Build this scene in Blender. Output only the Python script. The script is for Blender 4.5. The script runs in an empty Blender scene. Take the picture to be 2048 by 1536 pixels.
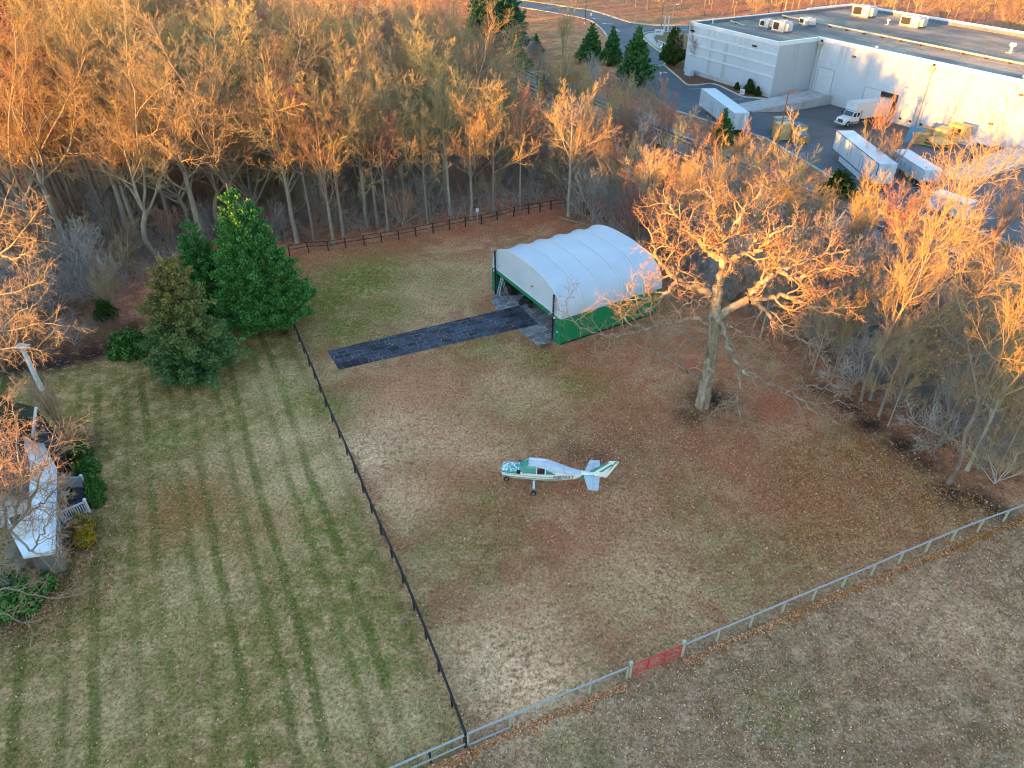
import bpy, math, random
import numpy as np
from mathutils import Vector, Matrix
from mathutils.geometry import tessellate_polygon

SC = bpy.context.scene
COL = SC.collection
PI = math.pi
CAM_H, FPX, PITCH = 38.0, 1440.0, math.radians(35.5)
SP, CP = math.sin(PITCH), math.cos(PITCH)

# ---- surveyed points: a point of the 2048x1536 photograph back to the ground (or to height z)
def ray(px, py):
    u = (px - 1024) / FPX
    v = -(py - 768) / FPX
    return np.array((u, CP + v * SP, -SP + v * CP))
def G(px, py, z=0.0):
    d = ray(px, py)
    t = (z - CAM_H) / d[2]
    return (float(d[0] * t), float(d[1] * t), z)
def GY(px, py, Y):
    d = ray(px, py)
    t = Y / d[1]
    return (float(d[0] * t), Y, float(CAM_H + d[2] * t))

# ---- objects
def tag(o, label=None, cat=None, group=None, kind=None):
    if label: o['label'] = label
    if cat: o['category'] = cat
    if group: o['group'] = group
    if kind: o['kind'] = kind
    return o
def empty(name, loc=(0, 0, 0), rz=0.0, label=None, cat=None, group=None):
    o = bpy.data.objects.new(name, None)
    o.empty_display_size = 0.3
    COL.objects.link(o)
    o.location = loc
    o.rotation_euler = (0, 0, rz)
    return tag(o, label, cat, group)
def np_mesh(name, V, F, mi=None, smooth=False, mats=()):
    """V (n,3), F a list of int arrays (m,k) -> mesh"""
    me = bpy.data.meshes.new(name)
    V = np.ascontiguousarray(V, dtype=np.float32)
    if not isinstance(F, (list, tuple)): F = [F]
    F = [np.asarray(f, dtype=np.int32) for f in F if len(f)]
    me.vertices.add(len(V))
    me.vertices.foreach_set('co', V.ravel())
    nl = sum(f.size for f in F)
    npol = sum(len(f) for f in F)
    me.loops.add(nl)
    me.loops.foreach_set('vertex_index', np.concatenate([f.ravel() for f in F]))
    me.polygons.add(npol)
    st, off = [], 0
    for f in F:
        st.append(off + np.arange(len(f), dtype=np.int32) * f.shape[1])
        off += f.size
    me.polygons.foreach_set('loop_start', np.concatenate(st).astype(np.int32))
    if mi is not None:
        me.polygons.foreach_set('material_index', np.asarray(mi, dtype=np.int32))
    if smooth:
        me.polygons.foreach_set('use_smooth', np.ones(npol, dtype=bool))
    me.update(calc_edges=True)
    for m in mats: me.materials.append(m)
    return me
def add_obj(name, me, parent=None):
    o = bpy.data.objects.new(name, me)
    COL.objects.link(o)
    if parent is not None: o.parent = parent
    return o
class MB:
    def __init__(s): s.v, s.f, s.m = [], [], []
    def add(s, vs, fs, m=0):
        b = len(s.v)
        s.v += [tuple(map(float, p)) for p in vs]
        for f in fs:
            s.f.append(tuple(i + b for i in f)); s.m.append(m)
        return s
    def hexa(s, p, m=0):
        return s.add(p, [(3, 2, 1, 0), (4, 5, 6, 7), (0, 1, 5, 4), (1, 2, 6, 5), (2, 3, 7, 6), (3, 0, 4, 7)], m)
    def box(s, x0, y0, z0, x1, y1, z1, m=0):
        return s.hexa([(x0, y0, z0), (x1, y0, z0), (x1, y1, z0), (x0, y1, z0), (x0, y0, z1), (x1, y0, z1), (x1, y1, z1), (x0, y1, z1)], m)
    def prism(s, pts, z0, z1, m=0):
        n = len(pts)
        vs = [(p[0], p[1], z0) for p in pts] + [(p[0], p[1], z1) for p in pts]
        fs = [(i, (i + 1) % n, n + (i + 1) % n, n + i) for i in range(n)]
        tri = tessellate_polygon([[Vector((p[0], p[1], 0)) for p in pts]])
        fs += [tuple(n + i for i in t) for t in tri] + [tuple(reversed(t)) for t in tri]
        return s.add(vs, fs, m)
    def extr(s, pts, axis, a, b, m=0):
        """polygon pts in the plane across axis ('x': (y,z), 'y': (x,z)), from a to b"""
        n = len(pts)
        mk = (lambda p, t: (t, p[0], p[1])) if axis == 'x' else (lambda p, t: (p[0], t, p[1]))
        vs = [mk(p, a) for p in pts] + [mk(p, b) for p in pts]
        fs = [(i, (i + 1) % n, n + (i + 1) % n, n + i) for i in range(n)]
        tri = tessellate_polygon([[Vector((p[0], p[1], 0)) for p in pts]])
        fs += [tuple(n + i for i in t) for t in tri] + [tuple(reversed(t)) for t in tri]
        return s.add(vs, fs, m)
    def flat(s, pts, z, m=0):
        tri = tessellate_polygon([[Vector((p[0], p[1], 0)) for p in pts]])
        fs = []
        for t in tri:
            a, b, c = [pts[i] for i in t]
            cr = (b[0] - a[0]) * (c[1] - a[1]) - (b[1] - a[1]) * (c[0] - a[0])
            fs.append(tuple(t) if cr > 0 else tuple(reversed(t)))
        return s.add([(p[0], p[1], z) for p in pts], fs, m)
    def beam(s, p, q, w, h, m=0, up=(0, 0, 1)):
        p, q = Vector(p), Vector(q)
        d = (q - p).normalized()
        u = Vector(up)
        if abs(d.dot(u)) > 0.98: u = Vector((0, 1, 0))
        a = d.cross(u).normalized() * (w / 2)
        b = a.cross(d).normalized() * (h / 2)
        return s.hexa([p - a - b, p + a - b, q + a - b, q - a - b, p - a + b, p + a + b, q + a + b, q - a + b], m)
    def cyl(s, p, q, r0, r1=None, n=10, m=0):
        r1 = r0 if r1 is None else r1
        p, q = Vector(p), Vector(q)
        d = (q - p).normalized()
        u = d.cross(Vector((0.3, 0.5, 0.81))).normalized()
        w = d.cross(u)
        vs = []
        for c, r in ((p, r0), (q, r1)):
            vs += [c + (u * math.cos(2 * PI * i / n) + w * math.sin(2 * PI * i / n)) * r for i in range(n)]
        fs = [(i, (i + 1) % n, n + (i + 1) % n, n + i) for i in range(n)]
        fs += [tuple(range(n - 1, -1, -1)), tuple(range(n, 2 * n))]
        return s.add(vs, fs, m)
    def sphere(s, c, r, m=0, n=10, k=6, sc=(1, 1, 1)):
        vs = [(c[0], c[1], c[2] - r * sc[2])]
        for j in range(1, k):
            t = PI * j / k
            for i in range(n):
                vs.append((c[0] + r * sc[0] * math.sin(t) * math.cos(2 * PI * i / n), c[1] + r * sc[1] * math.sin(t) * math.sin(2 * PI * i / n), c[2] - r * sc[2] * math.cos(t)))
        vs.append((c[0], c[1], c[2] + r * sc[2]))
        fs = [(0, 1 + (i + 1) % n, 1 + i) for i in range(n)]
        for j in range(k - 2):
            for i in range(n):
                a, b = 1 + j * n + i, 1 + j * n + (i + 1) % n
                fs.append((a, b, b + n, a + n))
        l = len(vs) - 1
        fs += [(l, l - n + i, l - n + (i + 1) % n) for i in range(n)]
        return s.add(vs, fs, m)
    def loft(s, rings, m=0, closed=True, caps=True):
        n = len(rings[0])
        vs = [p for r in rings for p in r]
        fs = []
        for j in range(len(rings) - 1):
            for i in range(n if closed else n - 1):
                a, b = j * n + i, j * n + (i + 1) % n
                fs.append((a, b, b + n, a + n))
        if caps and closed:
            fs += [tuple(range(n - 1, -1, -1)), tuple(range((len(rings) - 1) * n, len(rings) * n))]
        return s.add(vs, fs, m)
    def build(s, name, mats, parent=None, smooth=False, bevel=0.0):
        if not isinstance(mats, (list, tuple)): mats = [mats]
        me = bpy.data.meshes.new(name)
        me.from_pydata(s.v, [], s.f)
        for m in mats: me.materials.append(m)
        me.polygons.foreach_set('material_index', s.m)
        if smooth: me.polygons.foreach_set('use_smooth', [True] * len(s.f))
        me.update()
        o = add_obj(name, me, parent)
        if bevel:
            b = o.modifiers.new('edge', 'BEVEL')
            b.width = bevel; b.segments = 2; b.limit_method = 'ANGLE'
        return o
def kids(o): return [x for x in COL.objects if x.parent is o]
def copy_thing(src, loc=None, rz=None, sc=None, ch=None):
    """ch: list of (child, [grandchildren]) of src, to spare the search"""
    c = src.copy(); COL.objects.link(c)
    if loc is not None: c.location = loc
    if rz is not None: c.rotation_euler = (0, 0, rz)
    if sc is not None: c.scale = sc if isinstance(sc, tuple) else (sc, sc, sc)
    for k, gs in (ch if ch is not None else [(k, kids(k)) for k in kids(src)]):
        d = k.copy(); COL.objects.link(d); d.parent = c
        for g in gs:
            e = g.copy(); COL.objects.link(e); e.parent = d
    return c
def text_mesh(body, size, ext=0.004, shear=0.0, sx=1.0):
    cu = bpy.data.curves.new('lettering', 'FONT')
    cu.body = body; cu.size = size; cu.extrude = ext; cu.shear = shear
    cu.align_x = 'CENTER'; cu.align_y = 'CENTER'
    o = bpy.data.objects.new('lettering_source', cu)
    COL.objects.link(o)
    dg = bpy.context.evaluated_depsgraph_get()
    me = bpy.data.meshes.new_from_object(o.evaluated_get(dg))
    bpy.data.objects.remove(o)
    for v in me.vertices: v.co.x *= sx
    return me
def in_poly(X, Y, poly):
    ins = np.zeros(X.shape, bool)
    n = len(poly)
    for i in range(n):
        x0, y0 = poly[i][:2]; x1, y1 = poly[(i + 1) % n][:2]
        c = ((y0 > Y) != (y1 > Y)) & (X < (x1 - x0) * (Y - y0) / (y1 - y0 + 1e-12) + x0)
        ins ^= c
    return ins
def seg_dist(X, Y, line, closed=False):
    d = np.full(X.shape, 1e9)
    n = len(line)
    for i in range(n if closed else n - 1):
        x0, y0 = line[i][:2]; x1, y1 = line[(i + 1) % n][:2]
        dx, dy = x1 - x0, y1 - y0
        t = np.clip(((X - x0) * dx + (Y - y0) * dy) / (dx * dx + dy * dy + 1e-9), 0, 1)
        d = np.minimum(d, np.hypot(X - x0 - t * dx, Y - y0 - t * dy))
    return d
def soft_poly(X, Y, poly, w):
    d = seg_dist(X, Y, poly, True)
    sd = np.where(in_poly(X, Y, poly), d, -d)
    return np.clip(0.5 + sd / w, 0, 1)

# ---- warehouse frame: x along the long wall (towards the camera's right), y into the building
WB = (52.6, 154.2); WA = math.radians(-61.7)
WE = (math.cos(WA), math.sin(WA)); WN = (-math.sin(WA), math.cos(WA))
def wh(x, y, z=0.0): return (WB[0] + WE[0] * x + WN[0] * y, WB[1] + WE[1] * x + WN[1] * y, z)
def wh_local(X, Y):
    qx, qy = X - WB[0], Y - WB[1]
    return qx * WE[0] + qy * WE[1], qx * WN[0] + qy * WN[1]

# ---- sun
SUN_S = Vector((0.835, 0.55, 0)).normalized()      # way the light travels over the ground
SUN_EL = math.radians(6.3)
# ---------------------------------------------------------------- materials
def new_mat(name):
    m = bpy.data.materials.new(name); m.use_nodes = True
    nt = m.node_tree
    return m, nt, nt.nodes['Principled BSDF']
class N:
    """small node-tree helper"""
    def __init__(s, nt): s.nt = nt
    def n(s, typ, **kw):
        x = s.nt.nodes.new(typ)
        for k, v in kw.items(): setattr(x, k, v)
        return x
    def l(s, a, b): s.nt.links.new(a, b)
    def coord(s, kind='Object'): return s.n('ShaderNodeTexCoord').outputs[kind]
    def pos(s): return s.n('ShaderNodeNewGeometry').outputs['Position']
    def mapping(s, vec, scale=(1, 1, 1), rot=(0, 0, 0), loc=(0, 0, 0)):
        m = s.n('ShaderNodeMapping'); s.l(vec, m.inputs['Vector'])
        m.inputs['Scale'].default_value = scale; m.inputs['Rotation'].default_value = rot; m.inputs['Location'].default_value = loc
        return m.outputs[0]
    def noise(s, vec, scale, detail=4, rough=0.55, dist=0.0):
        t = s.n('ShaderNodeTexNoise')
        if vec is not None: s.l(vec, t.inputs['Vector'])
        t.inputs['Scale'].default_value = scale; t.inputs['Detail'].default_value = detail
        t.inputs['Roughness'].default_value = rough; t.inputs['Distortion'].default_value = dist
        return t.outputs['Fac']
    def ramp(s, fac, stops):
        r = s.n('ShaderNodeValToRGB'); s.l(fac, r.inputs[0])
        e = r.color_ramp.elements
        while len(e) < len(stops): e.new(0.5)
        for x, (p, c) in zip(e, stops):
            x.position = p
            x.color = (c, c, c, 1) if isinstance(c, (int, float)) else (*c, 1)
        return r.outputs[0]
    def mix(s, fac, a, b, mode='MIX'):
        m = s.n('ShaderNodeMix', data_type='RGBA', blend_type=mode)
        for sock, v in ((m.inputs[0], fac), (m.inputs[6], a), (m.inputs[7], b)):
            if isinstance(v, (int, float)): sock.default_value = v if sock.type == 'VALUE' else (v, v, v, 1)
            elif isinstance(v, tuple): sock.default_value = (*v, 1)
            else: s.l(v, sock)
        return m.outputs[2]
    def math(s, op, a, b=None, c=None, clamp=False):
        m = s.n('ShaderNodeMath', operation=op, use_clamp=clamp)
        for i, v in enumerate((a, b, c)):
            if v is None: continue
            if isinstance(v, (int, float)): m.inputs[i].default_value = v
            else: s.l(v, m.inputs[i])
        return m.outputs[0]
    def bump(s, h, bs, strength=0.4, dist=0.05):
        b = s.n('ShaderNodeBump'); b.inputs['Strength'].default_value = strength; b.inputs['Distance'].default_value = dist
        s.l(h, b.inputs['Height']); s.l(b.outputs[0], bs.inputs['Normal'])
def flat_mat(name, col, rough=0.6, metal=0.0, var=0.12, scale=3.0, bump=0.0, spec=0.3, dirt=None, dirt_amt=0.0):
    """paint, metal, wood...: one colour, mottled a little, with an optional dirt colour in patches"""
    m, nt, bs = new_mat(name); h = N(nt)
    co = h.coord('Object')
    f = h.noise(co, scale, 5, 0.6)
    lo = tuple(max(c * (1 - var), 0) for c in col); hi = tuple(min(c * (1 + var), 1) for c in col)
    c = h.ramp(f, [(0.3, lo), (0.7, hi)])
    if dirt:
        g = h.noise(co, scale * 0.45, 6, 0.65, 0.4)
        k = h.ramp(g, [(0.48, 0.0), (0.68, dirt_amt)])
        c = h.mix(k, c, dirt)
    h.l(c, bs.inputs['Base Color'])
    bs.inputs['Roughness'].default_value = rough; bs.inputs['Metallic'].default_value = metal
    bs.inputs['Specular IOR Level'].default_value = spec
    if bump: h.bump(h.noise(co, scale * 6, 4), bs, bump, 0.02)
    return m
M = {}
M['white_paint'] = flat_mat('white_paint', (0.47, 0.51, 0.56), 0.45, var=0.04, dirt=(0.5, 0.48, 0.44), dirt_amt=0.35, scale=1.2)
M['white_clean'] = flat_mat('white_clean', (0.55, 0.58, 0.62), 0.35, var=0.02, spec=0.5)
M['trailer_white'] = flat_mat('trailer_white', (0.42, 0.50, 0.575), 0.4, var=0.06, dirt=(0.45, 0.48, 0.5), dirt_amt=0.5, scale=0.9)
M['black_wood'] = flat_mat('black_wood', (0.022, 0.024, 0.028), 0.7, var=0.4, scale=5, bump=0.3)
M['black_metal'] = flat_mat('black_metal', (0.02, 0.02, 0.022), 0.45, var=0.2)
M['rubber'] = flat_mat('rubber', (0.018, 0.018, 0.019), 0.8, var=0.25)
M['steel'] = flat_mat('steel', (0.45, 0.46, 0.48), 0.35, 0.8, var=0.1)
M['grey_wood'] = flat_mat('grey_wood', (0.42, 0.43, 0.42), 0.75, var=0.18, scale=6, bump=0.3)
M['rail_wood'] = flat_mat('rail_wood', (0.34, 0.345, 0.345), 0.7, var=0.15, scale=6, bump=0.3)
M['post_wood'] = flat_mat('post_wood', (0.36, 0.35, 0.25), 0.8, var=0.2, scale=6, bump=0.3)
M['wire'] = flat_mat('wire', (0.22, 0.22, 0.22), 0.5, 0.6)
M['red_metal'] = flat_mat('red_metal', (0.55, 0.035, 0.03), 0.4, var=0.2, scale=4, spec=0.5)
M['green_vinyl'] = flat_mat('green_vinyl', (0.010, 0.19, 0.075), 0.5, var=0.12, scale=0.8, spec=0.35)
M['dark_glass'] = flat_mat('dark_glass', (0.02, 0.028, 0.035), 0.08, var=0.1, spec=0.6)
M['teal_glass'] = flat_mat('teal_glass', (0.09, 0.30, 0.27), 0.25, var=0.15, scale=2, spec=0.5)
M['concrete'] = flat_mat('concrete', (0.40, 0.40, 0.40), 0.85, var=0.15, scale=0.9, dirt=(0.22, 0.21, 0.2), dirt_amt=0.5)
M['kerb'] = flat_mat('kerb', (0.48, 0.46, 0.42), 0.85, var=0.15, scale=0.7)
M['yellow_paint'] = flat_mat('yellow_paint', (0.60, 0.42, 0.06), 0.7, var=0.25, scale=1.0, dirt=(0.4, 0.36, 0.28), dirt_amt=0.6)
M['road_paint'] = flat_mat('road_paint', (0.62, 0.63, 0.64), 0.7, var=0.15, scale=0.8, dirt=(0.25, 0.26, 0.28), dirt_amt=0.6)
M['mulch'] = flat_mat('mulch', (0.14, 0.06, 0.035), 0.95, var=0.5, scale=6, bump=0.8)
M['grass_plain'] = flat_mat('grass_plain', (0.16, 0.13, 0.06), 0.95, var=0.4, scale=0.8, bump=0.5)
M['plywood'] = flat_mat('plywood', (0.52, 0.36, 0.17), 0.7, var=0.2, scale=2.0, dirt=(0.3, 0.2, 0.1), dirt_amt=0.5)
M['plywood_dark'] = flat_mat('plywood_dark', (0.36, 0.22, 0.10), 0.7, var=0.25, scale=2.0)
M['blue_panel'] = flat_mat('blue_panel', (0.08, 0.20, 0.30), 0.5, var=0.1)
M['tarp_dark'] = flat_mat('tarp_dark', (0.10, 0.13, 0.18), 0.5, var=0.3, scale=2)
M['roof_shingle'] = flat_mat('roof_shingle', (0.045, 0.05, 0.06), 0.85, var=0.3, scale=3, bump=0.4)
M['moss_shingle'] = flat_mat('moss_shingle', (0.028, 0.036, 0.02), 0.9, var=0.45, scale=1.2, bump=0.4)
M['white_roof'] = flat_mat('white_roof', (0.66, 0.70, 0.76), 0.6, var=0.08, scale=1.5, dirt=(0.33, 0.33, 0.34), dirt_amt=0.6)
M['tan_roof'] = flat_mat('tan_roof', (0.42, 0.38, 0.33), 0.75, var=0.15, scale=1.5, dirt=(0.25, 0.22, 0.2), dirt_amt=0.6)
M['maroon_cloth'] = flat_mat('maroon_cloth', (0.10, 0.02, 0.04), 0.9)
M['navy_cloth'] = flat_mat('navy_cloth', (0.02, 0.025, 0.04), 0.9)
M['skin'] = flat_mat('skin', (0.30, 0.17, 0.11), 0.6, var=0.05)
M['hair'] = flat_mat('hair', (0.02, 0.015, 0.012), 0.7)
M['lamp_lens'] = flat_mat('lamp_lens', (0.7, 0.7, 0.68), 0.2, spec=0.6)
M['rust'] = flat_mat('rust', (0.13, 0.07, 0.05), 0.85, var=0.3)
M['ac_metal'] = flat_mat('ac_metal', (0.44, 0.45, 0.47), 0.6, var=0.15, scale=1.5, dirt=(0.3, 0.24, 0.18), dirt_amt=0.5)
M['yellow_plastic'] = flat_mat('yellow_plastic', (0.65, 0.5, 0.03), 0.4)
M['siding'] = flat_mat('siding', (0.15, 0.145, 0.14), 0.6, var=0.06)
M['stone'] = flat_mat('stone', (0.09, 0.09, 0.095), 0.85, var=0.45, scale=2.5, bump=0.6)
M['reg_ink'] = flat_mat('reg_ink', (0.10, 0.12, 0.11), 0.6)
M['sign_ink'] = flat_mat('sign_ink', (0.03, 0.03, 0.03), 0.7)

def stained_wall(name, base, amount):
    """painted concrete panels: rust and grime streaks that run down from the coping"""
    m, nt, bs = new_mat(name); h = N(nt)
    co = h.coord('Object')
    sep = h.n('ShaderNodeSeparateXYZ'); h.l(co, sep.inputs[0])
    st = h.noise(h.mapping(co, (1.1, 1.1, 0.035)), 1.0, 6, 0.7)
    st2 = h.noise(h.mapping(co, (0.25, 0.25, 0.02)), 1.0, 4, 0.6)
    zz = h.n('ShaderNodeMapRange'); h.l(sep.outputs[2], zz.inputs[0])
    zz.inputs[1].default_value = 3.0; zz.inputs[2].default_value = 10.5
    run = h.math('MULTIPLY', h.ramp(st, [(0.47, 0.0), (0.72, 1.0)]), h.math('POWER', zz.outputs[0], 1.6))
    run = h.math('MULTIPLY', run, h.ramp(st2, [(0.35, 0.25), (0.6, 1.0)]))
    run = h.math('MULTIPLY', run, amount)
    tint = h.mix(h.noise(co, 0.25, 3), (0.30, 0.25, 0.17), (0.20, 0.19, 0.18))
    big = h.ramp(h.noise(co, 0.12, 4), [(0.3, tuple(c * 0.9 for c in base)), (0.7, base)])
    c = h.mix(run, big, tint)
    low = h.n('ShaderNodeMapRange'); h.l(sep.outputs[2], low.inputs[0])
    low.inputs[1].default_value = 1.2; low.inputs[2].default_value = 0.2
    c = h.mix(h.math('MULTIPLY', low.outputs[0], h.ramp(st2, [(0.3, 0.1), (0.7, 0.55)])), c, (0.36, 0.35, 0.33))
    h.l(c, bs.inputs['Base Color']); bs.inputs['Roughness'].default_value = 0.7
    h.bump(h.noise(co, 8, 4), bs, 0.15, 0.02)
    return m
M['wall_white'] = stained_wall('wall_white', (0.45, 0.49, 0.545), 1.0)
M['wall_grime'] = stained_wall('wall_grime', (0.37, 0.39, 0.415), 1.0)

def gravel_roof():
    m, nt, bs = new_mat('gravel_roof'); h = N(nt)
    co = h.coord('Object')
    a = h.noise(h.mapping(co, (0.05, 0.14, 1)), 1.0, 6, 0.65)
    b = h.noise(co, 2.2, 6, 0.75)
    c = h.ramp(a, [(0.36, (0.09, 0.092, 0.094)), (0.5, (0.20, 0.182, 0.155)), (0.62, (0.36, 0.295, 0.22))])
    c = h.mix(1.0, c, h.ramp(b, [(0.3, 0.62), (0.7, 1.4)]), 'MULTIPLY')
    h.l(c, bs.inputs['Base Color']); bs.inputs['Roughness'].default_value = 0.95
    h.bump(b, bs, 0.5, 0.08)
    return m
M['gravel_roof'] = gravel_roof()

def asphalt(name, col, patch):
    m, nt, bs = new_mat(name); h = N(nt)
    co = h.pos()
    a = h.noise(co, 0.12, 6, 0.6, 0.3); b = h.noise(co, 6.0, 4, 0.7)
    c = h.ramp(a, [(0.3, tuple(x * 0.7 for x in col)), (0.6, col), (0.75, patch)])
    st = h.ramp(h.noise(co, 0.45, 3, 0.5), [(0.66, 0.0), (0.72, 0.5)])
    c = h.mix(st, c, tuple(x * 0.45 for x in col))
    # cracks and repairs
    v = h.n('ShaderNodeTexVoronoi', feature='DISTANCE_TO_EDGE'); h.l(co, v.inputs['Vector']); v.inputs['Scale'].default_value = 0.13
    crack = h.ramp(v.outputs['Distance'], [(0.0, 0.55), (0.012, 0.0)])
    c = h.mix(crack, c, tuple(x * 0.4 for x in col))
    c = h.mix(1.0, c, h.ramp(b, [(0.3, 0.75), (0.7, 1.25)]), 'MULTIPLY')
    h.l(c, bs.inputs['Base Color']); bs.inputs['Roughness'].default_value = 0.85
    h.bump(b, bs, 0.3, 0.02)
    return m
M['asphalt'] = asphalt('asphalt', (0.085, 0.105, 0.125), (0.14, 0.15, 0.165))
M['asphalt_old'] = asphalt('asphalt_old', (0.085, 0.092, 0.10), (0.13, 0.125, 0.12))

def paver(name, dark, light, wet, sx, sy):
    m, nt, bs = new_mat(name); h = N(nt)
    co = h.coord('Object')
    b = h.n('ShaderNodeTexBrick'); h.l(h.mapping(co, (1, 1, 1)), b.inputs['Vector'])
    b.inputs['Scale'].default_value = 1.0; b.inputs['Brick Width'].default_value = sx; b.inputs['Row Height'].default_value = sy
    b.inputs['Mortar Size'].default_value = 0.04; b.inputs['Mortar Smooth'].default_value = 0.3
    b.inputs['Color1'].default_value = (0, 0, 0, 1); b.inputs['Color2'].default_value = (1, 1, 1, 1)
    b.inputs['Mortar'].default_value = (0.5, 0.5, 0.5, 1); b.inputs['Bias'].default_value = 0.0
    cell = h.math('MULTIPLY_ADD', b.outputs['Color'], 0.30, h.noise(co, 0.35, 5, 0.65, 0.6))
    k = h.ramp(cell, [(0.45, 0.0), (0.80, 1.0)])
    c = h.mix(k, dark, light)
    c = h.mix(h.ramp(h.noise(co, 2.2, 5, 0.7), [(0.45, 0.0), (0.8, 0.5)]), c, wet)
    # dusty joint rims in patches, dark joints elsewhere
    pale = h.ramp(h.noise(co, 0.4, 4, 0.6), [(0.42, 0.0), (0.56, 1.0)])
    joint = h.mix(pale, (0.006, 0.007, 0.009), tuple(x * 2.2 for x in light))
    c = h.mix(b.outputs['Fac'], c, joint)
    h.l(c, bs.inputs['Base Color'])
    bs.inputs['Roughness'].default_value = 0.75
    h.bump(h.math('MULTIPLY_ADD', b.outputs['Fac'], -1.0, h.noise(co, 9, 3)), bs, 0.5, 0.03)
    return m
M['slate_paver'] = paver('slate_paver', (0.008, 0.010, 0.015), (0.060, 0.072, 0.098), (0.035, 0.040, 0.055), 0.95, 0.62)
M['grey_paver'] = paver('grey_paver', (0.13, 0.135, 0.14), (0.27, 0.275, 0.28), (0.20, 0.19, 0.18), 1.15, 0.75)

def bark(name, c0, c1, scale=4.0, lichen=None, rough=0.5):
    m, nt, bs = new_mat(name); h = N(nt)
    co = h.coord('Object')
    oi = h.n('ShaderNodeObjectInfo')
    a = h.noise(h.mapping(co, (1, 1, 0.25)), scale, 5, 0.65)
    c = h.ramp(a, [(0.3, c0), (0.7, c1)])
    if lichen: c = h.mix(h.ramp(h.noise(co, 1.6, 5, 0.6), [(0.5, 0.0), (0.66, 0.75)]), c, lichen)
    hs = h.n('ShaderNodeHueSaturation')
    h.l(c, hs.inputs['Color'])
    h.l(h.math('MULTIPLY_ADD', oi.outputs['Random'], 0.5, 0.75), hs.inputs['Value'])
    h.l(h.math('MULTIPLY_ADD', oi.outputs['Random'], 0.03, 0.485), hs.inputs['Hue'])
    h.l(hs.outputs[0], bs.inputs['Base Color'])
    bs.inputs['Roughness'].default_value = 0.9; bs.inputs['Specular IOR Level'].default_value = 0.1
    h.bump(a, bs, rough, 0.06 if rough < 0.9 else 0.25)
    return m
M['bark'] = bark('bark', (0.16, 0.125, 0.095), (0.31, 0.25, 0.195))
M['bark_pale'] = bark('bark_pale', (0.19, 0.165, 0.13), (0.34, 0.29, 0.23), 3.0, (0.28, 0.30, 0.26))
M['bark_oak'] = bark('bark_oak', (0.10, 0.075, 0.055), (0.38, 0.30, 0.22), 3.2, (0.34, 0.36, 0.30), 1.0)
M['twig'] = bark('twig', (0.30, 0.205, 0.115), (0.44, 0.32, 0.185), 1.2)
M['twig_red'] = bark('twig_red', (0.30, 0.165, 0.12), (0.42, 0.24, 0.17), 1.2)
M['twig_oak'] = bark('twig_oak', (0.30, 0.20, 0.125), (0.44, 0.30, 0.19), 1.2)
M['twig_grey'] = bark('twig_grey', (0.27, 0.235, 0.205), (0.44, 0.40, 0.365), 1.2)
M['twig_gold'] = bark('twig_gold', (0.36, 0.26, 0.115), (0.52, 0.39, 0.18), 1.2)

def foliage(name, c0, c1, c2=None, scale=1.1, rnd=0.25, tips=None):
    m, nt, bs = new_mat(name); h = N(nt)
    co = h.coord('Object')
    oi = h.n('ShaderNodeObjectInfo')
    a = h.noise(co, scale, 5, 0.7)
    b = h.noise(co, scale * 6, 3, 0.6)
    f = h.math('MULTIPLY_ADD', b, 0.5, h.math('MULTIPLY', a, 0.6))
    st = [(0.38, c0), (0.68, c1)]
    c = h.ramp(f, st)
    if c2: c = h.mix(h.ramp(h.noise(co, scale * 0.4, 4), [(0.48, 0.0), (0.66, 0.8)]), c, c2)
    if tips:
        sep = h.n('ShaderNodeSeparateXYZ'); h.l(co, sep.inputs[0])
        mr = h.n('ShaderNodeMapRange'); h.l(h.math('MULTIPLY_ADD', a, 4.0, sep.outputs[2]), mr.inputs[0])
        mr.inputs[1].default_value = tips[1]; mr.inputs[2].default_value = tips[2]
        c = h.mix(h.math('MULTIPLY', mr.outputs[0], 0.75), c, tips[0])
    hs = h.n('ShaderNodeHueSaturation'); h.l(c, hs.inputs['Color'])
    h.l(h.math('MULTIPLY_ADD', oi.outputs['Random'], rnd * 2, 1 - rnd), hs.inputs['Value'])
    h.l(hs.outputs[0], bs.inputs['Base Color'])
    bs.inputs['Roughness'].default_value = 0.7; bs.inputs['Specular IOR Level'].default_value = 0.2
    return m
M['leyland'] = foliage('leyland', (0.022, 0.105, 0.026), (0.115, 0.29, 0.062), None, 0.9, 0.05)
M['pine_needle'] = foliage('pine_needle', (0.042, 0.12, 0.042), (0.14, 0.24, 0.075), None, 0.8, 0.05, ((0.30, 0.21, 0.065), 5.5, 12.5))
M['dark_pine'] = foliage('dark_pine', (0.026, 0.10, 0.055), (0.08, 0.20, 0.09), None, 0.7, 0.2)
M['cedar'] = foliage('cedar', (0.028, 0.10, 0.036), (0.095, 0.23, 0.06), None, 0.8, 0.2)
M['boxwood'] = foliage('boxwood', (0.025, 0.085, 0.018), (0.085, 0.20, 0.035), None, 2.0, 0.2)
M['gold_bush'] = foliage('gold_bush', (0.16, 0.15, 0.015), (0.36, 0.25, 0.02), (0.36, 0.13, 0.02), 1.6, 0.1)
M['holly'] = foliage('holly', (0.016, 0.04, 0.008), (0.05, 0.095, 0.015), None, 1.0, 0.2)
M['red_leaf'] = foliage('red_leaf', (0.10, 0.03, 0.018), (0.20, 0.07, 0.03), None, 1.0, 0.2)
M['tan_leaf'] = foliage('tan_leaf', (0.26, 0.13, 0.05), (0.42, 0.24, 0.10), None, 1.0, 0.2)
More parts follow.
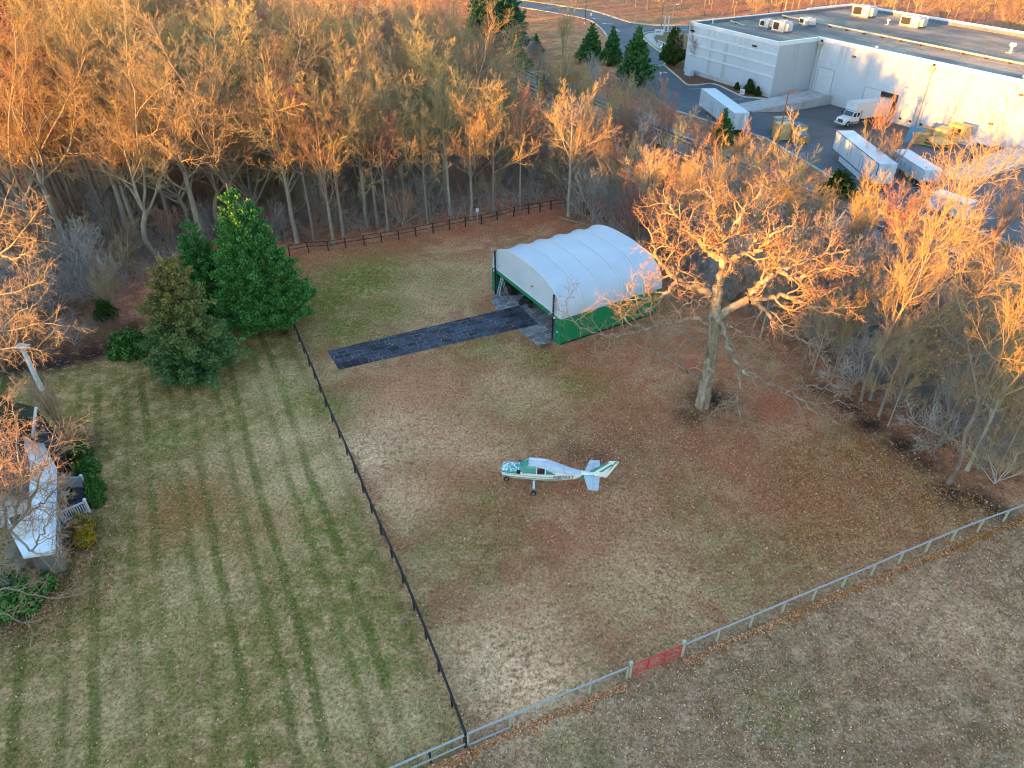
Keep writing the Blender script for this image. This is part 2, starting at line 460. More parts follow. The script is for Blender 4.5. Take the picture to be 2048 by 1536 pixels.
# ---------------------------------------------------------------- camera, sky, sun
cam = bpy.data.cameras.new('camera'); cam.sensor_width = 36.0; cam.lens = 36.0 * FPX / 2048
cam.clip_start = 0.5; cam.clip_end = 5000
co_ = bpy.data.objects.new('camera', cam); COL.objects.link(co_)
co_.location = (0, 0, CAM_H); co_.rotation_euler = (PI / 2 - PITCH, 0, 0)
SC.camera = co_
w = bpy.data.worlds.new('World'); SC.world = w; w.use_nodes = True
wn = w.node_tree
sky = wn.nodes.new('ShaderNodeTexSky'); sky.sky_type = 'NISHITA'; sky.sun_disc = False
sky.sun_elevation = SUN_EL; sky.sun_rotation = math.atan2(-SUN_S.x, -SUN_S.y)
sky.altitude = 60; sky.air_density = 1.0; sky.dust_density = 0.35; sky.ozone_density = 1.6
wn.links.new(sky.outputs[0], wn.nodes['Background'].inputs['Color'])
wn.nodes['Background'].inputs['Strength'].default_value = 0.15
sl = bpy.data.lights.new('sun', 'SUN'); sl.energy = 4.6; sl.angle = math.radians(0.5); sl.color = (1.0, 0.41, 0.05)
so = bpy.data.objects.new('sun', sl); COL.objects.link(so)
so.rotation_euler = Vector((SUN_S.x * math.cos(SUN_EL), SUN_S.y * math.cos(SUN_EL), -math.sin(SUN_EL))).to_track_quat('-Z', 'Y').to_euler()
so.location = (-60, -60, 80)
SC.view_settings.view_transform = 'Standard'; SC.view_settings.look = 'None'
SC.view_settings.exposure = 2.68; SC.view_settings.gamma = 1.0
SC.cycles.max_bounces = 6; SC.cycles.diffuse_bounces = 3; SC.cycles.glossy_bounces = 2
SC.cycles.transparent_max_bounces = 6
SC.cycles.use_denoising = True
SC.cycles.use_adaptive_sampling = False
SC.cycles.filter_width = 1.15

# ---------------------------------------------------------------- ground
PITX0, PITX1, PITY0, PITY1 = 6.4, 36.5, -13.0, 11.2          # the sunken dock yard, warehouse frame
def pit_z(x, y):
    t = np.clip((y - PITY0) / 15.0, 0, 1); t = t * t * (3 - 2 * t)
    wd = np.clip((PITX1 - x) / 8.0, 0, 1); wd = wd * wd * (3 - 2 * wd)
    return -1.15 * t * wd
WOOD_PX = [(-400, 800), (-60, 735), (90, 715), (200, 690), (262, 650), (330, 560), (470, 520), (590, 503), (732, 488), (860, 462), (1000, 437), (1110, 413),
           (1190, 440), (1290, 520), (1340, 600), (1460, 665), (1560, 715), (1660, 790), (1760, 850), (1850, 915), (1960, 985), (2120, 1010), (2500, 980)]
WOOD = [G(*p) for p in WOOD_PX] + [(300, 40, 0), (420, 900, 0), (-500, 900, 0), (-320, 60, 0)]
FENCE_A, FENCE_B = G(580, 640), G(932, 1490)
GREEN = [(720, 560, 7, 1), (650, 600, 5, 1), (770, 615, 4, .9), (690, 655, 4, .9), (870, 560, 6, .55), (1160, 770, 3, .6), (1080, 720, 3, .6), (600, 790, 3, .8),
         (650, 820, 3, .8), (640, 1060, 3, .7), (620, 990, 2, .8), (570, 770, 2.5, .9), (330, 880, 3, .7), (540, 1110, 2.5, .6), (740, 1320, 4, .6), (900, 1100, 4, .4),
         (420, 1180, 3, .5), (270, 870, 3, .5), (560, 860, 3, .5), (1050, 820, 4, .35), (960, 1010, 3, .4), (350, 1330, 4, .5), (1250, 1180, 3, .3), (1490, 1120, 4, .35),
         (680, 1180, 4, .5), (480, 800, 4, .5), (160, 1290, 4, .35), (1380, 1000, 3, .3), (1150, 1500, 2, .4), (1560, 1420, 2, .4), (960, 690, 4, .5)]
RED = [(370, 1010, 3.5, 1), (520, 1060, 3, .5), (330, 1070, 2, .7), (850, 770, 6, .7), (780, 800, 3, .6), (1010, 1000, 5, .5), (900, 960, 4, .6), (1200, 740, 5, .8), (1250, 830, 6, .7),
       (700, 495, 5, .9), (800, 480, 5, .8), (920, 455, 5, .9), (1060, 430, 6, 1), (1150, 1080, 6, .6), (1130, 960, 4, .7), (1330, 950, 6, .5), (1460, 900, 6, .7), (1150, 700, 3, .7),
       (590, 520, 5, .9), (1070, 650, 2, .8), (1300, 700, 4, .8), (1500, 980, 6, .5), (950, 850, 5, .4), (1600, 1000, 6, .5), (1400, 720, 5, .7), (1000, 600, 2, .8), (1560, 800, 4, .8)]
STRAW = [(570, 770, 3, 1), (800, 840, 5, .7), (890, 880, 5, .6), (720, 910, 4, .9), (1260, 1150, 3.5, .8), (1050, 1370, 3.5, 1), (990, 1320, 3.5, .8), (590, 970, 3, .9), (420, 1160, 3, .5),
         (640, 950, 3, .9), (820, 985, 3, .7), (560, 880, 3, .8), (620, 860, 3, .8), (480, 930, 4, .5), (800, 1440, 2.5, .7), (700, 1400, 3, .6), (850, 590, 6, .55), (940, 560, 6, .5),
         (1080, 1250, 3, .5), (660, 500, 6, .5), (200, 1400, 4, .4), (1920, 1250, 3, .5), (1250, 1000, 3, .4), (560, 1080, 2, .7), (1830, 1200, 4, .35), (1000, 780, 4, .5), (840, 780, 4, .6)]
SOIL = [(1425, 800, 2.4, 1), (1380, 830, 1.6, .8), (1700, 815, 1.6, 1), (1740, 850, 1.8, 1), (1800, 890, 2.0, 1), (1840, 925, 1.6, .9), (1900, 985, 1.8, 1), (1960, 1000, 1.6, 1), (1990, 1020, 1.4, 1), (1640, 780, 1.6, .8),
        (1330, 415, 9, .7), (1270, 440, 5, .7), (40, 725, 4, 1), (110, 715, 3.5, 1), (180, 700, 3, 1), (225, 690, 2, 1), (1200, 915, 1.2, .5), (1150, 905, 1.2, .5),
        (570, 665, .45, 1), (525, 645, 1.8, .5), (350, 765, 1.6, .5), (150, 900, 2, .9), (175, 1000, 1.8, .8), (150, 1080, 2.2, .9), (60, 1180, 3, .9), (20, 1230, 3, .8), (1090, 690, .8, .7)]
def build_ground():
    def axis(lo, hi, step, far, n):
        a = np.arange(lo, hi + 1e-6, step)
        g = np.geomspace(step * 1.6, far, n)
        return np.concatenate([(lo - g)[::-1], a, hi + g])
    xs = axis(-66, 70, 0.5, 1400, 26); ys = axis(8, 112, 0.5, 1600, 26)
    # keep the dock yard fine enough to sink
    X, Y = np.meshgrid(xs, ys)
    def blobs(lst):
        f = np.zeros(X.shape)
        for px, py, r, k in lst:
            gx, gy, _ = G(px, py)
            f = np.maximum(f, k * np.exp(-((X - gx) ** 2 + (Y - gy) ** 2) / (r * r)))
        return f
    g = np.maximum(blobs(GREEN), 0)
    left = soft_poly(X, Y, [FENCE_A, FENCE_B, (4, 2, 0), (-80, 2, 0), (-80, 60, 0), G(60, 735), G(250, 715), G(420, 690)], 2.0)
    g = np.maximum(g, left * 0.40)
    wood = soft_poly(X, Y, WOOD, 3.5)
    verge = np.maximum(soft_poly(X, Y, [G(*p) for p in ((1030, 10), (1110, 18), (1200, 60), (1235, 110), (1200, 140), (1060, 150), (1015, 100))], 6), soft_poly(X, Y, [G(*p) for p in ((1030, -25), (1110, 4), (1200, 20), (1300, 46), (1440, 50), (1440, 30), (1340, 30), (1290, 16), (1200, -20), (1100, -50))], 8))
    wood = wood * (1 - verge)
    d = seg_dist(X, Y, [G(-200, 780), G(30, 722), G(130, 712), G(215, 688), G(260, 650)])
    Z = np.zeros(X.shape)
    Z -= 0.7 * np.exp(-(d / 1.7) ** 2)
    lx, ly = wh_local(X, Y)
    Z = np.where((lx > PITX0 - 6) & (lx < PITX1 + 6) & (ly > PITY0 - 6) & (ly < PITY1 + 8), -2.6, Z)
    me = np_mesh('ground', np.stack([X, Y, Z], -1).reshape(-1, 3), _grid_faces(*X.shape), smooth=True)
    def attr(name, a):
        at = me.attributes.new(name, 'FLOAT', 'POINT'); at.data.foreach_set('value', a.ravel().astype(np.float32))
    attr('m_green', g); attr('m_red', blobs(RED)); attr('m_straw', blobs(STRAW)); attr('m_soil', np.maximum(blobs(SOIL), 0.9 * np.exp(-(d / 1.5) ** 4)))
    attr('m_wood', wood); attr('m_left', left)
    pad = soft_poly(X, Y, [G(935, 1490), G(1364, 1312), G(2048, 1030), G(2500, 860), (60, 5, 0), (-6, 5, 0), G(700, 1600)], 1.5)
    attr('m_pad', pad)
    m, nt, bs = new_mat('ground'); h = N(nt)
    def A(n):
        x = h.n('ShaderNodeAttribute', attribute_name=n); return x.outputs['Fac']
    p = h.pos()
    n1 = h.noise(p, 0.16, 6, 0.62, 0.5); n2 = h.noise(p, 0.75, 6, 0.68, 0.4); n3 = h.noise(p, 4.5, 5, 0.7); n4 = h.noise(p, 22.0, 4, 0.75)
    nb = h.noise(p, 1.7, 5, 0.65)
    c = h.ramp(n1, [(0.34, (0.088, 0.076, 0.038)), (0.50, (0.150, 0.114, 0.066)), (0.64, (0.225, 0.172, 0.108))])
    c = h.mix(h.ramp(n2, [(0.44, 0.0), (0.64, 0.8)]), c, (0.240, 0.188, 0.118))
    c = h.mix(h.ramp(h.noise(p, 0.33, 5, 0.65, 0.6), [(0.47, 0.0), (0.58, 0.85)]), c, (0.155, 0.082, 0.055))
    # lawn left of the black fence: greener, mown in lanes that run along the fence
    c = h.mix(h.math('MULTIPLY', A('m_left'), 0.62), c, h.ramp(n2, [(0.36, (0.082, 0.082, 0.028)), (0.48, (0.158, 0.134, 0.064)), (0.60, (0.300, 0.228, 0.140))]))
    # open field past the wire fence: greyer, trodden
    c = h.mix(h.math('MULTIPLY', A('m_pad'), 0.7), c, h.ramp(n2, [(0.34, (0.080, 0.071, 0.052)), (0.50, (0.150, 0.127, 0.094)), (0.66, (0.230, 0.194, 0.148))]))
    c = h.mix(h.math('MULTIPLY', A('m_straw'), h.ramp(nb, [(0.34, 0.0), (0.52, 1.0)])), c, (0.400, 0.315, 0.215))
    c = h.mix(h.math('MULTIPLY', A('m_red'), h.ramp(nb, [(0.30, 0.30), (0.52, 1.0)])), c, (0.180, 0.076, 0.046))
    dx, dy = FENCE_A[0] - FENCE_B[0], FENCE_A[1] - FENCE_B[1]
    L = math.hypot(dx, dy); nx, ny = dy / L, -dx / L
    sep = h.n('ShaderNodeSeparateXYZ'); h.l(p, sep.inputs[0])
    u = h.math('ADD', h.math('MULTIPLY', sep.outputs[0], nx), h.math('MULTIPLY', sep.outputs[1], ny))
    u = h.math('ADD', u, h.math('MULTIPLY', h.noise(p, 0.06, 2), 1.6))
    u = h.math('ADD', u, h.math('MULTIPLY', n2, 0.25))
    wv = h.math('ADD', h.math('MULTIPLY', h.math('SINE', h.math('MULTIPLY', u, 2 * PI / 1.9)), 0.6), h.math('MULTIPLY', h.math('SINE', h.math('MULTIPLY', u, 2 * PI / 1.27)), 0.45))
    lane = h.ramp(h.math('MULTIPLY_ADD', wv, 0.5, 0.5), [(0.48, 0.0), (0.86, 1.0)])
    lane = h.math('MULTIPLY', lane, h.ramp(h.noise(p, 0.10, 3, 0.5), [(0.36, 0.2), (0.56, 1.0)]))
    lane = h.math('MULTIPLY', lane, h.math('MULTIPLY', A('m_left'), h.ramp(nb, [(0.26, 0.30), (0.54, 0.80)])))
    c = h.mix(lane, c, (0.045, 0.056, 0.019))
    # the lanes of the plot behind the drive run along it
    c = h.mix(h.math('MULTIPLY', A('m_green'), h.ramp(nb, [(0.36, 0.10), (0.56, 1.0)])), c, h.ramp(n3, [(0.3, (0.030, 0.062, 0.010)), (0.7, (0.075, 0.135, 0.018))]))
    # bare soil, leaf mould of the wood
    lit = h.ramp(n2, [(0.32, (0.095, 0.066, 0.048)), (0.50, (0.175, 0.100, 0.068)), (0.66, (0.260, 0.165, 0.115))])
    c = h.mix(h.math('MULTIPLY', A('m_wood'), 0.93), c, lit)
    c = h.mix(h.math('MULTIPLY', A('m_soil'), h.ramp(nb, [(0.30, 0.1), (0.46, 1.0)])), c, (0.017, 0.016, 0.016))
    c = h.mix(1.0, c, h.ramp(n3, [(0.30, 0.50), (0.70, 1.50)]), 'MULTIPLY')
    c = h.mix(1.0, c, h.ramp(n4, [(0.28, 0.50), (0.72, 1.55)]), 'MULTIPLY')
    c = h.mix(1.0, c, (2.45, 1.86, 1.56), 'MULTIPLY')
    h.l(c, bs.inputs['Base Color']); bs.inputs['Roughness'].default_value = 1.0; bs.inputs['Specular IOR Level'].default_value = 0.0
    h.bump(h.math('MULTIPLY_ADD', n4, 0.6, n3), bs, 0.9, 0.12)
    me.materials.append(m)
    tag(add_obj('ground', me), kind='structure')
def _grid_faces(ny, nx):
    i = (np.arange(ny - 1)[:, None] * nx + np.arange(nx - 1)[None]).ravel()
    return np.stack([i, i + 1, i + nx + 1, i + nx], -1)
build_ground()

def sheet(name, pts, z, mat, kind='structure'):
    o = MB().flat(pts, z).build(name, mat)
    return tag(o, kind=kind) if kind else o
def ribbon(mb, line, wd, z0, z1, m=0, closed=False):
    """a kerb or painted line: rectangular section swept along LINE"""
    pts = [Vector((p[0], p[1], 0)) for p in line]
    n = len(pts); rings = []
    for i, p in enumerate(pts):
        a = pts[i - 1] if (i > 0 or closed) else p
        b = pts[(i + 1) % n] if (i < n - 1 or closed) else p
        t = (b - a).normalized(); s = Vector((-t.y, t.x, 0)) * (wd / 2)
        rings.append([(p.x - s.x, p.y - s.y, z0), (p.x - s.x, p.y - s.y, z1), (p.x + s.x, p.y + s.y, z1), (p.x + s.x, p.y + s.y, z0)])
    if closed: rings.append(rings[0])
    mb.loft(rings, m, closed=True, caps=not closed)
    return mb
def smooth_line(pts, k=4):
    """Catmull-Rom through pts"""
    out = []
    P = [Vector(p[:2]) for p in pts]
    P = [2 * P[0] - P[1]] + P + [2 * P[-1] - P[-2]]
    for i in range(1, len(P) - 2):
        for j in range(k):
            t = j / k
            a, b, c, d = P[i - 1], P[i], P[i + 1], P[i + 2]
            q = 0.5 * ((2 * b) + (c - a) * t + (2 * a - 5 * b + 4 * c - d) * t * t + (3 * b - a - 3 * c + d) * t ** 3)
            out.append((q.x, q.y))
    out.append(tuple(P[-2]))
    return out
# ---------------------------------------------------------------- road and yard
def z4(x, y): return G(1020 + x * 0.205, y * 0.205)[:2]
upper = [G(985, -10)[:2]] + [z4(*p) for p in ((80, -4), (240, 20), (420, 47), (600, 76), (750, 97), (860, 122), (960, 152), (1050, 182), (1180, 222), (1300, 240), (1440, 250), (1770, 254))]
upper = smooth_line(upper, 4)
lower = [z4(*p) for p in ((-60, 40), (75, 66), (240, 94), (400, 120), (520, 142), (640, 163), (770, 196), (850, 245), (930, 330), (1040, 520), (1180, 720), (1300, 850))]
lower = smooth_line(lower, 3)
edge_left = [G(1352, 222)[:2], G(1426, 245)[:2], G(1531, 277)[:2], G(1600, 318)[:2], G(1690, 372)[:2], G(1780, 410)[:2], G(1850, 432)[:2], G(1942, 458)[:2], G(1990, 478)[:2], G(2140, 540)[:2]]
yard_pts = upper + [wh(-22, 30)[:2], wh(-22, 6)[:2], wh(PITX0, 6)[:2], wh(PITX0, PITY0)[:2], wh(PITX1, PITY0)[:2], wh(PITX1, 13)[:2], wh(90, 13)[:2], wh(90, -30)[:2]] + edge_left[::-1] + lower[::-1]
sheet('road', yard_pts, 0.02, M['asphalt'])
# dock pit: the yard falls towards the doors
nx_, ny_ = 40, 34
lx = np.linspace(PITX0, PITX1, nx_); ly = np.linspace(PITY0, PITY1 + 0.1, ny_)
LX, LY = np.meshgrid(lx, ly)
LZ = pit_z(LX, LY) + 0.02
PX = WB[0] + WE[0] * LX + WN[0] * LY; PY = WB[1] + WE[1] * LX + WN[1] * LY
tag(add_obj('dock_yard_pavement', np_mesh('dock_yard_pavement', np.stack([PX, PY, LZ], -1).reshape(-1, 3), _grid_faces(ny_, nx_), smooth=True, mats=[M['asphalt_old']])), kind='structure')
mb = MB(); ribbon(mb, upper, 0.55, -0.05, 0.17, 0)
tag(mb.build('kerb', M['yellow_paint']), kind='structure')
mb = MB(); ribbon(mb, [(x - 0.2, y + 0.9) for x, y in upper[10:]], 1.1, -0.05, 0.14)
tag(mb.build('gutter_kerb', M['kerb']), kind='structure')
mb = MB(); ribbon(mb, lower[:28], 0.4, -0.05, 0.15)
tag(mb.build('kerb', M['kerb']), kind='structure')
mb = MB(); ribbon(mb, edge_left, 0.35, -0.05, 0.16)
tag(mb.build('kerb', M['kerb']), kind='structure')
# traffic island with its walk, railing bed and grass
isl = [z4(*p) for p in ((1282, 352), (1300, 330), (1345, 318), (1420, 314), (1500, 318), (1600, 308), (1650, 335), (1740, 350), (1760, 480), (1700, 520), (1580, 532), (1490, 515), (1420, 478), (1340, 412))]
isl_s = smooth_line(isl + [isl[0]], 3)[:-1]
sheet('island_grass', isl_s, 0.13, M['grass_plain'])
mb = MB(); ribbon(mb, isl_s, 0.5, -0.05, 0.165, closed=True); tag(mb.build('island_kerb', M['kerb']), kind='structure')
inner = [z4(*p) for p in ((1300, 350), (1355, 400), (1440, 462), (1500, 492), (1590, 508), (1590, 522), (1490, 505), (1425, 468), (1345, 405), (1292, 355))]
walk = [z4(*p) for p in ((1335, 335), (1420, 322), (1432, 345), (1400, 370), (1425, 420), (1470, 470), (1600, 490), (1600, 515), (1490, 500), (1420, 465), (1340, 395), (1310, 352))]
sheet('island_walk', walk, 0.155, M['concrete'])
mb = MB(); ribbon(mb, smooth_line([z4(*p) for p in ((1300, 372), (1345, 420), (1420, 482), (1450, 500))], 3), 0.30, 0.10, 0.19); tag(mb.build('yellow_kerb', M['yellow_paint']), kind='structure')
# planting bed along the warehouse
bed = [wh(*p)[:2] for p in ((-37.0, 3.0), (-35, 0.6), (-32.6, -0.6), (-28, -2.6), (-22, -5.2), (-17.6, -7.2), (-16.2, -7.3), (-15.4, -5.5), (-14.4, -1.9), (-8, -3.0), (-3.2, -3.9), (-1.4, -2.6), (0.5, -1.0), (-0.1, 0.3), (-26.5, 0.3), (-27.5, 6), (-36, 6))]
sheet('planting_bed', bed, 0.13, M['mulch'])
mb = MB(); ribbon(mb, smooth_line(bed[:13], 3), 0.4, -0.05, 0.165); tag(mb.build('bed_kerb', M['kerb']), kind='structure')
mb = MB(); ribbon(mb, smooth_line(bed[1:7], 3), 0.22, 0.11, 0.185); tag(mb.build('yellow_kerb', M['yellow_paint']), kind='structure')
def marking(name, pts, z=0.026): return tag(MB().flat(pts, z).build(name, M['road_paint']), kind='structure')
def line_mark(name, a, b, wd, z=0.026):
    mb = MB(); a, b = Vector(a), Vector(b); t = (b - a).normalized(); s = Vector((-t.y, t.x)) * (wd / 2)
    return marking(name, [tuple(a - s), tuple(b - s), tuple(b + s), tuple(a + s)], z)
line_mark('stop_line', z4(1385, 640), z4(1530, 634), 0.5)
def arrow(name, c, ang, s, turn=0):
    pts = [(-.12, -1.4), (.12, -1.4), (.12, .3), (.5, .3), (0, 1.3), (-.5, .3), (-.12, .3)]
    if turn: pts = [(-.12, -1.4), (.12, -1.4), (.12, .15), (.8, .15), (.8, -.3), (1.5, .3), (.8, .9), (.8, .45), (-.12, .45)]
    ca, sa = math.cos(ang), math.sin(ang)
    marking(name, [(c[0] + s * (ca * x - sa * y), c[1] + s * (sa * x + ca * y)) for x, y in pts])
arrow('lane_arrow', z4(1470, 708), -0.15, 1.1, 1)
arrow('lane_arrow', z4(840, 182), 0.9, 1.3); arrow('lane_arrow', z4(945, 231), 1.2, 1.4); arrow('lane_arrow', z4(1025, 300), 0.8, 1.4, 1)
marking('hatched_apron', [z4(*p) for p in ((1190, 395), (1235, 410), (1255, 440), (1310, 470), (1325, 500), (1350, 540), (1330, 556), (1270, 540), (1235, 500), (1210, 450))])
line_mark('lane_line', z4(1640, 265), z4(1735, 266), 0.3); line_mark('lane_line', z4(1610, 286), z4(1740, 292), 0.3)
for a, b in (((-12.2, -5.5), (-13.6, -9.8)), ((-1.9, -5.0), (-3.0, -8.6))): line_mark('bay_line', wh(*a)[:2], wh(*b)[:2], 0.12)
for k in range(5): line_mark('bay_line', wh(49 + 3.2 * k, -16)[:2], wh(47.5 + 3.2 * k, -21)[:2], 0.12)
# ---------------------------------------------------------------- railway
T1 = [(930, 100), (983, 116), (1084, 163), (1300, 258), (1558, 370), (1646, 406), (1828, 487), (1950, 539), (2048, 585)]
T2 = [(923, 117), (1006, 150), (1058, 175), (1300, 287), (1385, 326), (1444, 364), (1547, 415), (1637, 458), (1813, 524), (1907, 574), (2036, 628)]
def track_fit(px):
    P = np.array([G(*p)[:2] for p in px]); return np.polyfit(P[:, 1], P[:, 0], 2)
F1, F2 = track_fit(T1), track_fit(T2)
FM = (F1 + F2) / 2
ys_ = np.linspace(20, 330, 63)
bal = [(float(np.polyval(FM, y)), float(y)) for y in ys_]
ball, nt_, bs_ = new_mat('ballast'); h_ = N(nt_)
p_ = h_.pos(); a_ = h_.noise(p_, 5, 5, 0.7)
h_.l(h_.mix(h_.ramp(h_.noise(p_, 0.2, 4), [(0.4, 0.0), (0.65, 0.8)]), h_.ramp(a_, [(0.3, (0.11, 0.10, 0.10)), (0.7, (0.25, 0.225, 0.215))]), h_.ramp(a_, [(0.3, (0.10, 0.075, 0.06)), (0.7, (0.20, 0.15, 0.125))])), bs_.inputs['Base Color'])
bs_.inputs['Roughness'].default_value = 0.95; h_.bump(a_, bs_, 0.8, 0.1)
rings = []
for i, (x, y) in enumerate(bal):
    t = Vector((bal[min(i + 1, 62)][0] - bal[max(i - 1, 0)][0], bal[min(i + 1, 62)][1] - bal[max(i - 1, 0)][1])).normalized(); s = Vector((t.y, -t.x))
    rings.append([(x + s.x * o, y + s.y * o, z) for o, z in ((-7.2, -0.05), (-5.0, 0.42), (5.0, 0.42), (7.2, -0.05))])
tag(MB().loft(rings, closed=False).build('track_bed', ball), kind='structure')
def rail_track(F, label):
    root = empty('railway_track', (0, 0, 0), 0, label, 'railway track', 'railway tracks along the wood')
    sl_ = MB(); lines = {-1: [], 1: []}
    y = 22.0
    prev = None
    while y < 320:
        x = float(np.polyval(F, y)); t = Vector((float(2 * F[0] * y + F[1]), 1.0)).normalized(); s = Vector((t.y, -t.x))
        sl_.beam((x - s.x * 1.3, y - s.y * 1.3, 0.47), (x + s.x * 1.3, y + s.y * 1.3, 0.47), 0.25, 0.14)
        y += 0.75 * t.y
    sl_.build('sleeper_row', M['stone'], root)['kind'] = 'stuff'
    for sd in (-1, 1):
        r = MB(); pts = []
        for y in np.linspace(21, 321, 76):
            x = float(np.polyval(F, y)); t = Vector((float(2 * F[0] * y + F[1]), 1.0)).normalized(); s = Vector((t.y, -t.x))
            pts.append((x + s.x * sd * 0.75, y + s.y * sd * 0.75))
        ribbon(r, pts, 0.13, 0.54, 0.70)
        r.build('rail', M['steel'], root)
rail_track(F1, 'railway track nearer the warehouse, pale steel rails on dark sleepers')
rail_track(F2, 'railway track nearer the field and oak, pale steel rails on dark sleepers')

# ---------------------------------------------------------------- far woods behind the camera (they throw the evening shade) and beyond the road
def tree_mass(name, pts, seed, mat, kind='stuff', label=None):
    """many overlapping ragged crowns, one mass; pts: (x, y, height, radius)"""
    rng = np.random.default_rng(seed)
    base = MB().sphere((0, 0, 0), 1.0, n=14, k=9)
    bv = np.array(base.v); bf4 = np.array([f for f in base.f if len(f) == 4]); bf3 = np.array([f for f in base.f if len(f) == 3])
    V, F4, F3 = [], [], []
    n = 0
    for x, y, hh, r in pts:
        v = bv * (1 + 0.22 * rng.normal(size=(len(bv), 1)))
        v = v * (r, r, hh * 0.5) + (x, y, hh * 0.5)
        V.append(v); F4.append(bf4 + n); F3.append(bf3 + n); n += len(bv)
    o = add_obj(name, np_mesh(name, np.concatenate(V), [np.concatenate(F4), np.concatenate(F3)], mats=[mat]))
    return tag(o, label, None, None, kind)
rng = np.random.default_rng(5)
pts = []
SN = Vector((SUN_S.y, -SUN_S.x))
for i in range(260):
    l = -330 + 420 * (i + rng.random()) / 260
    a = -126 - 24 * rng.random()
    hh = float(np.interp(l, [-330, -120, -98, -67, -30, -14, 90], [21.5, 21.5, 25.0, 26.5, 27.5, 32.5, 32.5])) - .5 + 0.9 * rng.normal()
    pts.append((SUN_S.x * a + SN.x * l, SUN_S.y * a + SN.y * l, hh, 4.6 + 1.2 * rng.random()))
M['far_wood'] = flat_mat('far_wood', (0.08, 0.06, 0.045), 0.95, var=0.5, scale=0.4)
tree_mass('woods', pts, 6, M['far_wood'])
# ---------------------------------------------------------------- drive, apron and hangar
HN, HF, HR = G(1119, 690), G(986, 580), G(1313, 635)          # near, far front corner, rear corner of the near side
HW = math.hypot(HF[0] - HN[0], HF[1] - HN[1]); HD = 12.4
HA = math.atan2(HN[0] - HF[0], HF[1] - HN[1])                   # x of the hangar frame = into the hangar
def hg(x, y, z=0.0):
    return (HN[0] + math.cos(HA) * x - math.sin(HA) * y, HN[1] + math.sin(HA) * x + math.cos(HA) * y, z)
d0, d1, d2, d3 = [G(*p) for p in ((655, 702), (678, 740), (1077, 649), (1040, 611))]
da = math.atan2(d2[1] - d1[1], d2[0] - d1[0])
def local_sheet(name, pts, org, ang, z, mat):
    c, s = math.cos(-ang), math.sin(-ang)
    o = MB().flat([((p[0] - org[0]) * c - (p[1] - org[1]) * s, (p[0] - org[0]) * s + (p[1] - org[1]) * c) for p in pts], 0).build(name, mat)
    o.location = (org[0], org[1], z); o.rotation_euler = (0, 0, ang)
    return tag(o, kind='structure')
local_sheet('driveway', [d1, d2, d3, d0], d1, da, 0.02, M['slate_paver'])
ap = [hg(-2.1, 1.2), hg(-2.1, HW - 1.3), hg(6.5, HW - 0.7), hg(6.5, 0.6), hg(-0.3, 0.6)]
ap = [hg(-1.9, 1.1), hg(-2.2, HW * 0.55), hg(-1.5, HW * 0.83), hg(-0.4, HW * 0.93), hg(1.0, HW - 0.8), hg(10, HW - 0.8), hg(10, 0.7), hg(0, 0.7), hg(-0.5, 0.75)]
local_sheet('paved_apron', ap, HN, HA, 0.012, M['grey_paver'])

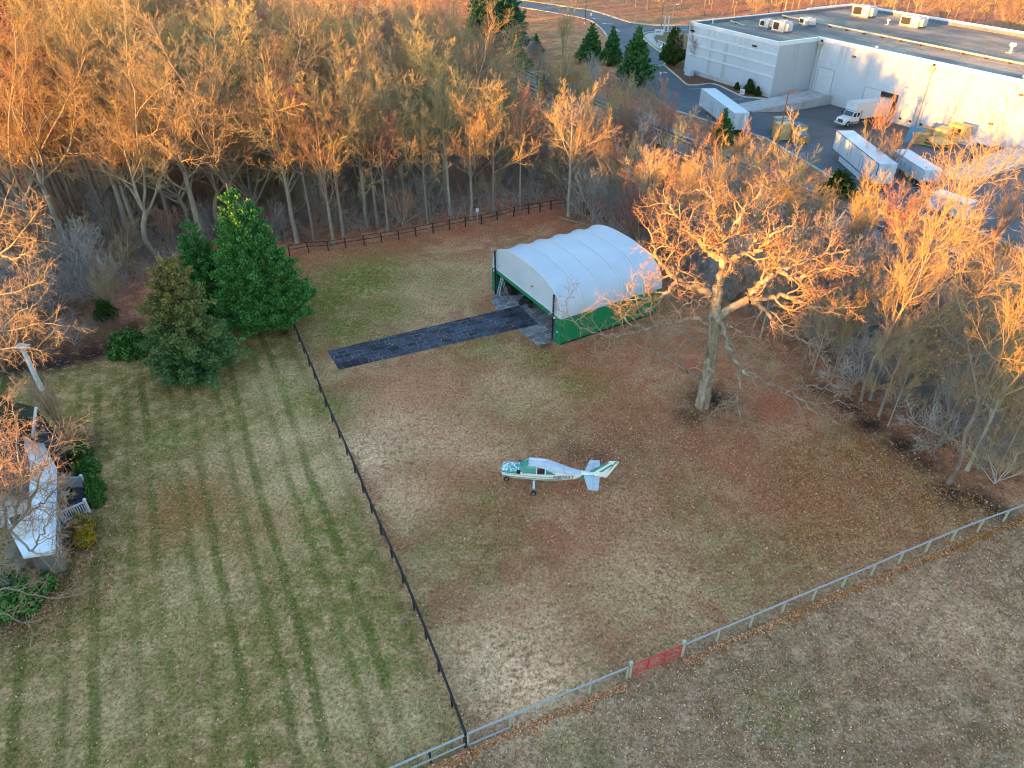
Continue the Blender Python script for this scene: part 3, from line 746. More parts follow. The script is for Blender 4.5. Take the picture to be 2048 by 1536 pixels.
def build_hangar():
    root = empty('hangar', HN, HA, 'white fabric arched hangar with dark green lower walls beside the paved drive', 'hangar')
    W, D, E_, RISE = HW, HD, 3.0, 3.35
    vinyl, nt, bs = new_mat('roof_membrane'); h = N(nt)
    co = h.coord('Object')
    c = h.ramp(h.noise(h.mapping(co, (0.3, 0.3, 1)), 1.0, 4), [(0.3, (0.43, 0.49, 0.555)), (0.7, (0.49, 0.55, 0.61))])
    c = h.mix(h.ramp(h.noise(h.mapping(co, (2.5, 0.5, 0.5)), 1.0, 5, 0.65), [(0.55, 0.0), (0.8, 0.18)]), c, (0.5, 0.52, 0.53))
    h.l(c, bs.inputs['Base Color']); bs.inputs['Roughness'].default_value = 0.55
    nb = h.noise(h.mapping(co, (0.6, 2.0, 2.0)), 1.0, 3)
    h.bump(nb, bs, 0.12, 0.1)
    def prof(t, sag):
        a = PI * t
        ca, sa = math.cos(a), math.sin(a)
        y = W / 2 - (W / 2 + 0.10) * math.copysign(abs(ca) ** 0.80, ca)
        z = E_ - 0.05 + RISE * abs(sa) ** 0.78
        cy, cz = W / 2, E_
        k = 1 - sag * min(1.0, abs(sa) * 1.4)
        return (cy + (y - cy) * k, cz + (z - cz) * k)
    rings = []
    nb_ = 5
    for b in range(nb_):
        for j in range(8):
            f = j / 8
            sag = 0.042 * math.sin(PI * f) ** 0.8
            x = D * (b + f) / nb_
            rings.append([(x, *prof(t / 40, sag)) for t in range(41)])
    rings.append([(D, *prof(t / 40, 0)) for t in range(41)])
    o = MB().loft(rings, closed=False).build('roof_cover', vinyl, root, smooth=True)
    for b in range(nb_ + 1):                                        # welded seams over the arches
        x = D * b / nb_; ring = []
        for q in (x - 0.06, x - 0.04, x + 0.04, x + 0.06):
            off = 0.030 if abs(q - x) < 0.05 else 0.0
            ring.append([(q, W / 2 + (y - W / 2) * (1 + off / 8), z + off) for y, z in (prof(t / 40, 0) for t in range(41))])
        MB().loft(ring, closed=False).build('arch_seam', M['white_clean'], o, smooth=True)
    arch = [prof(t / 40, 0) for t in range(41)]
    hz = 2.95
    # end walls of white fabric
    for x, nm in ((0.02, 'front_gable'), (D - 0.02, 'rear_gable')):
        pts = [(max(min(y, W), 0), z) for y, z in arch if z >= hz] if nm == 'front_gable' else [(y, z) for y, z in arch]
        if nm == 'front_gable': pts = [(0.0, hz)] + pts + [(W, hz)]
        MB().extr(pts, 'x', x, x + 0.03 if x < 1 else x - 0.03).build(nm, vinyl, root)
    g = MB().box(0.12, -0.06, 0.02, D - 0.05, 0.06, E_ + 0.02); g.build('side_wall', M['green_vinyl'], root)
    g = MB().box(0.12, W - 0.06, 0.02, D - 0.05, W + 0.06, E_ + 0.02); g.build('side_wall', M['green_vinyl'], root)
    MB().box(D - 0.16, 0.06, 0.02, D - 0.06, W - 0.06, E_ + 0.02).build('rear_wall', M['green_vinyl'], root)
    MB().box(-0.05, -0.08, 0.02, 0.11, 0.85, E_ - 0.06).build('front_panel', M['green_vinyl'], root)
    MB().box(-0.05, W - 0.80, 0.02, 0.11, W + 0.08, E_ - 0.06).build('front_panel', M['green_vinyl'], root)
    MB().box(-0.07, 0.86, hz - 0.42, 0.0, W - 0.81, hz + 0.02).build('door_header', M['green_vinyl'], root)
    MB().box(-0.09, -0.05, hz + 0.02, 0.02, W + 0.05, hz + 0.12).build('header_trim', M['white_clean'], root)
    for y in (0.0,):
        mb = MB(); mb.box(0.0, -0.085, 0.02, D - 0.1, -0.062, 0.16); mb.build('skirt', M['black_metal'], root)
    fr = MB()
    for b in range(1, nb_):
        x = D * b / nb_
        for i in range(0, 40, 2):
            p, q = prof(i / 40, 0.07), prof((i + 2) / 40, 0.07)
            fr.cyl((x, *p), (x, *q), 0.06, n=5)
    fr.build('arch_frame', M['steel'], root)
    mb = MB().box(10.6, -0.10, 0.55, 11.6, -0.07, 1.0)
    s = mb.build('maker_plate', M['white_clean'], root)
    MB().box(10.75, -0.112, 0.72, 11.45, -0.103, 0.80).build('printed_line', M['sign_ink'], s)
    for y in (0.78, W - 0.7):
        b = MB(); b.sphere((-0.2, y, 2.75), 0.13, n=8, k=5); b.box(-0.2, y - 0.05, 2.7, -0.05, y + 0.05, 2.8)
        b.build('floodlight', M['white_clean'], root, smooth=True)
    MB().sphere((-0.12, 0.35, 1.35), 0.09, n=8, k=5).build('vent_cap', M['white_clean'], root)
    mk = MB(); mk.box(-0.012, 5.05, 4.05, 0.018, 5.42, 4.14); mk.beam((0, 5.0, 4.2), (0, 5.3, 4.0), 0.03, 0.06); mk.build('tear_mark', M['black_metal'], root)
    return root
build_hangar()
for y, lab in ((0.98, 'tall black pole at the near front corner of the white hangar'), (HW - 0.95, 'tall black pole at the far front corner of the white hangar')):
    p = hg(-0.22, y)
    r = empty('pole', p, HA, lab, 'pole', 'black poles at the hangar door')
    MB().box(-0.07, -0.07, 0, 0.07, 0.07, 5.1).build('post', M['black_metal'], r)
    MB().box(-0.085, -0.085, 5.1, 0.085, 0.085, 5.16).build('cap', M['black_metal'], r)
    b = MB().beam((-0.05, 0, 3.3), (-0.4, 0.1, 3.2), 0.05, 0.05); b.build('bracket', M['white_clean'], r)
# things in the hangar mouth
p = hg(1.3, HW - 2.0)
r = empty('wheelie_bin', p, HA, 'tall black wheelie bin just inside the hangar mouth', 'bin')
MB().loft([[(-.3, -.3, .1), (.3, -.3, .1), (.3, .3, .1), (-.3, .3, .1)], [(-.38, -.38, 1.15), (.38, -.38, 1.15), (.38, .38, 1.15), (-.38, .38, 1.15)]]).build('body', M['black_metal'], r)
MB().box(-.42, -.42, 1.15, .42, .42, 1.22).build('lid', M['rubber'], r)
for s in (-1, 1): MB().cyl((.3, s * .3, .12), (.3, s * .38, .12), .12, n=10).build('wheel', M['rubber'], r)
p = hg(0.45, HW - 1.25)
r = empty('stepladder', p, HA, 'pale stepladder folded open by the far hangar jamb', 'ladder')
for s in (-.25, .25):
    MB().beam((-.5, s, 0), (0, s * .7, 2.0), .06, .06).build('leg', M['white_paint'], r); MB().beam((.5, s, 0), (0, s * .7, 2.0), .05, .05).build('leg', M['white_paint'], r)
for k in range(1, 7): MB().box(-.5 + .5 * k / 7 - .06, -.25, 2 * k / 7, -.5 + .5 * k / 7 + .06, .25, 2 * k / 7 + .03).build('tread', M['white_paint'], r)
def wheel_parts(root, c, axis, r, w, rim, side=1, tyre='rubber'):
    a = Vector(axis).normalized(); c = Vector(c)
    t = MB()
    rings = []
    u = a.cross(Vector((0.1, 0.2, 0.97))).normalized(); v = a.cross(u)
    for off, rr in ((-.5, .62), (-.5, .9), (-.32, 1.0), (.32, 1.0), (.5, .9), (.5, .62)):
        rings.append([c + a * (off * w) + (u * math.cos(2 * PI * i / 16) + v * math.sin(2 * PI * i / 16)) * (rr * r) for i in range(16)])
    t.loft(rings, caps=False)
    o = t.build('wheel', M[tyre], root, smooth=False)
    MB().cyl(c - a * (w * .42), c + a * (w * .42), r * .64, n=14).build('rim', M[rim], o)
    return o
p = hg(1.9, HW - 4.6)
r = empty('utility_vehicle', p, HA + 0.5, 'small dark open vehicle on black tyres parked in the hangar', 'vehicle')
MB().box(-.9, -.5, .42, .9, .5, .62).build('chassis', M['black_metal'], r)
MB().extr([(-.9, .62), (.3, .62), (.45, .95), (-.9, .95)], 'y', -.45, .45).build('body', M['black_metal'], r, bevel=.04)
MB().box(-.4, -.3, .95, .2, .3, 1.08).build('seat', M['rubber'], r)
MB().beam((.45, 0, .8), (.3, 0, 1.25), .05, .05).build('steering_column', M['black_metal'], r)
for x in (-.75, .75):
    for y in (-.6, .6): wheel_parts(r, (x, y, .34), (0, 1, 0), .34, .24, 'steel')

# ---------------------------------------------------------------- aeroplane without wings
def build_plane():
    a, b = Vector(G(1018, 968)), Vector(G(1204, 985))
    ang = math.atan2(b.y - a.y, b.x - a.x)
    m0, m1 = Vector(G(1013, 958)), Vector(G(1057, 984))
    org = (0.85, 40.35, 0)
    root = empty('airplane', org, ang, 'wingless white and teal light aircraft parked in the middle of the field', 'aircraft')
    # body stations: x, z of the belly, z of the shoulder line, z of the roof, half width, squareness
    st = [(-1.62, .98, 1.30, 1.52, .36), (-1.55, .80, 1.34, 1.62, .50), (-1.1, .70, 1.36, 1.68, .56), (-.45, .64, 1.38, 1.74, .58), (-.22, .63, 1.40, 1.78, .58), (.30, .62, 1.46, 2.36, .59), (.42, .62, 1.47, 2.42, .60),
          (1.2, .62, 1.48, 2.44, .60), (1.75, .64, 1.48, 2.38, .58), (2.5, .72, 1.48, 2.12, .50), (3.3, .84, 1.46, 1.84, .38), (4.2, .98, 1.44, 1.66, .25), (5.0, 1.08, 1.43, 1.58, .15), (5.75, 1.18, 1.42, 1.50, .06)]
    xs = np.linspace(st[0][0], st[-1][0], 100)
    S = np.array(st)
    cols = [np.interp(xs, S[:, 0], S[:, i]) for i in range(1, 5)]
    rings = []; nseg = 40
    for x, zb, zs, zr, hw in zip(xs, *cols):
        ring = []
        cab = max(0.0, 1 - abs(x - 1.0) / 1.5)
        for i in range(nseg):
            t = 2 * PI * i / nseg
            c, s = math.cos(t), math.sin(t)
            y = hw * math.copysign(abs(c) ** 0.55, c)
            if s >= 0:
                z = zs + (zr - zs) * s ** 0.60
                y *= 1 - (0.25 + 0.1 * cab) * s ** 1.5
            else:
                z = zs - (zs - zb) * abs(s) ** 0.62; y *= 1 - 0.12 * abs(s) ** 2
            ring.append((x, y, z))
        rings.append(ring)
    body = MB(); body.loft(rings)
    W_, T_, G_, R_ = 0, 1, 2, 3
    # paint scheme: white, teal belly and cheat line, faded grey roof skin, worn cowl top
    for k, f in enumerate(body.f):
        if len(f) > 4: body.m[k] = T_; continue
        c = np.mean([body.v[i] for i in f], axis=0); x, y, z = c
        j = int(np.argmin(abs(xs - x))); zb, zs, zr = cols[0][j], cols[1][j], cols[2][j]
        m = 0
        if -.30 < x < .37 and z > zs + .10 and z > 1.5: m = 1
        if z < zb + 0.22 and x < 2.7 - 2 * (z - zb): m = 1
        if x < -.25 and z > 1.36 and abs(y) > .2: m = 1
        if x < -.30 and z > 1.50: m = 3
        if x >= .36 and z > zs + .22 + max(0, .45 - .3 * abs(x - .4)) * 0.0 and abs(y) < cols[3][j] * .93 and z > zr - max(.10, (zr - zs) * .45): m = 2
        if 1.9 < x < 5.0 and z > zs + (zr - zs) * .25: m = 2 if x < 4.3 else 0
        if 3.95 + (z - 1.1) * 1.3 < x < 4.75 + (z - 1.1) * 1.5 and 1.08 < z < 1.50: m = 1
        body.m[k] = m
    teal = flat_mat('teal_paint', (0.035, 0.25, 0.20), 0.4, var=0.2, scale=3, dirt=(0.25, 0.4, 0.38), dirt_amt=0.35, spec=0.4)
    skin = flat_mat('faded_skin', (0.46, 0.51, 0.60), 0.5, var=0.12, scale=3, dirt=(0.30, 0.33, 0.36), dirt_amt=0.6)
    cowl, nt, bs = new_mat('worn_cowl'); h = N(nt)
    h.l(h.mix(h.ramp(h.noise(h.coord('Object'), 3.5, 6, .7, .8), [(.47, 0.), (.53, 1.)]), (0.62, 0.70, 0.72), (0.04, 0.26, 0.22)), bs.inputs['Base Color']); bs.inputs['Roughness'].default_value = .5
    white = flat_mat('aircraft_white', (0.74, 0.74, 0.70), 0.4, var=0.05, scale=3, dirt=(0.5, 0.5, 0.45), dirt_amt=0.4)
    fus = body.build('fuselage', [white, teal, skin, cowl], root, smooth=True)
    def side_strip(name, pts, mat, parent, lift=.012):
        """a patch of the flank on both sides: pts are (x, z)"""
        for sd in (1, -1):
            mb = MB(); V = []; nc = len(pts) // 2
            rows = [[(a[0], a[1] + (b[1] - a[1]) * r / 5) for a, b in zip(pts[:nc], pts[nc:][::-1])] for r in range(6)]
            for x, z in [q for r in rows for q in r]:
                zb, zs, zr, hw = [np.interp(x, xs, c) for c in cols]
                if z >= zs:
                    s = min(max((z - zs) / (zr - zs), 0), 1) ** (1 / .60); cab = max(0, 1 - abs(x - 1) / 1.5)
                    y = hw * math.sqrt(max(1 - s * s, 0)) ** .55 * (1 - (.25 + .1 * cab) * s ** 1.5)
                else:
                    s = min((zs - z) / (zs - zb), 1) ** (1 / .62); y = hw * math.sqrt(max(1 - s * s, 0)) ** .55 * (1 - .12 * s * s)
                V.append((x, sd * (y + lift), z))
            F = [(r * nc + i, r * nc + i + 1, (r + 1) * nc + i + 1, (r + 1) * nc + i) for r in range(5) for i in range(nc - 1)]
            if sd < 0: F = [tuple(reversed(f)) for f in F]
            mb.add(V, F); mb.build(name, mat, parent)
    def band(x0, x1, lo, hi, n=12):
        X = np.linspace(x0, x1, n)
        return [(x, lo(x)) for x in X] + [(x, hi(x)) for x in X[::-1]]
    side_strip('side_window', band(-.02, 1.02, lambda x: 1.53, lambda x: min(2.16, 1.75 + (x + .02) * 1.2), 14), M['teal_glass'], root)
    side_strip('rear_window', band(1.10, 1.66, lambda x: 1.54, lambda x: 2.12 - (x - 1.1) * .2, 8), M['dark_glass'], root)
    side_strip('quarter_window', band(1.74, 2.45, lambda x: 1.54, lambda x: 1.98 - (x - 1.74) * .55, 8), teal, root)
    side_strip('window_sill', band(-.2, 3.6, lambda x: 1.485, lambda x: 1.515, 30), white, root, .016)
    side_strip('cheat_line', band(-1.35, 2.55, lambda x: 1.27 - .01 * x, lambda x: 1.295 - .01 * x, 30), M['sign_ink'], root, .010)
    side_strip('flank_stripe', band(-1.4, 3.0, lambda x: .98 + .015 * x, lambda x: 1.06 + .012 * x - .0, 30), teal, root, .010)
    # windscreen, wrapped over the front of the cabin
    ws = MB(); V = []
    for x, zf in ((-.20, 1.80), (-.02, 1.99), (.16, 2.19), (.33, 2.40)):
        hwid = np.interp(x, xs, cols[3]) * .80
        V += [(x + .14 * (abs(q) ** 2), q * hwid, zf + .03 - .07 * abs(q) ** 2) for q in (-1, -.66, -.33, 0, .33, .66, 1)]
    ws.add(V, [(r * 7 + i, r * 7 + i + 1, r * 7 + i + 8, r * 7 + i + 7) for r in range(3) for i in range(6)])
    o = ws.build('windscreen', teal, root, smooth=True)
    MB().beam((.10, 0, 2.19), (.36, 0, 2.47), .03, .03).build('centre_bar', white, o)
    for sd in (1, -1): MB().box(-.42, sd * .50 - .10, 1.38, -.16, sd * .50 + .10, 1.66).build('cowl_opening', M['rubber'], root)
    MB().box(-1.66, -.30, 1.02, -1.60, .30, 1.42).build('nose_bulkhead', M['steel'], root)
    MB().box(.45, -.06, 2.425, 1.7, .06, 2.45).build('roof_seam', white, root)
    # swept fin with rudder and teal bands
    def fin(pts, th, name, mat, parent): return MB().extr(pts, 'y', -th / 2, th / 2).build(name, mat, parent, bevel=.015)
    f = fin([(4.35, 1.56), (5.05, 1.60), (6.35, 2.88), (6.72, 2.92), (6.02, 1.36), (5.70, 1.24), (5.2, 1.35)], .11, 'tail_fin', white, root)
    r_ = fin([(6.03, 1.40), (6.73, 2.90), (7.02, 2.88), (6.95, 2.74), (6.25, 1.30), (6.0, 1.24)], .09, 'rudder', white, root)
    for q in ([(4.95, 1.72), (5.25, 1.72), (6.42, 2.82), (6.20, 2.74)], [(5.60, 1.78), (5.85, 1.78), (6.62, 2.60), (6.50, 2.66)]):
        fin(q, .125, 'fin_stripe', teal, f)
    fin([(6.16, 1.66), (6.74, 2.90), (7.0, 2.87), (6.97, 2.80), (6.80, 2.74)], .10, 'rudder_stripe', teal, r_)
    for sd in (1, -1):
        pts = [(4.52, sd * .12), (4.92, sd * 1.60), (5.28, sd * 1.62), (5.22, sd * .10)]
        if sd < 0: pts = pts[::-1]
        tp = MB(); tp.prism(pts, 1.37, 1.46); o = tp.build('tailplane', skin if sd > 0 else flat_mat('tailplane_skin', (0.42, 0.52, 0.55), .5, var=.1, scale=4), root, bevel=.02)
        pts = [(5.23, sd * .16), (5.292, sd * 1.62), (5.66, sd * 1.66), (5.72, sd * .30)]
        if sd < 0: pts = pts[::-1]
        MB().prism(pts, 1.375, 1.45).build('elevator', skin, root, bevel=.015)
    # landing gear
    for sd in (1, -1):
        g = MB(); g.beam((.86, sd * .42, .72), (.92, sd * 1.18, .22), .17, .045); g.build('gear_leg', M['white_paint'], root)
        wheel_parts(root, (.92, sd * 1.26, .20), (0, 1, 0), .20, .14, 'steel')
        MB().box(.75, sd * 1.10 - .03, .28, 1.1, sd * 1.10 + .03, .42).build('brake', M['steel'], root)
    MB().cyl((-1.12, 0, .80), (-1.26, 0, .24), .05, n=8).build('nose_strut', M['steel'], root)
    wheel_parts(root, (-1.28, 0, .20), (0, 1, 0), .20, .14, 'steel')
    for sd in (1, -1): MB().beam((-1.16, sd * .11, .5), (-1.28, sd * .11, .2), .03, .06).build('fork', M['steel'], root)
    tm = text_mesh('N8703T', .42, .006, .14, 1.10)
    for sd, yy in ((-1, .375), (1, .375)):
        o = add_obj('registration', tm, root); tm.materials.clear() if not len(tm.materials) else None
        if not len(tm.materials): tm.materials.append(M['reg_ink'])
        o.location = (3.05, sd * .452, 1.29); o.rotation_euler = (PI / 2, 0, 0.155) if sd < 0 else (PI / 2, 0, PI - .155)
    return root
build_plane()
# ---------------------------------------------------------------- warehouse
def build_warehouse():
    root = empty('warehouse', wh(0, 0), WA, 'long white stained warehouse with loading doors and a flat gravel roof', 'building')
    H, XL, XR, YB, C0 = 10.45, -27.0, 84.0, 51.8, 11.2
    t = 0.3
    roofz = 9.75
    mb = MB(); mb.box(XL, 0, -0.1, -0.0, t, H - .02); mb.build('office_wall', M['wall_white'], root)
    mb = MB(); mb.box(-t, t, -0.1, 0, C0 + t, H - .02); mb.build('return_wall', M['wall_grime'], root)
    mb = MB(); mb.box(0, C0, -1.4, XR, C0 + t, H - .02); mb.build('dock_wall', M['wall_white'], root)
    mb = MB(); mb.box(XL, t, -0.1, XL + t, YB, H - .02); mb.build('end_wall', M['wall_white'], root)
    mb = MB(); mb.box(XL + t, YB - t, -0.1, XR, YB, H - .02); mb.build('rear_wall', M['wall_white'], root)
    roof = MB().flat([(XL + .1, .1), (-.1, .1), (-.1, C0 + .1), (XR, C0 + .1), (XR, YB - .1), (XL + .1, YB - .1)], roofz).build('roof', M['gravel_roof'], root)
    # inner upstand of the parapet and the white coping
    up = MB()
    for a in ((XL + t, t, -t, t + .1), (-t - .1, t + .1, -t, C0 + t), (-t, C0 + t, XR, C0 + t + .1), (XL + t, t + .1, XL + t + .1, YB - t), (XL + t + .1, YB - t - .1, XR, YB - t)):
        up.box(a[0], a[1], roofz - .1, a[2], a[3], H - .1)
    up.build('parapet_upstand', M['tarp_dark'], roof)
    cp = MB()
    for a in ((XL - .08, -.08, .08, t + .12, 0), (-t - .12, t + .12, .08, C0 + t + .12, 0), (.08, C0 - .08, XR, C0 + t + .12, 0), (XL - .08, t + .12, XL + t + .12, YB * .7, 0), (XL - .08, YB * .7, XL + t + .12, YB + .08, .25), (XL + t + .12, YB - t - .12, XR, YB + .08, .25)):
        cp.box(a[0], a[1], H - .04, a[2], a[3], H + .10 + a[4])
    cp.build('coping', M['white_clean'], root)
    fas = MB(); fas.box(XL, -.06, H - .62, .06, -.001, H - .05); fas.box(.001, -.06, H - .62, .06, C0, H - .05); fas.box(.06, C0 - .06, H - .62, XR, C0 - .001, H - .05); fas.build('fascia_band', M['white_clean'], root)
    # horizontal ribs and pilasters of the office front
    for z in (3.9, 5.95, 8.0): MB().box(XL + .5, -.14, z, .10, -.002, z + .32).build('wall_rib', M['white_clean'], root)
    for x in (-25.9, -22.3, -18.7, -15.1, -11.5, -7.9, -4.3, -.9): MB().box(x, -.045, .9, x + .22, -.002, H - .63).build('pilaster', M['wall_white'], root)
    for x in (-19.4, -14.9): MB().box(x, -.03, 1.2, x + 1.1, -.001, 7.9).build('grey_panel', M['wall_grime'], root)
    MB().box(XL, -.10, -.05, .10, -.001, .95).build('plinth', M['concrete'], root)
    # panel joints on the dock wall
    j = MB()
    for k in range(1, 13): j.box(k * 6.55, C0 - .012, -.1, k * 6.55 + .05, C0 - .001, H - .63)
    j.box(.1, C0 - .010, 6.2, XR, C0 - .001, 6.25); j.build('panel_joint', M['concrete'], root)
    for a, b in ((1.0, 5.2), (6.0, 9.4)): MB().box(.002, a, .8, .03, b, 5.6).build('infill_panel', M['wall_grime'], root)
    # loading doors
    doors = [(1.5, 5.4, .5, 5.1), (13.5, 17.2, .05, 3.7), (22.4, 25.1, .1, 3.65), (26.8, 29.8, .1, 3.6), (52.0, 55.2, .1, 3.6), (58.0, 61.2, .1, 3.6)]
    for k, (x0, x1, z0, z1) in enumerate(doors):
        d = MB()
        n = 7
        for i in range(n):
            za, zb = z0 + (z1 - z0) * i / n, z0 + (z1 - z0) * (i + 1) / n
            d.box(x0, C0 - .05, za + .015, x1, C0 - .003, zb - .015)
        o = d.build('dock_door', M['white_paint'], root)
        fr = MB()
        fr.box(x0 - .14, C0 - .09, z0, x0 - .005, C0 - .004, z1 + .12); fr.box(x1 + .005, C0 - .09, z0, x1 + .14, C0 - .004, z1 + .12); fr.box(x0 - .005, C0 - .09, z1 + .005, x1 + .005, C0 - .004, z1 + .12)
        fr.build('frame', M['rail_wood'], o)
        if k: 
            for xx in (x0 + .1, x1 - .45): MB().box(xx, C0 - .22, z0 - .30, xx + .38, C0 - .002, z0 + .02).build('bumper', M['rubber'], o)
        # door number plate
        if k < 4 or True:
            xc = (x0 + x1) / 2
            pl = MB().box(xc - .32, C0 - .035, z1 + .62, xc + .32, C0 - .003, z1 + 1.12).build('number_plate', M['white_clean'], root)
            tm = text_mesh(str([1, 2, 4, 5, 6, 7][k]), .5, .006); tm.materials.append(M['sign_ink'])
            q = add_obj('number', tm, pl); q.location = (xc, C0 - .042, z1 + .87); q.rotation_euler = (PI / 2, 0, 0)
    # dock shelter round the truck
    sh = MB(); x0, x1 = 17.5, 20.95
    sh.box(x0, C0 - .55, 3.05, x1, C0 - .003, 3.75); sh.box(x0, C0 - .5, -.1, x0 + .5, C0 - .003, 3.05); sh.box(x1 - .5, C0 - .5, -.1, x1, C0 - .003, 3.05)
    o = sh.build('dock_shelter', M['black_metal'], root)
    pl = MB().box(19.2 - .32, C0 - .035, 4.3, 19.2 + .32, C0 - .003, 4.8).build('number_plate', M['white_clean'], root)
    tm = text_mesh('3', .5, .006); tm.materials.append(M['sign_ink']); q = add_obj('number', tm, pl); q.location = (19.2, C0 - .042, 4.55); q.rotation_euler = (PI / 2, 0, 0)
    # rain pipes with hopper heads
    for x in (.7, 26.05, 51.4, 76.0):
        p = MB(); p.box(x - .13, C0 - .30, -.9 if 6 < x < 36 else 0, x + .13, C0 - .06, H - 1.7); o = p.build('rain_pipe', M['wall_grime'], root)
        MB().loft([[(x - .15, C0 - .32, H - 1.75), (x + .15, C0 - .32, H - 1.75), (x + .15, C0 - .05, H - 1.75), (x - .15, C0 - .05, H - 1.75)], [(x - .5, C0 - .62, H - 1.0), (x + .5, C0 - .62, H - 1.0), (x + .5, C0 - .05, H - 1.0), (x - .5, C0 - .05, H - 1.0)],
                   [(x - .5, C0 - .62, H - .72), (x + .5, C0 - .62, H - .72), (x + .5, C0 - .05, H - .72), (x - .5, C0 - .05, H - .72)]]).build('hopper_head', M['tan_roof'], o)
        MB().box(x - .3, C0 - .12, H - .66, x + .3, C0 - .065, H - .3).build('scupper', M['black_metal'], root)
    # wall lights
    for x, y, z in ((9.2, C0, 8.45), (42.4, C0, 8.4), (67, C0, 8.4), (39.4, C0, 3.1)): MB().box(x - .35, y - .35, z - .14, x + .35, y - .003, z + .14).build('wall_light', M['rust'], root)
    for x in (-25.6, -6.2): MB().box(x - .45, -.5, 8.75, x + .45, -.003, 9.0).build('wall_light', M['black_metal'], root)
    # two personnel doors
    for x in (37.5, 40.35):
        o = MB().box(x, C0 - .05, .52, x + 1.05, C0 - .003, 2.62).build('door', M['white_clean'], root)
        MB().box(x + .88, C0 - .11, 1.5, x + .96, C0 - .055, 1.62).build('handle', M['black_metal'], o)
    return root
build_warehouse()
def on_roof(x, y, z=9.75): return wh(x, y, z)
def ac_unit(x, y, s, lab, face=0):
    r = empty('rooftop_unit', on_roof(x, y), WA + face, lab, 'air conditioner', 'air conditioning units on the warehouse roof')
    a, b, c = s
    MB().box(-a / 2 - .1, -b / 2 - .1, 0, a / 2 + .1, b / 2 + .1, .3).build('base', M['tarp_dark'], r)
    MB().box(-a / 2, -b / 2, .3, a / 2, b / 2, c).build('casing', M['ac_metal'], r, bevel=.03)
    g = MB(); g.box(-a / 2 + .25, -b / 2 - .03, .6, a / 2 - a * .45, -b / 2 - .002, c - .25); g.build('intake_grille', M['black_metal'], r)
    MB().extr([(-.01, c - .7), (.55, c - .9), (.55, c - 1.0), (-.01, c - .95)], 'x', 0, .01).build('flap', M['ac_metal'], r)
    MB().cyl((a * .2, 0, c), (a * .2, 0, c + .18), .45, n=14).build('fan_cowl', M['steel'], r)
    MB().box(a / 2, -b * .3, .5, a / 2 + .7, b * .3, c - .3).build('hood', M['ac_metal'], r)
for q in (((-16.2, 12.6), (2.6, 2.2, 1.7), 'grey air conditioner nearest the left corner of the warehouse roof', 0), ((-11.2, 11.8), (3.2, 2.4, 2.2), 'tan air conditioner just right of the leftmost grey one on the roof', .05),
          ((-14.2, 22.6), (3.0, 2.2, 1.6), 'grey air conditioner beside the long roof pipe', -.2), ((-16.6, 43.6), (4.2, 3.0, 2.4), 'air conditioner by the far corner of the gravel roof', .15),
          ((-2.0, 41.8), (4.4, 2.8, 2.2), 'long air conditioner near the rear parapet at mid roof', .1)):
    ac_unit(*q[0], *q[1:])
for (x, y), s, lab in (((-6.6, 39.8), 1.0, 'small white roof vent between two air conditioners'), ((25.4, 34.2), 1.5, 'large pale roof vent on the right part of the gravel roof'), ((12.2, 13.0), .8, 'thin white vent pipe near the dock parapet of the roof'),
                       ((40, 14.5), .7, 'short white vent pipe on the roof above the far loading doors'), ((-26.3, 6.0), .9, 'white vent pipe at the end corner of the warehouse roof')):
    r = empty('roof_vent', on_roof(x, y), WA, lab, 'vent', 'vents on the warehouse roof')
    MB().cyl((0, 0, 0), (0, 0, .9 * s), .16 * s, n=10).build('pipe', M['white_paint'], r)
    MB().cyl((0, 0, .8 * s), (0, 0, 1.15 * s), .42 * s, .36 * s, n=12).build('cowl', M['white_paint'], r)
    MB().box(-.4 * s, -.4 * s, 0, .4 * s, .4 * s, .12).build('curb', M['tan_roof'], r)
r = empty('gas_pipe', on_roof(-25, 26), WA, 'long tan pipe running along the warehouse roof on blocks', 'pipe')
MB().cyl((0, 0, .45), (70, -1.6, .45), .17, n=8).build('pipe', M['tan_roof'], r)
for k in range(15):
    MB().box(k * 4.6 + .8, -.45 - k * .105, 0, k * 4.6 + 1.1, .45 - k * .105, .3).build('support_block', M['rust'], r)
r = empty('roof_conduit', on_roof(-26.4, 11.4), WA, 'short pale conduit lying near the left end of the warehouse roof', 'pipe')
MB().cyl((0, 0, .2), (6.4, -1.6, .2), .12, n=8).build('pipe', M['tan_roof'], r); MB().box(2.5, -1.0, 0, 2.9, -.3, .14).build('support_block', M['rust'], r)

# ---------------------------------------------------------------- ramps, stair, rail
def ramp_thing(name, x0, x1, y0, y1, ztop, lab, rail_sides, zlow=0.0, zwall=-1.2):
    r = empty(name, wh(0, 0), WA, lab, 'ramp')
    d = MB(); d.hexa([(x0, y0, zwall), (x1, y0, zwall), (x1, y1, zwall), (x0, y1, zwall), (x0, y0, zlow + .03), (x1, y0, zlow + .03), (x1, y1, ztop), (x0, y1, ztop)]); d.build('deck', M['concrete'], r)
    for sx in rail_sides:
        L = y1 - y0
        cb = MB(); cb.hexa([(sx - .12, y0, zwall), (sx + .12, y0, zwall), (sx + .12, y1, zwall), (sx - .12, y1, zwall), (sx - .12, y0, zlow + .2), (sx + .12, y0, zlow + .2), (sx + .12, y1, ztop + .2), (sx - .12, y1, ztop + .2)]); cb.build('kerb_wall', M['concrete'], r)
    return r
r = ramp_thing('access_ramp', .6, 6.1, -10.5, 11.15, .5, 'concrete ramp with white handrail climbing to the tall door in the building corner', (6.22,))
for zz in (.6, 1.0):
    MB().beam((6.22, -8, zz - .2 + .08), (6.22, 10.9, zz + .5 - .02), .06, .06).build('handrail', M['white_paint'], r)
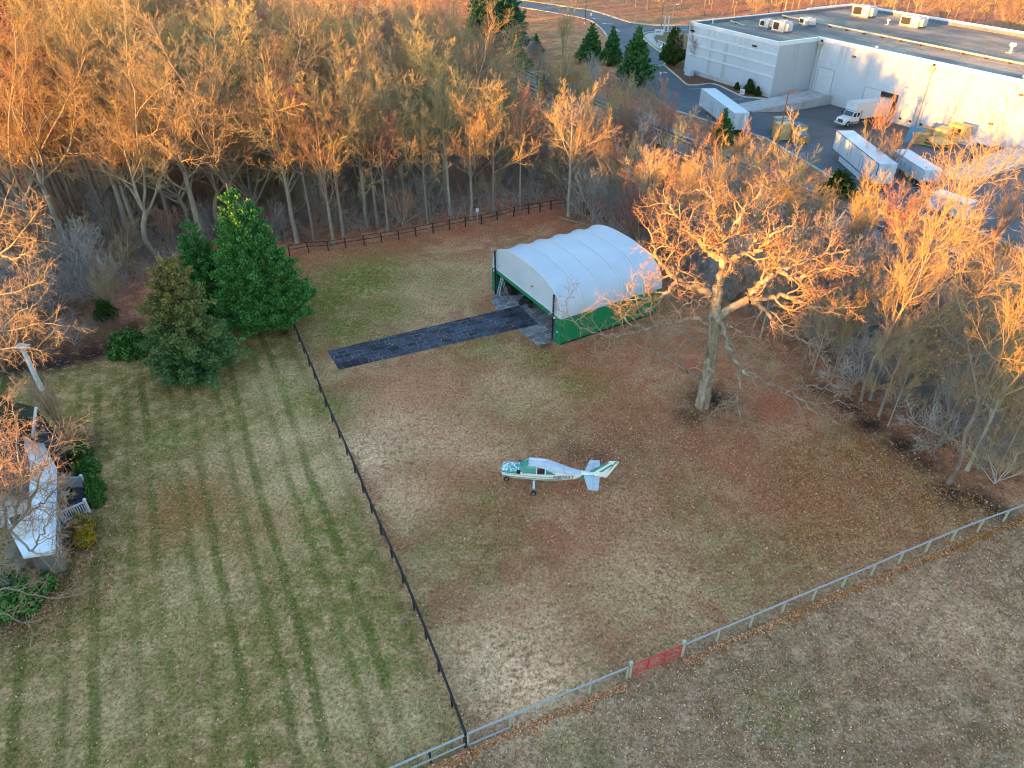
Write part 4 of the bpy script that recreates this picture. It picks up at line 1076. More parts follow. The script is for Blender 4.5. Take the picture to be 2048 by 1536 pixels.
for k in range(9):
    y = -7.8 + 18.4 * k / 8; z = .5 * (y + 10.5) / 21.6
    MB().box(6.18, y - .04, z + .1, 6.26, y + .04, z + 1.0).build('baluster', M['white_paint'], r)
r = ramp_thing('loading_ramp', 45.2, 50.2, -6.0, 11.1, .9, 'long bare concrete ramp beside the white stair', (45.1, 50.3), 0, -.1)
MB().flat([(45.2, -9.6), (50.2, -9.6), (50.2, -6.02), (45.2, -6.02)], .035).build('landing_slab', M['rail_wood'], r)
r = empty('stair', wh(40, 8.8), WA, 'white wooden stair with landing at the two personnel doors', 'stair')
MB().box(-2.8, -.4, .38, 2.4, 2.3, .5).build('landing', M['white_paint'], r)
for x in (-2.7, -.3, 2.2): MB().box(x, -.38, 0, x + .14, -.24, .38).build('post', M['white_paint'], r); MB().box(x, 1.9, 0, x + .14, 2.04, .38).build('post', M['white_paint'], r)
for k in range(5): MB().box(-2.2, -.75 - .34 * k, .40 - .085 * k - .05, -.4, -.42 - .34 * k, .40 - .085 * k).build('tread', M['white_paint'], r)
for x in (-2.3, -.34): MB().beam((x, -.42, .30), (x, -2.2, .0), .07, .22).build('stringer', M['white_paint'], r); MB().beam((x, -.42, 1.25), (x, -2.2, .9), .08, .08).build('handrail', M['white_paint'], r); MB().box(x - .06, -2.22, 0, x + .06, -2.1, .95).build('newel', M['white_paint'], r)
MB().beam((-.3, -.38, 1.3), (2.35, -.38, 1.3), .08, .08).build('handrail', M['white_paint'], r)
for x in (.6, 1.5, 2.3): MB().box(x - .04, -.42, .5, x + .04, -.34, 1.28).build('baluster', M['white_paint'], r)

# ---------------------------------------------------------------- vehicles
def box_truck():
    y0 = -1.2                                        # nose; rear against the dock shelter
    zf = -.62
    r = empty('box_truck', wh(19.25, y0, zf), WA, 'white box truck with a crew cab backed up to the open loading dock', 'truck')
    w = 1.25
    sl = -.045                                       # the yard falls towards the dock
    # cargo body
    b = MB(); b.extr([(2.15, 2.65), (4.0, 2.65), (4.0, 1.25), (11.6, 1.25), (11.6, 4.0), (2.15, 4.0)], 'x', -w, w); b.build('cargo_box', M['white_paint'], r, bevel=.03)
    MB().box(-w + .02, 2.2, 4.005, w - .02, 11.55, 4.03).build('box_roof', M['trailer_white'], r)
    tr = MB()
    for x in (-w - .02, w - .02):
        tr.box(x, 2.15, 3.92, x + .04, 11.6, 4.02); tr.box(x, 2.13, 2.6, x + .04, 2.22, 4.0); tr.box(x, 4.0, 1.2, x + .04, 11.6, 1.32); tr.box(x, 3.95, 1.25, x + .04, 4.08, 2.65)
    tr.build('box_trim', M['grey_wood'], r)
    MB().box(-.45, 1.2, .55, .45, 11.4, .85).build('chassis', M['black_metal'], r)
    # cab with a raked windscreen, bonnet and wings
    c = MB(); c.loft([[(x, 1.55, .75), (x, 1.62, 1.62), (x, 2.05, 2.55), (x, 3.8, 2.62), (x, 3.85, .75)] for x in (-1.08, 1.08)], closed=True); c.build('cab', M['white_clean'], r, bevel=.06)
    h = MB(); h.loft([[(x * k, .12, .62), (x * k, .05, 1.05), (x * k * .97, .30, 1.42), (x * k * .98, 1.56, 1.66), (x * k, 1.56, .62)] for x, k in ((-1, 1.05), (1, 1.05))], closed=True); h.build('bonnet', M['white_clean'], r, bevel=.08)
    g = MB(); g.box(-.52, .00, .72, .52, .06, 1.22); g.build('grille', M['black_metal'], r)
    s = MB()
    for k in range(5): s.box(-.5, -.015, .78 + k * .09, .5, -.001, .81 + k * .09)
    s.build('grille_bar', M['steel'], r)
    for sx in (-1, 1): MB().box(sx * .80 - .2, -.01, .86, sx * .80 + .2, .10, 1.14).build('headlight', M['lamp_lens'], r, bevel=.02)
    MB().box(-1.18, -.16, .38, 1.18, .12, .68).build('front_bumper', M['ac_metal'], r, bevel=.04)
    ws = MB(); ws.add([(-.96, 1.605, 1.72), (.96, 1.605, 1.72), (.92, 1.985, 2.48), (-.92, 1.985, 2.48)], [(0, 1, 2, 3)]); ws.build('windscreen', M['dark_glass'], r)
    for sx in (-1, 1):
        for ya, yb in ((1.95, 2.65), (2.9, 3.5)):
            wd = MB().box(sx * 1.085 - .01, ya, 1.65, sx * 1.085 + .01, yb, 2.35); wd.build('side_window', M['dark_glass'], r)
        dr = MB().box(sx * 1.09 - .012, 1.75, .80, sx * 1.09 + .012, 2.78, 1.60).build('door', M['white_clean'], r)
        MB().box(sx * 1.11 - .02, 2.55, 1.42, sx * 1.11 + .02, 2.72, 1.48).build('handle', M['black_metal'], dr)
        MB().box(sx * 1.42 - .1, 1.72, 1.75, sx * 1.42 + .1, 1.80, 2.25).build('mirror', M['black_metal'], r)
        MB().beam((sx * 1.08, 1.8, 2.2), (sx * 1.40, 1.76, 2.1), .04, .04).build('mirror_arm', M['black_metal'], r)
        MB().box(sx * 1.0 - .3, 2.0, .45, sx * 1.0 + .3, 3.6, .68).build('step_tank', M['steel'], r)
        ar = MB()
        for i in range(8):
            a0, a1 = PI * i / 8, PI * (i + 1) / 8
            ar.hexa([(sx * .80, .95 - .62 * math.cos(a0), .50 + .62 * math.sin(a0)), (sx * 1.16, .95 - .62 * math.cos(a0), .50 + .62 * math.sin(a0)), (sx * 1.16, .95 - .62 * math.cos(a1), .50 + .62 * math.sin(a1)), (sx * .80, .95 - .62 * math.cos(a1), .50 + .62 * math.sin(a1)),
                     (sx * .80, .95 - .70 * math.cos(a0), .50 + .70 * math.sin(a0)), (sx * 1.16, .95 - .70 * math.cos(a0), .50 + .70 * math.sin(a0)), (sx * 1.16, .95 - .70 * math.cos(a1), .50 + .70 * math.sin(a1)), (sx * .80, .95 - .70 * math.cos(a1), .50 + .70 * math.sin(a1))])
        ar.build('wing', M['white_clean'], r)
        wheel_parts(r, (sx * 1.0, .95, .50), (1, 0, 0), .50, .30, 'steel')
        wheel_parts(r, (sx * .95, 9.0, .50), (1, 0, 0), .50, .50, 'steel')
        MB().box(sx * .95 - .3, 9.65, .2, sx * .95 + .3, 9.68, .8).build('mudflap', M['rubber'], r)
    r.rotation_euler = (-.040, 0, WA)
    return r
box_truck()
def trailer(name, x, y, ang, L, Hh, lab, rail, skirt=False, z=0.0, wheels=True):
    """semi-trailer body; origin at the front end, x runs to the rear doors"""
    r = empty(name, wh(x, y, z), WA + ang, lab, 'trailer', 'semi trailers in the yard')
    w = 1.35
    b = MB(); b.box(0, -w, 1.15, L, w, Hh - .03); b.build('body', M['trailer_white'], r, bevel=.03)
    MB().box(.03, -w + .03, Hh - .029, L - .03, w - .03, Hh + .005).build('roof', M['trailer_white'], r)
    t = MB()
    for s in (-1, 1):
        t.box(-.02, s * (w + .01) - .03, Hh - .10, L + .02, s * (w + .01) + .03, Hh + .02)
        t.box(-.02, s * (w + .01) - .03, 1.08, L + .02, s * (w + .01) + .03, 1.26)
        for e in (0, L): t.box(e - .06, s * (w + .012) - .03, 1.26, e + .06, s * (w + .012) + .03, Hh - .10)
    t.build('edge_rail', M[rail], r)
    for k in range(2):
        d = MB(); d.box(L + .002, -w + .06 + k * w, 1.25, L + .05, -.04 + k * w, Hh - .15); o = d.build('rear_door', M['white_paint'], r)
        MB().cyl((L + .08, -.25 + k * .5, 1.3), (L + .08, -.25 + k * .5, Hh - .2), .025, n=6).build('lock_rod', M['steel'], o)
        for z_ in (1.6, 2.4, 3.2): MB().box(L + .05, (-w + .08) * (1 - 2 * k) - .05, z_, L + .09, (-w + .08) * (1 - 2 * k) + .05, z_ + .14).build('hinge', M['black_metal'], o)
    for k, xx in enumerate((L * .36, L * .64)):
        o = MB().box(xx, -w - .035, 1.5, xx + 1.1, -w - .002, Hh - .45).build('side_door', M['trailer_white'], r)
        for q in (.05, 1.0): MB().box(xx + q, -w - .06, 1.6, xx + q + .06, -w - .036, Hh - .6).build('door_bar', M['tarp_dark'], o)
    for k in range(1, int(L / 1.22)):
        for s in (-1, 1): MB().box(k * 1.22 - .02, s * (w + .004) - .004, 1.28, k * 1.22 + .02, s * (w + .004) + .004, Hh - .12).build('side_seam', M['grey_wood'], r)
    MB().box(.2, -.5, .85, L - .2, .5, 1.14).build('chassis', M['black_metal'], r)
    for s in (-1, 1):
        MB().beam((2.6, s * .6, .03), (2.6, s * .6, 1.1), .14, .14).build('landing_leg', M['black_metal'], r)
        if wheels:
            for xx in (L - 3.0, L - 1.75): wheel_parts(r, (xx, s * .95, .5), (0, 1, 0), .5, .55, 'steel')
        if skirt: MB().box(3.2, s * (w - .06) - .02, .2, L - 3.8, s * (w - .06) + .02, 1.07).build('side_skirt', M['trailer_white'], r)
    MB().box(L - .1, -w, .5, L, w, .62).build('rear_bumper', M['black_metal'], r)
    return r
trailer('semi_trailer', .95, -17.6, math.radians(-21.5), 17.2, 4.05, 'clean pale semi trailer with closed rear doors parked by the landscaped bed', 'grey_wood')
trailer('semi_trailer', 32.6, -16.6, math.radians(-28.0), 16.2, 4.05, 'long white trailer with dark lower rail half hidden by bare trees', 'tarp_dark', True)
trailer('flatbed_trailer', 40.9, -13.6, math.radians(-24.0), 9.5, 2.9, 'low white trailer standing behind the long trailer with dark rail', 'grey_wood', False)
# short pale trailer glimpsed through the golden tree by the track
p = G(1895, 432)
r = empty('cargo_trailer', p, -1.0, 'small white cargo trailer glimpsed through golden branches beside the tracks', 'trailer')
MB().box(-2.6, -1.05, .55, 2.6, 1.05, 2.7).build('body', M['trailer_white'], r, bevel=.04)
MB().box(-2.62, -1.07, 2.66, 2.62, 1.07, 2.74).build('roof', M['white_clean'], r)
MB().beam((2.6, 0, .5), (3.8, 0, .45), .12, .12).build('tow_bar', M['black_metal'], r)
for s in (-1, 1): wheel_parts(r, (-.3, s * 1.02, .33), (0, 1, 0), .33, .2, 'steel')

def white_car():
    p = G(1337, 99)
    r = empty('parked_car', p, math.radians(14), 'white car parked by the railing of the traffic island', 'car')
    L, w = 4.5, .9
    prof_ = [(-2.2, .45, .75, .80), (-2.1, .30, .84, .90), (-1.2, .26, .96, .95), (-.5, .26, 1.0, .95), (.6, .26, 1.0, .95), (1.5, .28, 1.02, .94), (2.1, .35, .98, .88), (2.25, .5, .85, .80)]
    rings = []
    for x, z0, z1, k in prof_:
        rings.append([(x, -w * k, z0), (x, -w * k * 1.02, (z0 + z1) / 2), (x, -w * k * .93, z1), (x, w * k * .93, z1), (x, w * k * 1.02, (z0 + z1) / 2), (x, w * k, z0)])
    MB().loft(rings).build('body', M['white_clean'], r, smooth=False, bevel=.05)
    MB().loft([[(-.95, -.78, .98), (-.95, .78, .98)] [::1] + [(-.95, .78, 1.0), (-.95, -.78, 1.0)], [(-.25, -.64, 1.38), (-.25, .64, 1.38), (-.25, .64, 1.40), (-.25, -.64, 1.40)], [(.75, -.64, 1.40), (.75, .64, 1.40), (.75, .64, 1.42), (.75, -.64, 1.42)], [(1.75, -.76, 1.0), (1.75, .76, 1.0), (1.75, .76, 1.02), (1.75, -.76, 1.02)]]).build('roof', M['white_clean'], r)
    gl = MB(); gl.add([(-.93, -.74, 1.0), (-.93, .74, 1.0), (-.28, .60, 1.385), (-.28, -.60, 1.385)], [(0, 3, 2, 1)]); gl.build('windscreen', M['dark_glass'], r)
    gl = MB(); gl.add([(1.72, -.72, 1.03), (1.72, .72, 1.03), (.80, .60, 1.43), (.80, -.60, 1.43)], [(0, 1, 2, 3)]); gl.build('rear_window', M['dark_glass'], r)
    for s in (-1, 1):
        g = MB(); g.add([(-.80, s * .80, 1.0), (1.45, s * .80, 1.02), (.75, s * .67, 1.37), (-.22, s * .67, 1.37)], [(0, 1, 2, 3)]); g.build('side_window', M['dark_glass'], r)
        MB().box(-2.2, s * .6 - .16, .62, -2.08, s * .6 + .16, .76).build('headlight', M['lamp_lens'], r)
        MB().box(2.14, s * .6 - .16, .72, 2.28, s * .6 + .16, .86).build('tail_light', M['red_metal'], r)
        for x in (-1.4, 1.45): wheel_parts(r, (x, s * .84, .33), (0, 1, 0), .33, .2, 'steel')
white_car()

# ---------------------------------------------------------------- crates, pallets and boards in the yard
def crate(name, loc, rz, s, lab, mat='plywood', group=None, top=None, hole=False):
    r = empty(name, loc, rz, lab, 'crate', group)
    a, b, c = s
    MB().box(-a / 2, -b / 2, .12, a / 2, b / 2, c).build('case', M[mat], r)
    for y in (-b / 2 + .1, 0, b / 2 - .1): MB().box(-a / 2 + .02, y - .06, 0, a / 2 - .02, y + .06, .118).build('skid', M['plywood_dark'], r)
    for sx in (-1, 1):
        for q in (-.42, 0, .42): MB().box(q * a - .05, sx * (b / 2 + .012) - .012, .14, q * a + .05, sx * (b / 2 + .012) + .012, c - .02).build('batten', M['plywood_dark'], r)
    for sx in (-1, 1):
        for q in (-.42, .42): MB().box(sx * (a / 2 + .012) - .012, q * b - .05, .14, sx * (a / 2 + .012) + .012, q * b + .05, c - .02).build('batten', M['plywood_dark'], r)
    MB().box(-a / 2 - .03, -b / 2 - .03, c + .002, a / 2 + .03, b / 2 + .03, c + .05).build('lid', M[top or mat], r)
    if hole: MB().box(-a * .25, -b / 2 - .03, c * .45, a * .25, -b / 2 - .026, c * .85).build('opening', M['rubber'], r)
    return r
gA = 'plywood crates by the pale trailer'
crate('wooden_crate', wh(17.6, -14.6), WA - .3, (1.8, 2.4, 2.2), 'open slatted crate closest to the rear of the pale trailer', 'plywood_dark', gA, 'plywood')
crate('wooden_crate', wh(19.6, -16.4), WA - .35, (1.9, 2.6, 2.6), 'tall tan crate with a dark covered lid between two others', 'plywood', gA, 'tarp_dark')
crate('wooden_crate', wh(21.5, -18.4), WA - .35, (1.9, 2.4, 2.7), 'tall yellowish crate with a bare lid beside the yard lamp', 'plywood', gA)
crate('wooden_crate', wh(21.3, -14.4), WA - .2, (2.8, 2.0, 1.9), 'wide crate under a dark tarpaulin behind the tall yellowish one', 'plywood', gA, 'tarp_dark')
crate('wooden_crate', wh(24.2, -16.8), WA - .3, (2.4, 2.2, 1.4), 'low crate with clutter on its lid nearest the long trailer', 'plywood_dark', gA, 'tarp_dark')
gB = 'wooden crates heaped below the dock wall'
def yz(x, y): return float(pit_z(np.float64(x), np.float64(y))) + .03
crate('wooden_crate', wh(35.2, 5.6, yz(35.2, 5.6)), WA + .15, (2.2, 2.4, 2.1), 'tan crate at the centre of the heap below the dock wall', 'plywood', gB)
crate('wooden_crate', wh(32.6, 7.0, yz(32.6, 7)), WA + .1, (4.0, 1.4, 1.5), 'long low crate lying against the dock wall', 'plywood', gB, 'plywood_dark')
crate('wooden_crate', wh(36.4, 7.9, .1), WA + .1, (3.0, 2.0, 2.5), 'big crate with a dark opening in its side', 'plywood', gB, None, True)
crate('wooden_crate', wh(34.2, 1.4, yz(34.2, 1.4)), WA + .3, (1.9, 2.0, 1.7), 'orange brown crate next to the blue panel', 'plywood_dark', gB)
rng = np.random.default_rng(11)
for k in range(9):
    a = rng.uniform(-.35, .35)
    x, y = 37.0 + rng.uniform(-1.3, 1.5), 2.9 + rng.uniform(-1.0, 1.0)
    o = empty('plywood_sheet', wh(x, y, .05 + .10 * k), WA + a, 'loose plywood sheet in the slumped pile before the crates', 'plywood sheet', 'plywood sheets in the slumped pile')
    o.rotation_euler = (rng.uniform(-.05, .05), rng.uniform(-.05, .05), WA + a)
    MB().box(-1.35, -1.5, 0, 1.35, 1.5, .07).build('board', M['plywood' if k % 3 else 'plywood_dark'], o)
    MB().box(-1.2, -1.4, -.05, 1.2, -1.25, -.001).build('batten', M['plywood_dark'], o)
o = empty('blue_panel', wh(33.0, 1.0, yz(33, 1) ), WA + .4, 'flat blue board leaning on the crates in the yard', 'board')
o.rotation_euler = (-.35, 0, WA + .25)
MB().box(-1.3, -.04, 0, 1.3, .04, 2.6).build('board', M['blue_panel'], o); MB().box(-1.32, .041, 0, -1.2, .10, 2.6).build('stiffener', M['plywood_dark'], o)

# ---------------------------------------------------------------- yard furniture
def lamp_post(px, py, hgt, arm, rz, lab, mat='rust', head='rust'):
    r = empty('street_lamp', G(px, py), rz, lab, 'lamp post', 'lamp posts round the warehouse')
    MB().box(-.25, -.25, 0, .25, .25, .4).build('footing', M['concrete'], r)
    MB().cyl((0, 0, .4), (0, 0, hgt), .11, .08, n=8).build('pole', M[mat], r)
    MB().beam((0, 0, hgt - .05), (arm, 0, hgt), .09, .09).build('arm', M[mat], r)
    MB().box(arm - .1, -.22, hgt - .12, arm + .7, .22, hgt + .08).build('lamp_head', M[head], r, bevel=.03)
lamp_post(1554, 294, 9.0, .5, -.3, 'tall rusty lamp post among the plywood crates')
lamp_post(1341, 72, 8.0, .7, .1, 'pale lamp post behind the traffic island', 'steel', 'white_clean')
lamp_post(1170, 47, 8.5, .5, 2.4, 'thin dark lamp post beside the road bend', 'black_metal', 'black_metal')
def sign(px, py, wd, hh, z0, rz, lab, text=None, mat='white_clean'):
    r = empty('sign', G(px, py), rz, lab, 'sign')
    MB().box(-.04, -.04, 0, .04, .04, z0 + hh).build('post', M['steel'], r)
    pl = MB().box(-wd / 2, -.075, z0, wd / 2, -.045, z0 + hh).build('panel', M[mat], r)
    k = MB()
    for q in ((.30, .62), (.50, .40), (.66, .55)): k.box(-wd * q[1], -.084, z0 + hh * q[0] - .03, wd * q[1] * .6, -.078, z0 + hh * q[0] + .03)
    if text: k.build('printed_line', M['sign_ink'], pl)
sign(1481, 204, .95, 1.0, 1.5, -.5, 'white sign on a post behind the pale trailer', True)
sign(1388, 147, .5, .6, 1.6, -.6, 'small white sign in front of the ornamental tree')
sign(1103, 21, .9, .9, 3.0, 0, 'white road sign on a tall post at the far kerb')
sign(1182, 38, .6, .8, .9, 0, 'white marker sign in the road near the turn arrows')
r = empty('notice_board', z4(1452, 352) + (.16,), -.35, 'low white monument sign on the traffic island', 'sign')
MB().box(-1.2, -.14, .25, 1.2, .14, 1.5).build('panel', M['white_clean'], r); MB().box(-1.0, -.1, 0, 1.0, .1, .249).build('plinth', M['concrete'], r)
mk = MB(); mk.box(-.9, -.155, 1.0, .6, -.142, 1.15); mk.box(-.9, -.155, .65, .9, -.142, .75); mk.build('printed_line', M['stone'], r)
for k, (x, y) in enumerate(((1500, 318), (1538, 316))):
    b = z4(x, y)
    r = empty('bollard_post', b + (.1,), 0, ['white post left of its twin on the island', 'white post right of its twin on the island'][k], 'post', 'white posts on the traffic island')
    MB().box(-.16, -.16, 0, .16, .16, 3.9).build('post', M['white_clean'], r); MB().box(-.2, -.2, 3.9, .2, .2, 4.0).build('cap', M['white_clean'], r)
a, b = Vector(z4(1440, 440)), Vector(z4(1515, 470))
d = b - a
r = empty('railing', (a.x, a.y, .16), math.atan2(d.y, d.x), 'white picket railing beside the white car', 'railing')
for z in (.2, 1.0): MB().box(0, -.04, z, d.length, .04, z + .09).build('rail', M['white_clean'], r)
for k in range(9): MB().box(d.length * k / 8 - .05, -.05, 0, d.length * k / 8 + .05, .05, 1.15).build('picket', M['white_clean'], r)
p = wh(-23.2, -1.6, .13)
r = empty('utility_box', p, WA, 'squat white utility cabinet in the planting bed', 'cabinet')
MB().box(-.9, -.6, .15, .9, .6, 1.25).build('cabinet', M['white_paint'], r, bevel=.03); MB().box(-1.0, -.7, 0, 1.0, .7, .149).build('pad', M['concrete'], r)
MB().box(-.02, -.62, .3, .02, -.602, 1.1).build('door_seam', M['tarp_dark'], r)

# ---------------------------------------------------------------- person walking in the yard
def person():
    p = wh(46.0, -2.9, .03) if False else G(1938, 331, .02)
    r = empty('person', p, 2.6, 'person walking in a maroon jacket and dark trousers near the concrete ramp', 'person')
    J = {'pel': (0, 0, .95, .15), 'ch': (0, .02, 1.32, .18), 'nk': (0, .03, 1.50, .065), 'hd': (0, .05, 1.62, .10), 'tp': (0, .05, 1.74, .075),
         'lh': (-.10, 0, .90, .10), 'lk': (-.11, .16, .50, .065), 'la': (-.11, .02, .09, .045), 'lt': (-.11, .20, .05, .04),
         'rh': (.10, 0, .90, .10), 'rk': (.11, -.02, .50, .065), 'ra': (.11, -.28, .12, .045), 'rt': (.11, -.12, .05, .04),
         'ls': (-.20, .02, 1.42, .075), 'le': (-.27, -.08, 1.14, .05), 'lw': (-.28, .06, .90, .035), 'rs': (.20, .02, 1.42, .075), 're': (.27, .06, 1.14, .05), 'rw': (.27, .22, .93, .035)}
    E_ = [('pel', 'ch'), ('ch', 'nk'), ('nk', 'hd'), ('hd', 'tp'), ('pel', 'lh'), ('lh', 'lk'), ('lk', 'la'), ('la', 'lt'), ('pel', 'rh'), ('rh', 'rk'), ('rk', 'ra'), ('ra', 'rt'), ('ch', 'ls'), ('ls', 'le'), ('le', 'lw'), ('ch', 'rs'), ('rs', 're'), ('re', 'rw')]
    for s in ('l', 'r'):
        wx, wy, wz, _ = J[s + 'w']; sx = -1 if s == 'l' else 1
        J[s + 'pm'] = (wx, wy + .02, wz - .06, .026); E_.append((s + 'w', s + 'pm'))
        for i, (dx, ln) in enumerate(((-.030, .075), (-.010, .088), (.010, .082), (.028, .066))):
            J[f'{s}f{i}'] = (wx + dx * .6, wy + .03 + dx, wz - .075 - ln, .009); E_.append((s + 'pm', f'{s}f{i}'))
        J[s + 'th'] = (wx - sx * .03, wy + .06, wz - .10, .010); E_.append((s + 'pm', s + 'th'))
    names = list(J)
    me = bpy.data.meshes.new('body'); me.from_pydata([J[n][:3] for n in names], [(names.index(a), names.index(b)) for a, b in E_], [])
    o = add_obj('body', me, r)
    sk = o.modifiers.new('skin', 'SKIN'); sk.use_smooth_shade = True
    for i, n in enumerate(names):
        v = me.skin_vertices[0].data[i]; v.radius = (J[n][3], J[n][3]); v.use_root = n == 'pel'
    o.modifiers.new('sub', 'SUBSURF').levels = 1; o.modifiers['sub'].render_levels = 1
    m, nt, bs = new_mat('person_cloth'); h = N(nt)
    sep = h.n('ShaderNodeSeparateXYZ'); h.l(h.coord('Object'), sep.inputs[0])
    c = h.mix(h.ramp(sep.outputs[2], [(.905, 0.), (.915, 1.)]), (.012, .013, .02), (.09, .015, .035)); c = h.mix(h.math('GREATER_THAN', sep.outputs[2], 1.52), c, (.26, .15, .10))
    ax = h.math('GREATER_THAN', h.math('ABSOLUTE', sep.outputs[0]), .235); hz = h.math('LESS_THAN', sep.outputs[2], .92)
    c = h.mix(h.math('MULTIPLY', ax, hz), c, (.26, .15, .10))
    h.l(c, bs.inputs['Base Color']); bs.inputs['Roughness'].default_value = .9; me.materials.append(m)
    hb = MB(); hb.sphere((0, .03, 1.69), .108, n=12, k=8, sc=(1, 1.05, .95)); hb.build('hair', M['hair'], r, smooth=True)
    f = MB(); f.sphere((-.035, .145, 1.66), .012, n=6, k=4); f.sphere((.035, .145, 1.66), .012, n=6, k=4); f.build('eyes', M['hair'], r)
    f = MB(); f.cyl((0, .135, 1.65), (0, .168, 1.615), .010, .018, n=6); f.build('nose', M['skin'], r)
person()
# ---------------------------------------------------------------- fences
def along(pts, step=None, n=None):
    """points at equal spacing along a polyline"""
    P = [Vector(p[:2]) for p in pts]
    L = [0]
    for a, b in zip(P, P[1:]): L.append(L[-1] + (b - a).length)
    n = n or max(2, int(round(L[-1] / step)) + 1)
    out = []
    for i in range(n):
        d = L[-1] * i / (n - 1)
        k = max(j for j in range(len(L)) if L[j] <= d + 1e-9); k = min(k, len(P) - 2)
        out.append(P[k].lerp(P[k + 1], (d - L[k]) / (L[k + 1] - L[k])))
    return out
def post_fence(name, pts, label, post_w, hgt, mat_post, rails, mat_rail, rail_w, rail_h, cap=False, lean=0.0, wire=False, seed=0, post_h=None):
    rng = random.Random(seed)
    root = empty(name, (pts[0].x, pts[0].y, 0), 0, label, 'fence')
    o = pts[0]; Q = [(p.x - o.x, p.y - o.y) for p in pts]
    hs = [hgt + rng.uniform(-.04, .04) for _ in Q]
    for k, (x, y) in enumerate(Q):
        a, b = Q[max(k - 1, 0)], Q[min(k + 1, len(Q) - 1)]; ang = math.atan2(b[1] - a[1], b[0] - a[0])
        m = MB(); lx, ly = rng.uniform(-lean, lean), rng.uniform(-lean, lean)
        m.loft([[(sx * post_w / 2 + t * lx, sy * post_w / 2 + t * ly, t * (post_h or hs[k]) - .05 * (1 - t)) for sx, sy in ((-1, -1), (1, -1), (1, 1), (-1, 1))] for t in (0, 1)])
        q = m.build('post', M[mat_post], root); q.location = (x, y, 0); q.rotation_euler = (0, 0, ang)
    for z in rails:
        for k in range(len(Q) - 1):
            (x0, y0), (x1, y1) = Q[k], Q[k + 1]
            d = math.hypot(x1 - x0, y1 - y0); ox, oy = -(y1 - y0) / d * (post_w / 2 + rail_w / 2 + .003), (x1 - x0) / d * (post_w / 2 + rail_w / 2 + .003)
            MB().beam((x0 + ox, y0 + oy, z * hs[k]), (x1 + ox, y1 + oy, z * hs[k + 1]), rail_w, rail_h).build('rail', M[mat_rail], root)
    if cap:
        for k in range(len(Q) - 1):
            MB().beam((*Q[k], hs[k] + .025), (*Q[k + 1], hs[k + 1] + .025), cap, .04).build('top_board', M[mat_rail], root)
    if wire:
        wm = []
        for k in range(len(Q) - 1):
            a, b = np.array(Q[k]), np.array(Q[k + 1]); L = np.linalg.norm(b - a); n = int(L / .15)
            nr = np.array([-(b - a)[1], (b - a)[0]]) / L * (post_w / 2 + .01)
            for z in np.linspace(.06, hgt * .93, 9): wm.append([(*(a + nr), z), (*(b + nr), z)])
            for i in range(1, n): q = a + (b - a) * i / n + nr; wm.append([(*q, .05), (*q, hgt * .95)])
        V, F = tubes_np(np.array(wm), np.full((len(wm), 2), .0035), 3)
        q = add_obj('wire_mesh', np_mesh('wire_mesh', V, F, mats=[M['wire']]), root)
    return root
def tubes_np(P, R, k):
    P = np.asarray(P, float); R = np.asarray(R, float)
    Nn, K, _ = P.shape
    T = np.gradient(P, axis=1); T /= np.linalg.norm(T, axis=2, keepdims=True) + 1e-9
    U = np.cross(T, np.array([0.31, 0.52, 0.797])); U /= np.linalg.norm(U, axis=2, keepdims=True) + 1e-9
    W = np.cross(T, U)
    a = np.arange(k) * 2 * PI / k
    V = P[:, :, None, :] + R[:, :, None, None] * (np.cos(a)[:, None] * U[:, :, None, :] + np.sin(a)[:, None] * W[:, :, None, :])
    base = (np.arange(Nn)[:, None, None] * K + np.arange(K - 1)[None, :, None]) * k
    i = np.arange(k); j = (i + 1) % k
    F = np.stack([base + i, base + j, base + k + j, base + k + i], -1).reshape(-1, 4)
    return V.reshape(-1, 3), F
bf = [(580, 640), (594, 672), (625, 745), (660, 832), (706, 935), (755, 1052), (800, 1150), (845, 1260), (885, 1360), (932, 1490)]
post_fence('black_fence', along([G(*p) for p in bf], step=2.35), 'black board fence running between the mown lawn and the aircraft field', .11, 1.12, 'black_wood', (.30, .62, .94), 'black_wood', .03, .11, cap=.08, seed=1)
rf = [(580, 512), (618, 505), (657, 502), (692, 496), (729, 491), (764, 485), (798, 480), (832, 473), (866, 466), (899, 460), (931, 454), (963, 449), (995, 441), (1027, 433), (1057, 428), (1080, 425), (1102, 420), (1130, 417)]
P_ = [G(*p) for p in rf]
post_fence('wood_edge_fence', [Vector(p[:2]) for p in P_], 'black post and rail fence along the foot of the bare wood', .13, 1.3, 'black_wood', (.58, .96), 'black_wood', .03, .07, lean=.10, seed=2)
wl = along([G(1364, 1312), G(1900, 1083), G(2050, 1027), G(2200, 975)], step=2.42)
post_fence('wire_fence', wl, 'grey top board wire fence running from the red gate to the wood', .11, 1.12, 'post_wood', (), 'rail_wood', .04, .12, cap=.10, wire=True, seed=3)
wl2 = along([G(936, 1490), G(1253, 1357)], n=5)
r = post_fence('wire_fence', wl2, 'short wire fence with grey top board between the black fence and red gate', .11, 1.12, 'post_wood', (), 'rail_wood', .04, .12, cap=.10, wire=True, seed=4)
q = wl2[1] - wl2[0]
MB().beam((.05, -.06, .12), (q.x, q.y - .06, .12), .05, .14).build('ground_board', M['rail_wood'], r)
wl3 = along([G(930, 1494), G(640, 1625)], n=5)
post_fence('wire_fence', wl3, 'wire fence with pale grey top board running down past the corner post', .12, 1.12, 'black_wood', (.4,), 'rail_wood', .04, .14, cap=.11, wire=True, seed=5)
